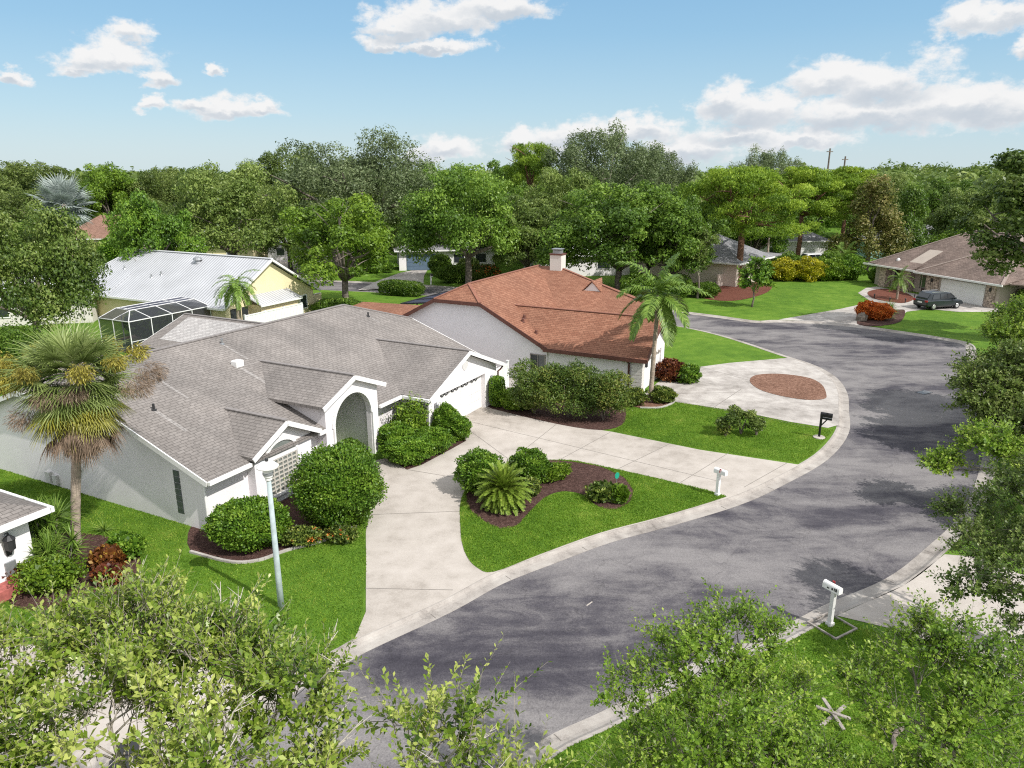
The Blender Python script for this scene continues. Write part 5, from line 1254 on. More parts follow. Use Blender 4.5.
# far woodland: one mass, nobody could count it
def far_wood():
    g = np.random.default_rng(5)
    n = 1500
    Y = 142 + 620 * g.random(n) ** 1.6; X = (g.random(n) * 1.75 - .87) * Y
    keep = ~((np.abs(X - 84) < 11) & (Y < 172)); X, Y = X[keep], Y[keep]; n = len(X)
    H = 9.5 + 4.2 * g.random(n) + np.where((X / Y > .48) & (Y > 330), 4.0, 0); R = 4 + 4 * g.random(n)
    m = 230; k = n * m
    i = np.repeat(np.arange(n), m); d = rdir(g, k); d[:, 2] = np.abs(d[:, 2]) * 1.0 - .15
    rr = (.62 + .45 * g.random(k) ** .5) * (1 + .25 * np.sin(d[:, 0] * 5 + i) * np.sin(d[:, 1] * 5 + i * 2))
    P = np.stack([X[i], Y[i], H[i] * .5], 1) + d * rr[:, None] * np.stack([R[i], R[i], H[i] * .5], 1)
    Nn = nrm(d + rdir(g, k) * .6); D = np.cross(Nn, rdir(g, k))
    L = 1.1 + .9 * g.random(k)
    rnd = np.clip(.45 + g.normal(0, .16, n)[i] + g.normal(0, .13, k), 0, 1)
    o = link(quads_mesh('far_woodland', leaf_verts(P, D, Nn, L, L * .7), 4, M['leaf_oak'], rnd), 'far_woodland')
    o['kind'] = 'stuff'; o['label'] = 'distant wooded skyline beyond the houses'
far_wood()

# ---- shrubs
def shrub(x, y, rx, ry, h, label, leaf='leaf_hedge', n=6000, L=.075, name='shrub', lump=.06, seed=0, rz=0.0, clipped=False, group=None, lobes=None, flowers=None, z0=.05, loose=.0):
    g = np.random.default_rng(seed + int(abs(x * 131 + y * 17)))
    e = empty(name, (x, y, 0), rz, label, 'shrub', group)
    if lobes is None:
        d = rdir(g, n)
        if clipped:      # rounded box
            p = 4.0; q = (np.abs(d) ** p).sum(1) ** (1 / p); d2 = d / q[:, None]
        else: d2 = d
        ph = g.random(6) * 6
        lum = 1 + lump * (np.sin(d[:, 0] * 6 + ph[0]) * np.sin(d[:, 1] * 7 + ph[1]) + np.sin(d[:, 2] * 8 + d[:, 0] * 5 + ph[2]) + .6 * np.sin(d[:, 1] * 13 + d[:, 2] * 11 + ph[3]))
        r = lum * (.84 + .16 * g.random(n) ** .5 + loose * g.random(n) ** 3)
        P = d2 * r[:, None] * np.array([rx, ry, h / 2]) + np.array([0, 0, h / 2 + z0])
        P[:, 2] = np.maximum(P[:, 2], .04 + .1 * g.random(n))
        Nn = nrm(d + rdir(g, n) * .7); D = nrm(np.cross(Nn, rdir(g, n)) + d * .5 + np.array([0, 0, .35]))
        rnd = np.clip(.46 + g.normal(0, .2, n) + .2 * np.sin(d[:, 0] * 4 + ph[4]) * np.sin(d[:, 2] * 5 + d[:, 1] * 4 + ph[5]), 0, 1)
        LL = L * (.7 + .7 * g.random(n))
    else:
        P, D, Nn, LL, _, rnd = crown_arrays(g, lobes, n, L, .55, .6); P[:, 2] = np.maximum(P[:, 2], .04)
        D = nrm(D + np.array([0, 0, .4]))
    link(quads_mesh('foliage', leaf_verts(P, D, Nn, LL, LL * .62), 4, M[leaf], rnd), 'foliage', e)
    mb = MB()
    for k in range(5):
        a = g.random() * 6.3; q = Vector((math.cos(a) * rx * .55, math.sin(a) * ry * .55, h * .7))
        mb.tube([(0, 0, -.05), tuple(q * .5 + Vector((0, 0, .05))), tuple(q)], [.045, .035, .012], 5)
    mb.build('stem', M['bark'], e)
    if not clipped and lobes is None or clipped:   # dense core of darker leaves so no daylight shows through
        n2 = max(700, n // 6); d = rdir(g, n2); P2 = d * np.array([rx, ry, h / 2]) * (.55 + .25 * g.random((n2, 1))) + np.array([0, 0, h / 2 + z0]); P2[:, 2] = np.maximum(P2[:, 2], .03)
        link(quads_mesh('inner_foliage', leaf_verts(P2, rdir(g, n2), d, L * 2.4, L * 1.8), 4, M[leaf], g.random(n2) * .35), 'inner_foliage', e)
    if flowers:
        fm, fn, fl = flowers; d = rdir(g, fn); d[:, 2] = np.abs(d[:, 2]) * .8; d = nrm(d)
        P3 = np.repeat(d * np.array([rx, ry, h / 2]) * 1.0 + np.array([0, 0, h / 2 + z0]), 7, 0) + g.normal(0, fl * .45, (fn * 7, 3))
        link(quads_mesh('blossom', leaf_verts(P3, rdir(g, fn * 7), rdir(g, fn * 7), fl, fl), 4, M[fm], g.random(fn * 7)), 'blossom', e)
    return e
shrub(-6.65, 25.8, 1.56, 1.55, 2.8, 'large clipped ball shrub beside the curved drive, taller than the window bay sill', n=27000, L=.09, lump=.065, loose=.16, name='ball_shrub')
shrub(-9.5, 24.0, 1.36, 1.15, 1.5, 'low rounded clipped shrub at the front corner of the grey-roofed house', n=18000, L=.09, lump=.055, loose=.12, name='clipped_shrub')
shrub(-7.7, 23.95, .8, .45, .55, 'low shrub with coral blossom at the foot of the ball shrub', 'leaf_ixora', 2200, .08, 'flowering_shrub', .15, flowers=('leaf_orange', 12, .07))
shrub(-6.2, 24.15, .55, .4, .5, 'small coral flowering shrub between ball shrub and bed edging', 'leaf_ixora', 1500, .08, 'flowering_shrub', .15, flowers=('leaf_orange', 9, .07))
shrub(-7.35, 30.9, .7, .8, 1.3, 'dark shrub inside the shade of the arched entry', 'leaf_green', 4000, .1)
shrub(-4.85, 31.85, 1.05, .85, 1.0, 'clipped entry hedge mound nearest the walkway', n=12000, L=.09, lump=.10, loose=.15, name='hedge_mound')
shrub(-3.9, 33.2, .95, .9, 1.0, 'entry hedge mound between the walkway mound and garage corner bush', n=11000, L=.09, lump=.10, loose=.15, name='hedge_mound')
shrub(-5.5, 33.4, .95, .8, 1.25, 'rounded dark green shrub against the wall right of the arch', n=9000, L=.085, lump=.08)
shrub(-5.0, 34.3, .7, .7, 1.85, 'loose lime green shrub rising above the entry hedge', 'leaf_lime', 5000, .1, lump=.2, loose=.5)
shrub(-3.3, 34.95, .6, .55, 1.65, 'upright clipped shrub at the left corner of the garage door', n=8000, L=.09, lump=.09, loose=.12, name='clipped_shrub')
shrub(-2.7, 34.7, .55, .5, 1.15, 'small rounded shrub in front of the upright garage corner shrub', n=6000, L=.09, lump=.10, loose=.15)
shrub(-.85, 40.1, .42, .42, 1.7, 'narrow clipped column shrub at the right corner of the garage', n=5000, L=.08, lump=.03, clipped=True, name='column_shrub')
shrub(.15, 39.45, .75, .6, 1.2, 'bright green low hedge beside the clipped column shrub', 'leaf_bright', 6000, .09, lump=.1)
def loose_lobes(seed, n, rx, ry, h, r):
    g = np.random.default_rng(seed); out = []
    for i in range(n):
        a = g.random() * 6.3; k = g.random() ** .5
        z = h * (.25 + .62 * g.random()); rr = r * (.7 + .6 * g.random())
        out.append((rx * k * .8 * math.cos(a), ry * k * .8 * math.sin(a), z, rr, rr, rr * .85))
    return out
for i, (x, y, rx, ry, h, lb) in enumerate(((1.25, 38.85, 1.55, 1.15, 2.85, 'left third of the big mixed shrub row, yellow-green top, by the low hedge'), (3.05, 38.2, 1.6, 1.2, 2.95, 'middle of the big mixed shrub row before the tall white wall'), (4.95, 37.75, 1.5, 1.15, 2.75, 'right third of the big mixed shrub row, next to the lawn'))):
    shrub(x, y, rx, ry, h, lb, 'leaf_mixed', 19000, .10, 'mixed_shrub', lobes=loose_lobes(40 + i, 34, rx, ry, h, .52), group='mixed shrub row')
shrub(.75, 39.6, .6, .5, 1.0, 'dark gap-filling shrub between low hedge and mixed shrub row', 'leaf_green', 3000, .1)
shrub(6.9, 40.5, .8, .6, .85, 'speckled low shrub left of the queen palm trunk', 'leaf_ixora', 3500, .11, lump=.15)
shrub(8.75, 41.0, .75, .55, .8, 'speckled low shrub right of the queen palm trunk', 'leaf_ixora', 3200, .11, lump=.15)
shrub(10.2, 45.6, 1.0, .7, 1.25, 'reddish croton shrub at the right corner of the red-roofed house', 'leaf_red', 3600, .14, 'croton_shrub', .15)
shrub(11.25, 45.1, .65, .6, 1.0, 'green leafy shrub next to the reddish croton', 'leaf_hedge', 2600, .14, lump=.2)
for i, (x, y, h, lb) in enumerate(((10.9, 35.3, 1.15, 'leftmost loose stem clump of the small lawn shrub by the black mailbox'), (11.75, 35.55, 1.35, 'tallest loose stem clump of the small lawn shrub'), (12.5, 35.35, 1.05, 'rightmost loose stem clump of the small lawn shrub'))):
    shrub(x, y, .5, .45, h, lb, 'leaf_oak' if i else 'leaf_ixora', 1800, .11, lobes=loose_lobes(60 + i, 6, .5, .45, h, .26), group='loose lawn shrub clumps')
shrub(-1.35, 28.55, .95, .9, 1.65, 'rounded hedge ball left behind the sago palm', n=9000, L=.09, lump=.09, loose=.12, name='ball_shrub')
shrub(.75, 29.35, .8, .75, 1.45, 'rounded hedge ball right behind the sago palm', n=7500, L=.09, lump=.08, loose=.12, name='ball_shrub')
shrub(1.75, 29.7, .85, .42, .6, 'low lime green strip hedge in the island bed', 'leaf_lime', 3800, .09, lump=.12, rz=.5, name='low_hedge')
shrub(.6, 28.0, .5, .45, .7, 'small lime shrub at the right foot of the sago palm', 'leaf_ixora', 2000, .09, lump=.15)
shrub(3.75, 27.75, .55, .42, .5, 'sparse variegated plant in the island mulch near the green marker', 'leaf_ixora', 700, .15, lump=.3, name='low_plant')
shrub(4.35, 27.5, .25, .25, .55, 'tiny yellowish upright plant at the island mulch edge', 'leaf_lime', 160, .14, lump=.3, name='low_plant')
shrub(33.2, 65.6, 1.15, .9, 1.45, 'rounded orange flowering shrub on the corner planting by the far drive', 'leaf_orange', 5200, .13, 'orange_shrub', .08)
shrub(32.0, 65.8, .75, .7, 1.55, 'orange flowering shrub behind the grey boulder on the corner', 'leaf_orange', 2600, .13, 'orange_shrub', .12)
# far side of the street
shrub(-12.0, 79.2, 2.6, .9, 1.5, 'dark clipped hedge block behind the low red roof', 'leaf_green', 8000, .12, 'clipped_hedge', .03, clipped=True, rz=-.35)
shrub(-7.0, 88.8, 2.4, 1.4, 1.9, 'green hedge under the leaning oak, left of the flowering hedge', 'leaf_green', 6000, .15, 'hedge', .1)
shrub(-3.6, 88.5, 2.2, 1.3, 2.1, 'flowering hedge with orange tips under the leaning oak', 'leaf_ixora', 6000, .15, 'hedge', .1, flowers=('leaf_orange', 26, .2))
shrub(-18.6, 97.5, 3.2, 1.2, 1.7, 'long green hedge left of the blue garage', 'leaf_hedge', 6000, .16, 'hedge', .1)
shrub(-9.3, 95.4, 1.5, 1.3, 2.5, 'dark rounded shrub in front of the blue garage door', 'leaf_green', 5000, .16)
shrub(-5.6, 95.0, 1.4, 1.2, 2.2, 'second dark shrub right of the blue garage', 'leaf_oak', 4000, .16)
for i, (x, y, r, h, lf, lb) in enumerate(((33.4, 90.4, 1.9, 2.5, 'leaf_yellow', 'leftmost golden shrub of the tall hedge by the pink house porch'), (36.2, 90.0, 1.9, 2.7, 'leaf_yellow', 'broad golden shrub second from the porch in the tall hedge'), (39.0, 90.6, 1.9, 2.6, 'leaf_lime', 'lime green shrub in the middle of the tall golden hedge'), (41.6, 91.0, 1.8, 2.8, 'leaf_hedge', 'green palm-leaved shrub right of the golden hedge'), (34.6, 92.4, 2.2, 2.9, 'leaf_green', 'taller dark shrub standing behind the golden hedge, left'), (40.2, 93.0, 2.2, 2.9, 'leaf_green', 'taller dark shrub standing behind the golden hedge, right'))):
    shrub(x, y, r, r * .8, h, lb, lf, 5200, .19, 'hedge_shrub', .14, group='tall golden hedge')
shrub(20.6, 78.0, 1.5, 1.2, 1.5, 'low green shrub at the left foot of the umbrella pine', 'leaf_green', 3600, .15)
shrub(17.2, 77.5, 1.9, 1.4, 2.4, 'dark shrub below the medium tree left of the pine bed', 'leaf_green', 5000, .16)
shrub(13.6, 77.2, 2.2, 1.6, 2.6, 'dark shrub under the split-trunk tree behind the red roof', 'leaf_green', 5000, .16)
shrub(-30.5, 44.5, 1.9, 1.6, 3.6, 'dark glossy shrub at left edge beyond the cabbage palm', 'leaf_green', 9000, .13, loose=.2)
shrub(-29.0, 58.0, 2.0, 1.5, 2.4, 'yellow-green shrub left of the pool cage', 'leaf_hedge', 5000, .14)
shrub(-27.5, 80, 2.2, 1.4, 1.4, 'low shrub behind the yellow privacy wall', 'leaf_hedge', 4500, .15)
shrub(-16.2, 67.5, 2.4, 1.8, 1.5, 'low dark shrubs around the forked trunk of the bright tree', 'leaf_green', 5500, .13)
shrub(-57, 108, 3.0, 2.0, 4.0, 'yellowish bush by the rust-roofed house, behind the metal roof', 'leaf_hedge', 5000, .22)
shrub(-63, 112, 2.2, 2.0, 2.3, 'tall green bush covering the front of the rust-roofed house', 'leaf_ixora', 5000, .22, loose=.2)
shrub(44.2, 88.6, 1.2, 1.0, 1.7, 'green shrub at the left end of the stone entry', 'leaf_hedge', 3000, .16)
shrub(50.5, 70.6, 1.6, 1.2, 2.2, 'green shrub at the right corner of the white double garage of the brown roof house', 'leaf_green', 4200, .15)
# near left garden of the corner house
shrub(-14.9, 21.0, .85, .75, .95, 'bright lime green shrub in front of the cabbage palm trunk', 'leaf_lime', 4200, .10, lump=.2)
shrub(-13.75, 22.3, .42, .36, .6, 'red and orange croton right of the cabbage palm trunk', 'leaf_croton', 900, .14, 'croton_shrub', .25)
shrub(-13.2, 21.4, .36, .3, .42, 'dark red croton nearer the lawn, beside the red and orange one', 'leaf_red', 1300, .13, 'croton_shrub', .25)
shrub(-13.5, 23.1, .6, .5, .7, 'round-leaved green shrub behind the red croton', 'leaf_hedge', 1800, .12)
shrub(-16.6, 21.4, .6, .6, .8, 'dark bronze shrub by the brick ledge', 'leaf_red', 1500, .13)
shrub(-12.6, 18.2, .45, .4, .7, 'red flowering plant under the foreground tree at left', 'leaf_ixora', 1300, .1, 'flowering_shrub', .2, flowers=('leaf_red', 22, .12))

# ---- palms
class Strips:
    def __init__(s): s.V = []; s.R = []
    def leaf(s, p, d, n, L, w, rnd, droop=.0, seg=2):
        """narrow strip bending down towards its tip"""
        p = Vector(p); d = Vector(d).normalized(); n = Vector(n)
        sd = d.cross(n)
        sd = sd.normalized() if sd.length > 1e-5 else d.orthogonal().normalized()
        pts = [p]; cd = d.copy()
        for k in range(seg):
            pts.append(pts[-1] + cd * (L / seg)); cd = (cd + Vector((0, 0, -droop))).normalized()
        ws = [w * (1 - (k / seg) ** 1.6) for k in range(seg + 1)]; ws[0] = w * .6; ws[-1] = w * .08
        if seg > 1: ws[1] = w
        for k in range(seg):
            s.V += [pts[k] - sd * ws[k] / 2, pts[k] + sd * ws[k] / 2, pts[k + 1] + sd * ws[k + 1] / 2, pts[k + 1] - sd * ws[k + 1] / 2]; s.R.append(min(1, max(0, rnd)))
    def build(s, name, mat, parent):
        V = np.array([tuple(v) for v in s.V])
        return link(quads_mesh(name, V, 4, mat, s.R), name, parent)
def fan_frond(S, T, rs, base, az, elv, pet, R, nseg=26, spread=2.5, droop=.25, w=.055, tone=.5, petr=.018):
    d = Vector((math.cos(az) * math.cos(elv), math.sin(az) * math.cos(elv), math.sin(elv)))
    side = Vector((-math.sin(az), math.cos(az), 0)); up = side.cross(d) * -1
    if up.z < 0: up = -up
    hub = Vector(base) + d * pet + Vector((0, 0, -.12 * pet * math.cos(elv)))
    T.tube([base, tuple(Vector(base) + d * pet * .5 + Vector((0, 0, .03))), tuple(hub)], [petr * 1.3, petr, petr * .8], 4, cap=False)
    for k in range(nseg):
        t = (k + .5) / nseg * 2 - 1; a = t * spread / 1.0
        dd = d * math.cos(a) + side * math.sin(a) + up * (.18 - .35 * abs(t)) + Vector((0, 0, -.05))
        L = R * (1 - .28 * abs(t) ** 2) * (.88 + .2 * rs.random())
        S.leaf(hub, dd, up + side * .3 * (1 if k % 2 else -1), L, w, tone + rs.gauss(0, .14), droop, 3)
def pinnate(S, T, rs, base, az, elv, L, nl=28, ll=.45, w=.035, sag=.9, tone=.5, vee=.5, hang=.3, rr=.016):
    pts = []; d = Vector((math.cos(az) * math.cos(elv), math.sin(az) * math.cos(elv), math.sin(elv)))
    p = Vector(base); n = 10; cd = d.copy()
    for i in range(n + 1):
        pts.append(p.copy()); p = p + cd * (L / n); cd = (cd + Vector((0, 0, -sag / n))).normalized()
    T.tube(pts, [rr * (1.2 - .9 * i / n) for i in range(n + 1)], 4, cap=False)
    side = Vector((-math.sin(az), math.cos(az), 0))
    for k in range(nl):
        t = .10 + .9 * (k + .5) / nl; x = t * n; i = min(int(x), n - 1); q = pts[i].lerp(pts[i + 1], x - i); tg = (pts[i + 1] - pts[i]).normalized()
        up = side.cross(tg) * -1
        if up.z < 0: up = -up
        l = ll * (math.sin(PI * (.12 + .80 * t)) ** .7) * (.85 + .3 * rs.random())
        for sgn in (-1, 1):
            dd = tg * (.45 + .35 * t) + side * sgn + up * vee * (.6 + .5 * rs.random()) + Vector((0, 0, -hang * rs.random()))
            S.leaf(q, dd, up, l, w, tone + rs.gauss(0, .15), hang, 2)
def palm_trunk(pts, rad, name, parent, mat='palm_trunk', n=12):
    P = smooth_path(pts, 8); m = len(P); R = []
    for i in range(m):
        t = i / (m - 1); R.append((rad[0] + (rad[1] - rad[0]) * t) * (1 + .05 * math.sin(i * 2.4)))
    mb = MB(); mb.tube(P, R, n); return mb.build(name, M[mat], parent, smooth=True)

def cabbage_palm():
    rs = random.Random(3)
    e = empty('cabbage_palm', (-15.75, 23.95, 0), 0, 'tall cabbage palm with shaggy yellowing crown and dead skirt before the blank gable wall', 'palm tree')
    palm_trunk([(0, 0, -.1), (.04, 0, .6), (.30, .02, 2.2), (.62, .03, 4.0), (.86, .05, 6.0)], (.165, .15), 'trunk', e)
    c = (.88, .05, 6.2)
    S, T = Strips(), MB()
    for k in range(76):
        elv = math.asin(max(-.62, .96 - 1.5 * (k / 75))); az = k * 2.4 + rs.random() * .5
        fan_frond(S, T, rs, (c[0], c[1], c[2] + .2), az, elv, (.75 if elv > .8 else .95) + .35 * rs.random(), .95 + .28 * rs.random(), 28, 1.9, .22, .062, .62 - .12 * (k / 75))
    S.build('green_crown', M['frond_cabbage'], e)
    S = Strips()
    for k in range(34):
        elv = math.radians(-10 - 55 * rs.random()); az = k * 2.4 + 1 + rs.random() * .4
        fan_frond(S, T, rs, (c[0], c[1], c[2] - .1), az, elv, .95 + .5 * rs.random(), .9 + .28 * rs.random(), 26, 1.7, .30, .055, .5)
    S.build('yellowing_frond_ring', M['frond_yellow'], e)
    S = Strips()
    for k in range(70):
        elv = math.radians(-38 - 42 * rs.random() ** .8); az = k * 2.4 + rs.random()
        fan_frond(S, T, rs, (c[0], c[1], c[2] - .3 - .5 * rs.random()), az, elv, .85 + .75 * rs.random(), .75 + .3 * rs.random(), 20, .95, .5, .042, .45)
    S.build('dead_frond_skirt', M['frond_dead'], e)
    T.build('petioles', M['wood'], e)
    # hanging flower masses, orange-yellow, each one a part
    for (a, r, z, s_, n) in ((-172, 2.1, .65, .48, 800), (-148, 1.9, .1, .50, 800), (-105, 1.75, .65, .40, 600), (-52, 1.9, .65, .45, 700), (-20, 2.0, .8, .4, 500), (150, 1.9, .7, .5, 600), (80, 1.8, .7, .5, 600), (30, 2.0, .7, .45, 600)):
        a = math.radians(a); g = np.random.default_rng(int(a * 100) + 900)
        d = rdir(g, n); lum = 1 + .15 * np.sin(d[:, :1] * 6 + a) * np.sin(d[:, 2:] * 7)
        P = np.array([c[0] + math.cos(a) * r, c[1] + math.sin(a) * r, c[2] + z]) + d * lum * (.1 + .9 * g.random((n, 1)) ** .6) * np.array([s_, s_, s_ * .8]) * .92
        D = nrm(d * .5 + np.array([math.cos(a) * .35, math.sin(a) * .35, -.8]) + rdir(g, n) * .6)
        link(quads_mesh('flower_mass', leaf_verts(P, D, rdir(g, n), .15, .028), 4, M['palm_flower'], np.clip(.42 + g.normal(0, .24, n), 0, 1)), 'flower_mass', e)
    for (a, r, z, s_) in ((-95, 1.45, -.25, .42), (-62, 1.5, -.1, .42), (-135, 1.6, -1.0, .5), (2, 2.6, .25, .5), (-14, 2.5, -.05, .5)):
        a = math.radians(a); g = np.random.default_rng(int(a * 100) + 700); n = 800
        d = rdir(g, n); P = np.array([c[0] + math.cos(a) * r, c[1] + math.sin(a) * r, c[2] + z]) + d * g.random((n, 1)) ** .5 * np.array([s_, s_, s_ * .7])
        D = nrm(d * .5 + np.array([math.cos(a) * .4, math.sin(a) * .4, -.6]) + rdir(g, n) * .4)
        link(quads_mesh('dry_flower_stalk', leaf_verts(P, D, rdir(g, n), .22, .014), 4, M['frond_dead'], np.clip(.5 + g.normal(0, .2, n), 0, 1)), 'dry_flower_stalk', e)
cabbage_palm()

def feather_palm(name, x, y, h, nf, L, label, ll=.45, elv0=75, elv1=-25, sag=1.1, trunk_r=(.14, .10), lean=(0, 0), mat='frond', seed=1, w=.04, nl=30, stems=1, crownshaft=None, hang=.35, trunk_mat='palm_trunk'):
    rs = random.Random(seed)
    e = empty(name, (x, y, 0), 0, label, 'palm tree')
    S, T = Strips(), MB()
    for q in range(stems):
        off = (0, 0) if stems == 1 else (.45 * math.cos(q * 2.1), .45 * math.sin(q * 2.1))
        hh = h * (1 - .13 * q)
        palm_trunk([(off[0] * .4, off[1] * .4, -.1), (off[0] * .6 + lean[0] * .3, off[1] * .6 + lean[1] * .3, hh * .4), (off[0] + lean[0], off[1] + lean[1], hh)], trunk_r, 'trunk', e, trunk_mat)
        top = (off[0] + lean[0], off[1] + lean[1], hh)
        for k in range(nf):
            elv = math.radians(elv0 + (elv1 - elv0) * (k / max(1, nf - 1)) ** .8)
            pinnate(S, T, rs, top, k * 2.4 + q + rs.random() * .4, elv, L * (.8 + .3 * rs.random()), nl, ll, w, sag * (.8 + .4 * rs.random()), .5, .5, hang)
        if crownshaft:
            mb = MB(); mb.lathe([(trunk_r[1] * 1.25, -.1), (trunk_r[1] * 1.3, .3), (trunk_r[1] * .6, .9)], (top[0], top[1], top[2] - .1), 10); mb.build('crownshaft', M['leaf_lime'], e)
    S.build('fronds', M[mat], e); T.build('frond_ribs', M['frond'], e)
    return e
feather_palm('queen_palm', 8.1, 41.05, 6.3, 17, 3.0, 'queen palm with slim grey trunk at the corner of the red-roofed house', .70, 80, -40, 1.6, (.15, .11), (.12, -.1), seed=4, w=.085, nl=48, hang=.6)
feather_palm('feather_palm', -21.3, 56.5, 4.6, 26, 2.2, 'small drooping palm in front of the white vinyl fence and yellow gable', .5, 60, -45, 1.9, (.2, .16), seed=8, w=.06, nl=26, hang=.5)
feather_palm('date_palm', 40.4, 76.6, 2.2, 20, 1.7, 'small date palm in the red mulch bed before the stone entry', .32, 75, -40, 1.6, (.13, .12), seed=9, w=.05, nl=22, hang=.3)
feather_palm('feather_palm', 41.6, 93.4, 2.6, 12, 2.2, 'bushy palm at the right end of the golden hedge', .5, 75, -10, 1.3, (.1, .08), seed=12, w=.07, nl=20, stems=3)
feather_palm('feather_palm', -32.5, 98, 4.2, 12, 1.8, 'small slender palm by the white house at the end of the pale drive', .4, 70, -30, 1.5, (.12, .09), seed=15, w=.07, nl=18)
feather_palm('feather_palm', 33.4, 97, 4.6, 9, 2.8, 'banana-like broad palm behind the golden hedge near the white car', .8, 80, 20, .8, (.15, .12), seed=17, w=.22, nl=14)

def silver_palm():
    rs = random.Random(21)
    e = empty('silver_palm', (-44.7, 75, 0), 0, 'silvery blue fan palm standing among green trees at far left', 'palm tree')
    palm_trunk([(0, 0, -.1), (.1, 0, 4), (.2, 0, 9.8)], (.3, .24), 'trunk', e)
    S, T = Strips(), MB()
    for k in range(34):
        elv = math.radians(80 - 135 * (k / 33) ** .8); az = k * 2.4
        fan_frond(S, T, rs, (.2, 0, 9.9), az, elv, 1.3 + .6 * rs.random(), 1.55 + .3 * rs.random(), 26, 2.3, .10, .22, .5, .04)
    S.build('fronds', M['frond_silver'], e); T.build('petioles', M['frond_silver'], e)
silver_palm()
def sago():
    rs = random.Random(31)
    e = empty('sago_palm', (-.35, 27.0, 0), 0, 'big sago palm with stiff arching fronds in the island bed', 'cycad')
    mb = MB(); mb.lathe([(.22, -.05), (.26, .3), (.2, .55), (.1, .6)], (0, 0, 0), 10); mb.build('trunk', M['bark'], e)
    S, T = Strips(), MB()
    for k in range(150):
        elv = math.radians(84 - 118 * (k / 149) ** .8)
        pinnate(S, T, rs, (0, 0, .75), k * 2.39996 + rs.random() * .2, elv, 1.02 + .26 * rs.random(), 36, .18, .028, 1.0, .5 + .05 * (k < 30), .55, .05, .012)
    S.build('fronds', M['cycad'], e); T.build('frond_ribs', M['frond_yellow'], e)
sago()

def spiky(x, y, h, label, n=60, seed=0, w=.05, mat='frond', spread=1.0, name='spiky_plant', heads=1):
    rs = random.Random(seed + 77)
    e = empty(name, (x, y, 0), 0, label, 'plant')
    S, T = Strips(), MB()
    for q in range(heads):
        ox, oy, oz = (0, 0, .1) if heads == 1 else (rs.uniform(-.6, .6), rs.uniform(-.5, .5), h * rs.uniform(.35, .75))
        if heads > 1: T.tube([(ox * .3, oy * .3, -.05), (ox * .8, oy * .8, oz * .6), (ox, oy, oz)], [.035, .03, .025], 5)
        for k in range(n // heads):
            elv = math.radians(85 - 95 * rs.random()); az = rs.random() * 6.3
            d = (math.cos(az) * math.cos(elv), math.sin(az) * math.cos(elv), math.sin(elv))
            S.leaf((ox, oy, oz), d, (0, 0, 1) if elv < 1.2 else (1, 0, 0), h * (.8 if heads == 1 else .42) * spread * (.7 + .4 * rs.random()), w, .5 + rs.gauss(0, .18), .22, 3)
    S.build('leaves', M[mat], e)
    if heads > 1: T.build('stems', M['bark_light'], e)
    return e
spiky(35.6, 68.6, 1.7, 'dark spiky-leaved plant clump behind the orange shrub', 130, 1, .09)
spiky(34.6, 66.4, 1.0, 'low spiky grass clump right of the orange shrub', 80, 2, .06)
spiky(-16.3, 22.8, 2.3, 'many-headed spiky dracaena left of the cabbage palm trunk', 620, 3, .055, heads=14)
spiky(-15.2, 22.0, 1.6, 'spiky dracaena in front of the cabbage palm trunk', 460, 4, .055, heads=11)
spiky(-15.2, 24.8, .8, 'small fan-leaved seedling behind the cabbage palm trunk', 40, 5, .04)

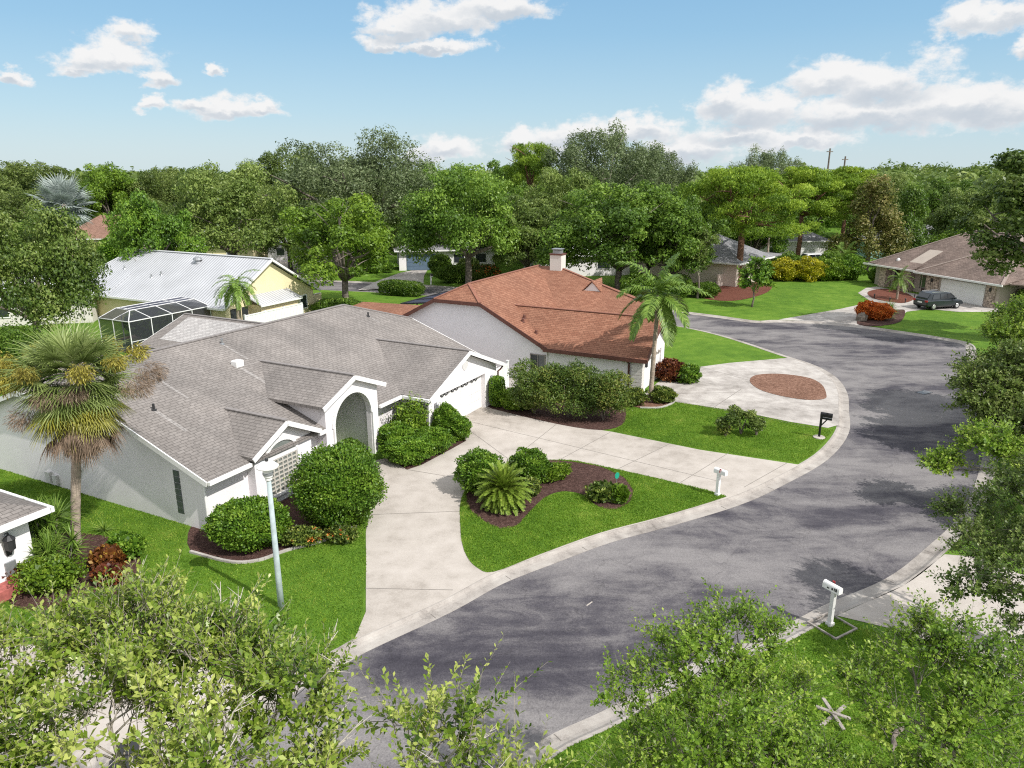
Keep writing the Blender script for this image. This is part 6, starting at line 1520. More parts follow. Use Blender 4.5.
# ------------------------------------------------------------------ NEAR TREES (leaf sprays on real twigs)
def spray_tree(name, x, y, label, lobes, n_shoots, leafL, leaf, fork, base_r, seed, m=15, shoot=(.35, .8), up=.75, twig='bark_light', ar=.48, spread=1.0, tw=.006, per=6, bare=0):
    g = np.random.default_rng(seed); lobes = np.asarray(lobes, float)
    e = empty(name, (x, y, 0), 0, label, 'tree')
    lb = lobes.copy(); lb[:, 0] -= x; lb[:, 1] -= y
    # trunk and limbs
    mb = MB(); f = Vector(fork) - Vector((x, y, 0))
    mb.tube([(0, 0, -.1), (0, 0, .3), tuple(f * .5 + Vector((.08, -.05, 0))), tuple(f)], [base_r * 1.4, base_r, base_r * .85, base_r * .75], 10)
    mb.build('trunk', M['bark'], e, smooth=True)
    mb = MB()
    for i in range(len(lb)):
        c = Vector(lb[i, :3]); mid = f.lerp(c, .5) + Vector((g.normal() * .25, g.normal() * .25, .25 + g.normal() * .15))
        r = min(base_r * .42, .075)
        mb.tube([tuple(f - Vector((0, 0, .15))), tuple(f.lerp(mid, .5)), tuple(mid), tuple(mid.lerp(c, .55)), tuple(c)], [r * 1.2, r, r * .7, r * .45, r * .18], 6)
        for q in range(7):
            d = Vector(g.normal(size=3)).normalized(); d.z = abs(d.z) * .8; t = c + Vector((d.x * lb[i, 3], d.y * lb[i, 4], d.z * lb[i, 5])) * .9
            s0 = mid.lerp(c, .4 + .6 * g.random()); mm = s0.lerp(t, .5) + Vector(g.normal(size=3)) * .08
            mb.tube([tuple(s0), tuple(mm), tuple(t)], [r * .22, r * .14, r * .04], 4)
    mb.build('limbs', M[twig], e, smooth=True)
    # shoots
    area = (lb[:, 3] * lb[:, 4] * lb[:, 5]) ** (2 / 3); idx = g.choice(len(lb), n_shoots, p=area / area.sum())
    nc = max(1, n_shoots // per); idc = g.choice(len(lb), nc, p=area / area.sum())
    dc = rdir(g, nc); dc[:, 2] = np.where(dc[:, 2] < -.2, -dc[:, 2] * .6, dc[:, 2])
    Pc = lb[idc, :3] + dc * (.30 + .7 * g.random((nc, 1)) ** .6) * lb[idc, 3:6] * spread
    w_ = g.integers(0, nc, n_shoots); idx = idc[w_]; d = dc[w_]
    tonec = g.normal(0, .12, nc)[w_]
    P0 = Pc[w_] + g.normal(0, .07, (n_shoots, 3))
    sd = nrm(d * .7 + rdir(g, n_shoots) * .75 + np.array([0, 0, up]))
    sl = shoot[0] + (shoot[1] - shoot[0]) * g.random(n_shoots) ** 1.5
    bend = rdir(g, n_shoots) * .15
    k = n_shoots * m; si = np.repeat(np.arange(n_shoots), m); t = np.tile((np.arange(m) + .5) / m, n_shoots) + g.normal(0, .02, k)
    t = np.clip(.08 + .92 * t, 0, 1)
    A = nrm(np.cross(sd, np.array([.3, .2, .9]))); B = np.cross(sd, A)
    ang = np.tile(np.arange(m) * 2.39996, n_shoots) + si * 1.3 + g.normal(0, .3, k)
    rad = A[si] * np.cos(ang)[:, None] + B[si] * np.sin(ang)[:, None]
    Pl = P0[si] + sd[si] * (sl[si] * t)[:, None] + bend[si] * (sl[si] * t * t)[:, None]
    Dl = nrm(sd[si] * (.35 + .7 * t[:, None]) + rad + rdir(g, k) * .25)
    Nl = nrm(sd[si] * .8 - rad * .35 + np.array([0, 0, .5]) + rdir(g, k) * .35)
    L = leafL * (.45 + .85 * g.random(k)) * (1.08 - .40 * t)
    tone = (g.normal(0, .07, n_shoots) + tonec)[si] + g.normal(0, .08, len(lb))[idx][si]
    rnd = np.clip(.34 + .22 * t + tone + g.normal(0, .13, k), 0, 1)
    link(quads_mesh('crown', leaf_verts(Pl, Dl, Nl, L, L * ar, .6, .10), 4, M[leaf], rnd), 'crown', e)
    if bare:
        for q in range(bare):
            mb = MB()
            i = int(g.integers(0, len(lb))); v = g.normal(size=3); v /= np.linalg.norm(v); v[2] = abs(v[2]) * .6 + .25
            a = Vector(lb[i, :3]) + Vector(v * lb[i, 3:6]) * .45; b = a + Vector(v) * (.5 + .5 * g.random()); c = a.lerp(b, .5) + Vector(g.normal(size=3)) * .06
            mb.tube([tuple(a), tuple(c), tuple(b)], [.016, .011, .004], 5)
            for z in range(3):
                f_ = c.lerp(b, .3 * z); e_ = f_ + (Vector(v) * .6 + Vector(g.normal(size=3)) * .5).normalized() * .28
                mb.tube([tuple(f_), tuple(e_)], [.007, .002], 4)
            mb.build('bare_twig', M['twig_pale'], e)
    # one flat-sided twig per shoot
    a0 = P0 - sd * .12; a1 = P0 + sd * sl[:, None] + bend * sl[:, None]; w = tw
    V = np.stack([a0 - A * w, a0 + A * w, a1 + A * w * .3, a1 - A * w * .3, a0 - B * w, a0 + B * w, a1 + B * w * .3, a1 - B * w * .3], 1).reshape(-1, 3)
    link(quads_mesh('twigs', V, 4, M[twig], np.full(len(V) // 4, .5)), 'twigs', e)
    return e
spray_tree('young_tree', 23.8, 72.1, 'small broad-leaved tree with three pale stems on the far lawn by the road',
           [(23.3, 72.1, 3.0, 1.0, .9, .8), (24.4, 72.2, 3.1, 1.0, .9, .8), (23.9, 71.8, 3.9, .9, .9, .7), (23.0, 72.0, 2.1, .8, .8, .6), (24.6, 72.0, 2.2, .8, .8, .6), (23.9, 71.6, 2.7, .9, .9, .8)],
           420, .34, 'leaf_hedge', (23.8, 72.1, 1.7), .09, 91, 9, (.4, .8), up=.2, ar=.6)
spray_tree('young_tree', 19.6, 77.2, 'young tree with thin pale trunk left of the pine bed',
           [(19.4, 77.2, 5.2, 1.2, 1.1, .9), (20.2, 77.3, 5.8, 1.1, 1.1, .9), (18.8, 77.0, 4.2, 1.1, 1.0, .8), (20.0, 76.9, 4.2, 1.2, 1.1, .8), (19.5, 77.2, 6.5, .9, .9, .7), (19.2, 77.0, 3.2, .9, .9, .6)],
           520, .26, 'leaf_near_dark', (19.6, 77.2, 2.4), .12, 92, 10, (.4, .8), up=.2, ar=.6)
# big oak at lower left, seen from just above its crown
spray_tree('oak_tree', -4.9, 8.0, 'large pale-leaved oak filling the lower left corner, seen from above',
           [(-5.3, 9.0, 6.4, 1.0, .9, .8), (-6.7, 8.7, 6.2, 1.0, .9, .8), (-4.1, 8.7, 6.3, .95, .9, .8), (-3.0, 8.35, 6.0, .8, .8, .75), (-5.1, 7.7, 6.3, .9, .8, .7), (-6.4, 7.3, 6.0, .9, .8, .7), (-3.7, 7.3, 6.05, .85, .8, .7), (-2.55, 7.3, 5.7, .65, .65, .65),
            (-4.4, 6.5, 5.8, .75, .7, .6), (-3.15, 6.25, 5.7, .7, .7, .6), (-7.7, 8.0, 5.9, .9, .8, .7), (-5.7, 6.2, 5.6, .7, .7, .6), (-6.0, 9.8, 6.1, .9, .7, .7), (-4.5, 9.7, 6.0, .8, .7, .7), (-2.2, 6.6, 5.5, .5, .5, .5)],
           2250, .13, 'leaf_near', (-4.8, 7.9, 3.6), .26, 71, 14, (.3, .75), up=.6, ar=.5, bare=46)
spray_tree('oak_tree', -1.3, 7.2, 'thin leafy young oak reaching over the asphalt beside the big pale-leaved oak',
           [(-1.15, 7.8, 6.3, .45, .4, .45), (-.75, 7.5, 6.35, .4, .4, .6), (-.45, 7.2, 6.1, .5, .4, .5), (-.05, 7.0, 5.8, .4, .35, .4), (-1.0, 7.2, 6.0, .45, .4, .45), (-.2, 6.6, 5.7, .45, .4, .4), (.35, 6.9, 5.65, .3, .3, .3), (-.7, 6.7, 5.8, .45, .4, .4)],
           150, .12, 'leaf_near', (-1.1, 7.1, 4.2), .07, 72, 20, (.5, 1.15), up=.9, ar=.5, per=3, bare=10)
# paler trees lower right, lawn shows through them
spray_tree('shade_tree', 3.6, 10.6, 'airy pale green tree in front of the near wooden mailbox, left of the crossed boards',
           [(4.0, 11.2, 5.0, .85, .8, .6), (3.0, 10.9, 4.8, .85, .8, .6), (2.2, 10.4, 4.4, .75, .7, .55), (3.6, 10.1, 4.6, .85, .8, .55), (2.7, 9.5, 4.2, .8, .75, .5), (4.5, 10.3, 4.4, .7, .7, .5), (3.9, 9.2, 4.0, .75, .7, .5), (2.0, 9.2, 3.8, .65, .6, .45), (3.1, 8.6, 3.7, .7, .6, .45), (4.6, 9.6, 3.8, .6, .6, .45)],
           1800, .095, 'leaf_near_pale', (3.4, 10.2, 2.4), .12, 73, 12, (.25, .6), up=.6, ar=.58, tw=.004)
spray_tree('shade_tree', 7.2, 10.4, 'airy pale green tree right of the crossed boards on the lawn',
           [(6.9, 10.9, 4.9, .7, .7, .6), (6.1, 10.5, 4.4, .6, .6, .55), (7.6, 10.9, 5.0, .75, .7, .6), (6.6, 9.8, 4.3, .75, .7, .5), (7.5, 9.9, 4.5, .8, .7, .5), (8.3, 10.4, 4.6, .7, .7, .5), (6.2, 9.0, 3.8, .7, .6, .45), (7.2, 8.9, 3.9, .75, .6, .45), (8.1, 9.3, 4.0, .7, .6, .45), (5.5, 9.2, 3.6, .55, .5, .4)],
           1600, .095, 'leaf_near_pale', (7.1, 10.1, 2.4), .12, 74, 12, (.25, .6), up=.6, ar=.58, tw=.004)
spray_tree('oak_tree', 16.4, 16.8, 'dark dense oak at right edge over the near concrete drive',
           [(13.53, 19.36, 3.21, 0.94, 0.88, 0.77), (14.52, 19.25, 4.09, 1.04, 0.99, 0.88), (15.4, 18.7, 4.86, 1.1, 0.99, 0.88), (12.87, 17.71, 2.99, 0.88, 0.88, 0.72), (13.97, 17.16, 3.65, 0.99, 0.99, 0.77), (11.77, 16.39, 2.77, 0.83, 0.77, 0.66), (12.65, 15.62, 3.21, 0.94, 0.88, 0.66), (13.86, 15.51, 3.87, 0.99, 0.99, 0.77), (13.31, 14.3, 3.21, 0.94, 0.88, 0.66), (15.29, 16.61, 4.64, 1.1, 0.99, 0.88), (11.77, 14.52, 2.66, 0.72, 0.66, 0.55), (14.74, 14.74, 3.98, 0.88, 0.88, 0.77)],
           3000, .115, 'leaf_near_dark', (15.6, 16.9, 2.2), .18, 75, 13, (.3, .55), up=.4, ar=.62, tw=.004)
spray_tree('oak_tree', 27.5, 32.6, 'broad oak on the lawn at right edge, just past the mailbox on a brown post',
           [(22.61, 33.25, 3.02, 1.6, 1.46, 1.2), (24.47, 33.52, 3.96, 1.86, 1.6, 1.2), (26.6, 33.78, 4.49, 2.0, 1.6, 1.33), (22.61, 32.19, 1.83, 1.46, 1.33, 1.06), (24.74, 31.92, 2.36, 1.73, 1.6, 1.2), (25.54, 32.45, 3.42, 1.6, 1.46, 1.2), (23.67, 34.98, 3.16, 1.6, 1.46, 1.2), (25.8, 30.06, 1.83, 1.6, 1.46, 1.2), (23.94, 30.59, 1.3, 1.6, 1.46, 1.06), (23.01, 30.86, 2.09, 1.33, 1.33, 1.06), (21.95, 32.72, 2.36, 1.06, 1.06, 0.93), (22.08, 31.39, 1.43, 1.06, 1.06, 0.8)],
           5200, .19, 'leaf_near_dark', (26.2, 32.6, 1.6), .2, 76, 12, (.35, .75), up=.4, ar=.62)
spray_tree('oak_tree', 23.4, 25.4, 'low leaning oak at right edge whose branch tip reaches over the street bend',
           [(18.58, 26.9, 2.63, 1.03, 1.03, 0.8), (19.61, 25.08, 1.83, 1.14, 1.03, 0.8), (20.98, 24.51, 2.17, 1.25, 1.03, 0.8), (22.34, 24.4, 2.63, 1.25, 1.14, 0.91), (21.66, 23.26, 1.83, 1.14, 1.03, 0.8), (19.84, 25.99, 2.4, 1.25, 1.14, 0.8), (21.43, 26.45, 2.28, 1.25, 1.14, 0.8), (18.92, 24.85, 1.49, 0.8, 0.8, 0.57), (17.21, 26.9, 1.94, 0.57, 0.51, 0.46), (16.64, 26.9, 1.66, 0.4, 0.4, 0.34)],
           3600, .155, 'leaf_near_pale', (22.2, 25.4, 1.4), .14, 78, 12, (.3, .65), up=.4, ar=.62)
spray_tree('oak_tree', 29.2, 37.5, 'light green oak crown beyond the right street edge, below the hanging dark branches',
           [(25.9, 37.2, 4.6, 1.4, 1.3, 1.0), (27.6, 37.5, 5.6, 1.7, 1.5, 1.1), (29.4, 38, 6.3, 1.8, 1.5, 1.2), (27.0, 36.2, 4.2, 1.4, 1.3, 1.0), (29.0, 36.2, 4.8, 1.6, 1.4, 1.1), (25.4, 36.4, 3.5, 1.0, .9, .8), (30.8, 37.5, 5.6, 1.6, 1.5, 1.2), (27.4, 39, 5.0, 1.5, 1.4, 1.0), (28.4, 35.4, 3.6, 1.4, 1.2, .9), (26.2, 35.4, 3.0, 1.1, 1.0, .8)],
           5000, .17, 'leaf_near_pale', (28.6, 37.4, 2.6), .2, 77, 12, (.35, .75), up=.4, ar=.62)

# ------------------------------------------------------------------ STREET FURNITURE, CARS AND SMALL THINGS
# lamp post
e = empty('street_lamp', (-7.15, 19.95, 0), 0, 'pale blue-grey street lamp post with round cap in front of the ball shrub', 'street lamp')
mb = MB(); mb.tube([(0, 0, -.1), (0, 0, 1.2), (0, 0, 4.3)], [.10, .09, .068], 12); mb.build('post', M['lamp_pole'], e, smooth=True)
mb = MB(); mb.lathe([(.075, 4.25), (.10, 4.28), (.10, 4.34), (.13, 4.38), (.15, 4.60), (.15, 4.66)], n=16); hd = mb.build('lamp_housing', M['white_paint'], e)
mb = MB(); mb.lathe([(.152, 4.44), (.156, 4.46), (.156, 4.5), (.152, 4.52)], n=16); mb.build('collar', M['galv'], hd)
mb = MB(); mb.lathe([(.16, 4.66), (.315, 4.68), (.32, 4.71), (.22, 4.80), (.10, 4.85), (.05, 4.86)], n=20); cp = mb.build('lamp_cap', M['white_paint'], e, smooth=False)
mb = MB(); mb.lathe([(.045, 4.855), (.05, 4.9), (.05, 4.94), (.03, 4.96)], n=10); mb.build('photocell', M['dark'], cp)

def mailbox(x, y, rz, label, h=1.05, box='white_paint', post='white_paint', style='vinyl', pw=.11):
    e = empty('mailbox', (x, y, 0), rz, label, 'mailbox')
    mb = MB()
    if style == 'round': mb.tube([(0, 0, -.05), (0, 0, h)], pw / 2, 10)
    else: mb.box(-pw / 2, pw / 2, -pw / 2, pw / 2, -.05, h + (.08 if style == 'arm' else 0))
    mb.build('post', M[post], e)
    if style == 'arm':
        mb = MB(); mb.box(-.05, .5, -.045, .045, h - .14, h - .05); mb.bar((.02, 0, h - .5), (.3, 0, h - .1), .06); mb.build('arm', M[post], e)
    if style == 'vinyl':
        mb = MB(); mb.box(-.09, .09, -.09, .09, 0, .12); mb.build('base_collar', M[post], e)
    ox = .22 if style == 'arm' else .06
    prof = [(-.09, h), (.09, h), (.09, h + .13)]
    for k in range(1, 8): prof.append((.09 * math.cos(PI * k / 8), h + .13 + .09 * math.sin(PI * k / 8)))
    prof.append((-.09, h + .13))
    mb = MB(); mb.prism_x(prof, ox - .27, ox + .27); b = mb.build('box', M[box], e)
    mb = MB(); mb.prism_x([(p * 1.06, h + (q - h) * 1.04 - .004) for p, q in prof], ox + .27, ox + .285); mb.build('door', M[box], b)
    mb = MB(); mb.box(ox + .02, ox + .04, -.115, -.095, h + .08, h + .24); mb.box(ox + .02, ox + .1, -.115, -.095, h + .2, h + .25); mb.build('flag', M['red_lens'] if style == 'vinyl' else M[post], b)
    return e, b
def face_cam(x, y): return math.atan2(-y, -x)
mailbox(8.55, 28.1, math.radians(-50), 'white mailbox on white post at the street end of the island lawn', 1.0, pw=.13)
e, b = mailbox(15.55, 35.0, math.radians(-35), 'black mailbox on black wooden post with a pale concrete foot', 1.15, 'black', 'black', 'arm', .1)
mb = MB(); mb.lathe([(.3, 0), (.3, .05), (.26, .07)], n=14); mb.build('concrete_foot', M['concrete'], e)
e, b = mailbox(9.45, 19.0, math.radians(120), 'tilted white mailbox with small black markings on a pale post in a boarded square', 1.15, 'white_paint', 'trim', 'vinyl', .12)
mb = MB()
for k, (a, w, z0, z1) in enumerate(((.02, .05, .06, .16), (.09, .03, .06, .15), (.15, .05, .06, .13), (.27, .08, .05, .09))): mb.box(a - .16, a - .16 + w, .0915, .0945, 1.15 + z0, 1.15 + z1)
mb.build('black_marking', M['black'], b)
mb = MB()
for k, (a, w, z0, z1) in enumerate(((.02, .05, .06, .16), (.09, .03, .06, .15), (.15, .05, .06, .13), (.27, .08, .05, .09))): mb.box(a - .16, a - .16 + w, -.0945, -.0915, 1.15 + z0, 1.15 + z1)
mb.build('black_marking', M['black'], b)
e = empty('garden_edging', (9.5, 18.95, 0), math.radians(31), 'square of weathered boards laid round the near tilted mailbox', 'edging')
for a in ((-.5, .5, -.5, -.45), (-.5, .5, .45, .5), (-.5, -.45, -.45, .45), (.45, .5, -.45, .45)):
    mb = MB(); mb.box(*a, 0, .06); mb.build('board', M['wood'], e)
mailbox(25.4, 35.4, math.radians(200), 'white-topped mailbox on brown wooden post under the right edge oak', 1.1, 'white_paint', 'wood_brown', 'arm', .16)
mailbox(-9.6, 87.0, math.radians(-60), 'far white post mailbox at the foot of the sloping drive to the blue garage', 1.1, 'dark', 'white_paint', 'arm', .14)
# little green marker in the island
e = empty('garden_marker', (4.45, 28.9, 0), math.radians(35), 'small green plastic marker sign on a stake in the island mulch', 'sign')
mb = MB(); mb.bar((0, 0, -.05), (0, 0, .5), .02); mb.build('stake', M['galv'], e)
mb = MB(); mb.prism_y([(.13 * math.cos(2 * PI * k / 8 + .39), .56 + .15 * math.sin(2 * PI * k / 8 + .39)) for k in range(8)], -.03, -.012); mb.build('plate', M['green_sign'], e)
# crossed boards and driftwood
e = empty('crossed_boards', (7.9, 15.1, 0), .4, 'weathered grey boards crossed in a star on the near lawn', 'boards')
for k, (a, l, t) in enumerate(((.2, 1.0, .1), (1.35, .9, .16), (2.4, .8, .12))):
    mb = MB(); c, s_ = math.cos(a), math.sin(a)
    mb.bar((-c * l / 2, -s_ * l / 2, .04 + .045 * k), (c * l / 2, s_ * l / 2, t + .045 * k + .06), .085, .035); mb.build('board', M['wood'], e)
e = empty('driftwood', (9.1, 14.4, 0), 1.0, 'grey driftwood stump lying on the near lawn right of the crossed boards', 'driftwood')
mb = MB(); mb.tube([(-.5, .03, .05), (-.25, .0, .09), (-.05, .06, .10), (.2, .0, .09), (.38, -.1, .11), (.55, -.12, .05)], [.03, .065, .055, .07, .045, .015], 8); mb.build('stem', M['bark'], e, smooth=False)
mb = MB(); mb.tube([(0, .03, .1), (.08, .2, .17), (.06, .36, .12)], [.04, .028, .01], 6); mb.build('branch_stub', M['bark'], e)
# boulder beside the orange shrub
g_ = np.random.default_rng(8)
mb = MB(); mb.lathe([(.42, -.05), (.5, .2), (.42, .55), (.22, .8), (.05, .86)], n=9)
mb.v = [(x * (1 + .2 * g_.normal()), y * (1 + .2 * g_.normal()), z * (1 + .08 * g_.normal())) for x, y, z in mb.v]
tag(mb.build('boulder', M['bark'], None, smooth=False, loc=(31.4, 65.1, -.1)), 'dark grey boulder beside the orange shrub at the far corner', 'boulder')
# painted dash, drain, bin
o = sheet('road_marking', [(2.36, 20.16), (2.56, 20.38), (2.52, 20.41), (2.32, 20.19)], -.0905, M['concrete'])
e = empty('storm_drain', (25.3, 43.2, -.092), .5, 'dark iron drain grate in the asphalt near the right bend', 'drain')
mb = MB(); mb.box(-.45, .45, -.3, .3, 0, .006); mb.build('frame', M['dark'], e)
mb = MB()
for k in range(7): mb.box(-.38 + k * .12, -.31 + k * .12, -.24, .24, .008, .014)
mb.build('grate', M['galv'], e)
e = empty('trash_bin', (-27.5, 99, 0), .3, 'bright cyan trash bin by the pale drive beyond the yellow house', 'bin')
mb = MB(); mb.add([(-.3, -.3, .05), (.3, -.3, .05), (.3, .3, .05), (-.3, .3, .05), (-.38, -.36, 1.05), (.38, -.36, 1.05), (.38, .4, 1.05), (-.38, .4, 1.05)], [(0, 3, 2, 1), (4, 5, 6, 7), (0, 1, 5, 4), (1, 2, 6, 5), (2, 3, 7, 6), (3, 0, 4, 7)]); mb.build('body', M['cyan'], e)
mb = MB(); mb.box(-.4, .4, -.38, .44, 1.05, 1.12); mb.build('lid', M['cyan'], e)
# low bed marker stakes of the red mulch bed
for k, (x, y) in enumerate(((38.4, 77.4), (38.9, 75.1), (40.2, 74.5), (42.6, 77.3))):
    o = MB(); o.lathe([(.05, 0), (.05, .35), (.11, .4), (.02, .48)], n=8)
    tag(o.build('path_light', M['dark'], None, loc=(x, y, 0)), 'short dark path light at the rim of the red mulch bed', 'path light', 'path lights round the red mulch bed')
# pavers under the big oak
e = empty('paver_stack', (-8.9, 13.6, .012), .4, 'dark square pavers lying on the pale drive under the big oak', 'pavers')
for k, (x, y) in enumerate(((0, 0), (.5, .1), (.15, .5))):
    mb = MB(); mb.box(x - .22, x + .22, y - .22, y + .22, 0, .05); mb.build('paver', M['dark'], e)

# cars
def car(x, y, rz, label, paint, L=4.6, Wd=1.85, H=1.65, suv=True):
    e = empty('parked_car', (x, y, .012), rz, label, 'car')
    hl = L / 2; hw = Wd / 2
    def loft(secs):
        mb = MB(); n = len(secs[0])
        vs = [p for s_ in secs for p in s_]; fs = []
        for i in range(len(secs) - 1):
            for k in range(n): fs.append((i * n + k, i * n + (k + 1) % n, (i + 1) * n + (k + 1) % n, (i + 1) * n + k))
        fs.append(tuple(range(n))[::-1]); fs.append(tuple((len(secs) - 1) * n + k for k in range(n)))
        return mb.add(vs, fs)
    def sec(x_, w, z0, z1, r=.12):
        return [(x_, -w + r, z0), (x_, w - r, z0), (x_, w, z0 + r), (x_, w, z1 - r), (x_, w - r * 1.2, z1), (x_, -w + r * 1.2, z1), (x_, -w, z1 - r), (x_, -w, z0 + r)]
    zb = H * .60
    body = loft([sec(-hl, hw * .86, .42, zb - .08), sec(-hl + .12, hw * .96, .30, zb + .02), sec(-hl + .8, hw, .24, zb + .02), sec(0, hw, .24, zb), sec(hl - 1.3, hw, .24, zb - .02), sec(hl - .5, hw * .96, .26, zb - .14), sec(hl - .1, hw * .88, .32, zb - .24), sec(hl, hw * .78, .40, zb - .32)])
    b = body.build('body', M[paint], e, smooth=False, bevel=.03)
    def csec(x_, w0, w1, z1): return [(x_, -w0, zb - .03), (x_, w0, zb - .03), (x_, w1, z1 - .06), (x_, w1 - .1, z1), (x_, -w1 + .1, z1), (x_, -w1, z1 - .06)]
    cab = loft([csec(-hl + .18, hw * .9, hw * .74, zb + .12), csec(-hl + .55, hw * .92, hw * .76, H - .05), csec(-.2, hw * .93, hw * .78, H), csec(.55, hw * .93, hw * .76, H - .06), csec(1.25, hw * .92, hw * .84, zb + .06)])
    cab.build('cabin', M[paint], b, bevel=.02)
    # glass, proud of the cabin by a few mm
    def glass(pts, off):
        mb = MB(); o_ = Vector(off); vs = [Vector(p) + o_ for p in pts]
        mb.add(vs, [tuple(range(len(vs)))]); mb.build('window', M['glass'], b)
    for s_ in (-1, 1):
        w0, w1 = hw * .925, hw * .775
        def side(x_, t): return (x_, s_ * (w0 + (w1 - w0) * t), zb + (H - .06 - zb) * t)
        glass([side(-hl + .62, .1), side(-.75, .1), side(-.75, .86), side(-hl + .75, .80)], (0, s_ * .02, .0))
        glass([side(-.68, .1), side(.12, .1), side(.12, .88), side(-.68, .88)], (0, s_ * .02, .0))
        glass([side(.19, .1), side(1.0, .1), side(.55, .82), side(.19, .88)], (0, s_ * .02, .0))
    glass([(-hl + .215, -hw * .72, zb + .16), (-hl + .215, hw * .72, zb + .16), (-hl + .52, hw * .66, H - .14), (-hl + .52, -hw * .66, H - .14)], (-.035, 0, .02))
    glass([(1.2, -hw * .8, zb + .1), (1.2, hw * .8, zb + .1), (.62, hw * .68, H - .12), (.62, -hw * .68, H - .12)], (.03, 0, .03))
    for s_ in (-1, 1):
        mb = MB(); mb.box(-hl - .015, -hl + .16, s_ * hw * .62, s_ * hw * .90, zb - .22, zb - .05); mb.build('tail_light', M['red_lens'], b)
        mb = MB(); mb.box(hl - .2, hl - .05, s_ * hw * .55, s_ * hw * .85, zb - .40, zb - .28); mb.build('headlight', M['silver'], b)
        mb = MB(); mb.box(.78, .95, s_ * (hw + .02), s_ * (hw + .2), zb + .02, zb + .16); mb.build('mirror', M[paint], b)
        if suv:
            mb = MB(); mb.bar((-hl + .7, s_ * hw * .66, H + .035), (.3, s_ * hw * .66, H + .04), .04); mb.build('roof_rail', M['silver'], b)
        for xw in (-hl + .85, hl - .9):
            mb = MB(); prof = [(.21, -.11), (.31, -.11), (.34, -.07), (.34, .07), (.31, .11), (.21, .11)]
            mb.lathe(prof, n=20); mb.v = [(xw + a, s_ * (hw - .1) + c, .34 + b_) for a, b_, c in mb.v]; wh = mb.build('wheel', M['rubber'], e)
            mb = MB(); mb.lathe([(.20, -.10), (.215, .1), (.19, .118), (.06, .125)], n=14); mb.v = [(xw + a, s_ * (hw - .1) + s_ * c, .34 + b_) for a, b_, c in mb.v]; mb.build('rim', M['silver'], wh)
    mb = MB(); mb.box(-hl - .022, -hl + .02, -.26, .26, zb - .34, zb - .21); mb.build('number_plate', M['white_paint'], b)
    mb = MB(); mb.box(-hl - .01, -hl + .2, -hw * .8, hw * .8, .34, .48); mb.build('bumper', M['rubber'], b)
    return e
car(41.9, 71.6, math.radians(17), 'dark navy SUV parked on the drive of the brown-roofed house', 'navy_paint')
car(44.2, 107.5, math.radians(8), 'white car in the shade behind the golden hedge', 'white_car', 4.7, 1.85, 1.5, False)

# utility poles far off on the skyline
for (x, y, h, lb) in ((82.5, 200, 18.5, 'taller utility pole on the skyline above the lime-topped pines'), (88, 203, 16.6, 'shorter utility pole right of the taller one on the skyline')):
    e = empty('utility_pole', (x, y, 0), .6, lb, 'utility pole')
    mb = MB(); mb.tube([(0, 0, 0), (0, 0, h)], [.28, .2], 8); mb.build('pole', M['bark'], e)
    mb = MB(); mb.box(-1.3, 1.3, -.1, .1, h - .9, h - .7); mb.build('crossarm', M['bark'], e)

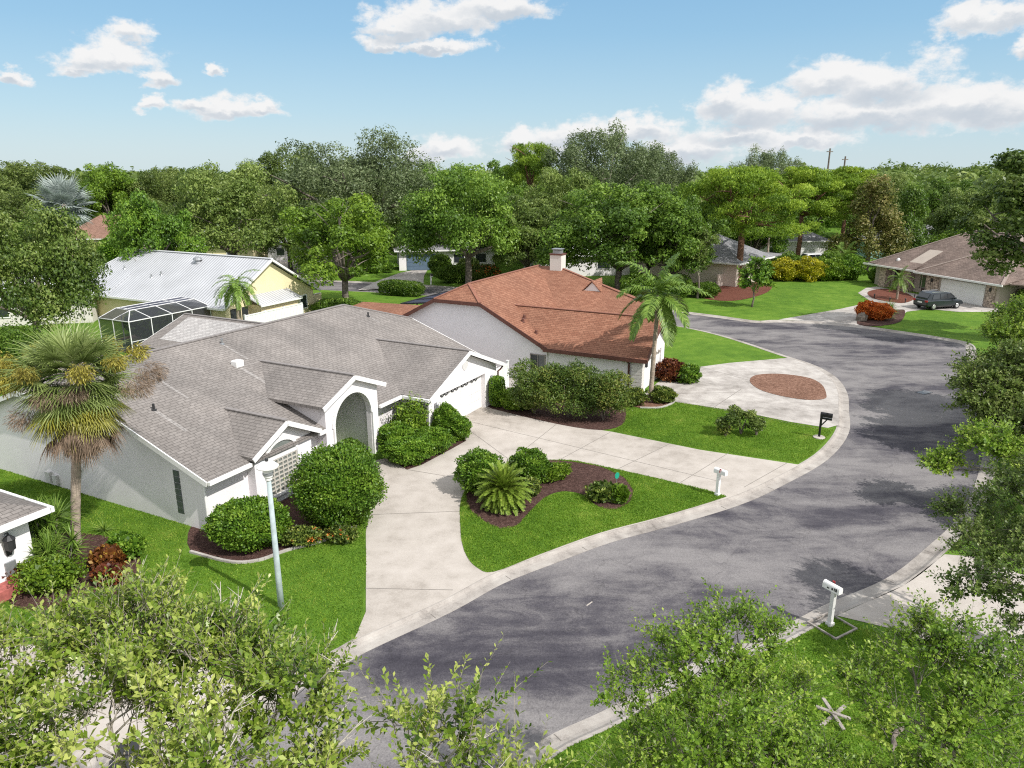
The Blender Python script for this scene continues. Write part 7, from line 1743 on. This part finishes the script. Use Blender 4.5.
# ------------------------------------------------------------------ GRASS BLADES on the lawns in the foreground
def in_poly(P, poly):
    poly = np.asarray(poly); x, y = P[:, 0], P[:, 1]; r = np.zeros(len(P), bool); j = len(poly) - 1
    for i in range(len(poly)):
        xi, yi = poly[i]; xj, yj = poly[j]
        c = ((yi > y) != (yj > y)) & (x < (xj - xi) * (y - yi) / (yj - yi + 1e-12) + xi)
        r ^= c; j = i
    return r
def grass_blades(poly, holes, n, seed, h=.055):
    g = np.random.default_rng(seed); poly = np.asarray(poly)
    lo, hi = poly.min(0), poly.max(0)
    P = lo + (hi - lo) * g.random((n, 2)); k = in_poly(P, poly)
    for q in holes: k &= ~in_poly(P, q)
    P = P[k]; n = len(P)
    z = np.full((n, 1), .0)
    B = np.hstack([P, z]); D = nrm(np.hstack([g.normal(0, .55, (n, 2)), np.ones((n, 1))])); H = h * (.6 + .8 * g.random(n))
    N2 = np.hstack([g.normal(size=(n, 2)), np.zeros((n, 1))])
    w1 = P[:, 0] + .8 * np.sin(P[:, 1] * .9 + 2); w2 = P[:, 1] + .7 * np.sin(P[:, 0] * 1.1)
    pat = np.sin(w1 * 1.3) * np.sin(w2 * 1.1 + 1) + .7 * np.sin(w1 * 2.9 + w2 * 2.1) * np.sin(w2 * 3.3 - w1) + .5 * np.sin(w1 * 6.1 + 1) * np.sin(w2 * 5.3)
    rnd = np.clip(.40 + .18 * pat + .45 * np.maximum(pat - 1.0, 0) + g.normal(0, .22, n), 0, 1)
    return leaf_verts(B, D, N2, H, H * .38, .4, 0), rnd
LAWN_L = [(-26, 32.45), (-12.3, 25.42), (-12.1, 24.6), (-11.6, 23.2), (-9.6, 22.6), (-8.6, 22.7), (-6.9, 24.2), (-5.75, 25.6), (-5.45, 24.6), (-5.0, 22.6), (-4.45, 18.6), (-5.2, 17.6), (-6.4, 16.2), (-8.4, 17.2), (-14, 18.6), (-17, 21), (-17.5, 24.5), (-25, 29)]
LAWN_N = [tuple(p) for p in outer if p[1] > 9 and p[1] < 19.6 and p[0] < 10.5] + [(10.8, 18.6), (12.2, 17.2), (15.5, 14.4), (15.5, 8), (0, 8)]
LAWN_C = [(5.25, 35.95), (9.12, 33.37), (13.22, 31.62), (14.3, 32.65), (16.75, 36.1), (14.95, 37.35), (12.8, 39.15), (9.5, 41.0), (8.5, 39.9), (7.2, 39.8), (6.2, 40.3), (6.35, 38.7), (5.85, 36.9)]
isl_m = [(-1.92, 28.15), (-1.67, 26.74), (-1.04, 25.7), (-0.45, 25.12), (0.19, 25.37), (0.71, 26.56), (1.36, 27.86), (2.11, 28.45), (2.92, 28.15), (3.46, 27.01), (4.11, 26.74), (4.82, 27.48), (5.11, 28.55), (4.93, 29.91), (4.02, 31.16), (2.69, 31.76), (1.54, 31.9), (-0.09, 31.28), (-1.41, 29.91)]
bedP = [(-17.2, 24.6), (-17.4, 22.4), (-15.5, 20.0), (-13.2, 19.8), (-12.2, 21.0), (-13.3, 23.4), (-15.2, 24.6)]
vs, rs_ = [], []
for poly, holes, n, sd in ((LAWN_L, [bedP], 230000, 1), (isl, [isl_m], 130000, 2), (LAWN_N, [], 190000, 3), (LAWN_C, [], 90000, 4)):
    a, b = grass_blades(poly, holes, n, sd, .055)
    if sd == 2: a = a + np.array([0, 0, .02])
    vs.append(a); rs_.append(b)
o = link(quads_mesh('grass', np.vstack(vs), 4, M['blade'], np.concatenate(rs_)), 'grass'); o['kind'] = 'stuff'; o['label'] = 'short mown lawn grass'
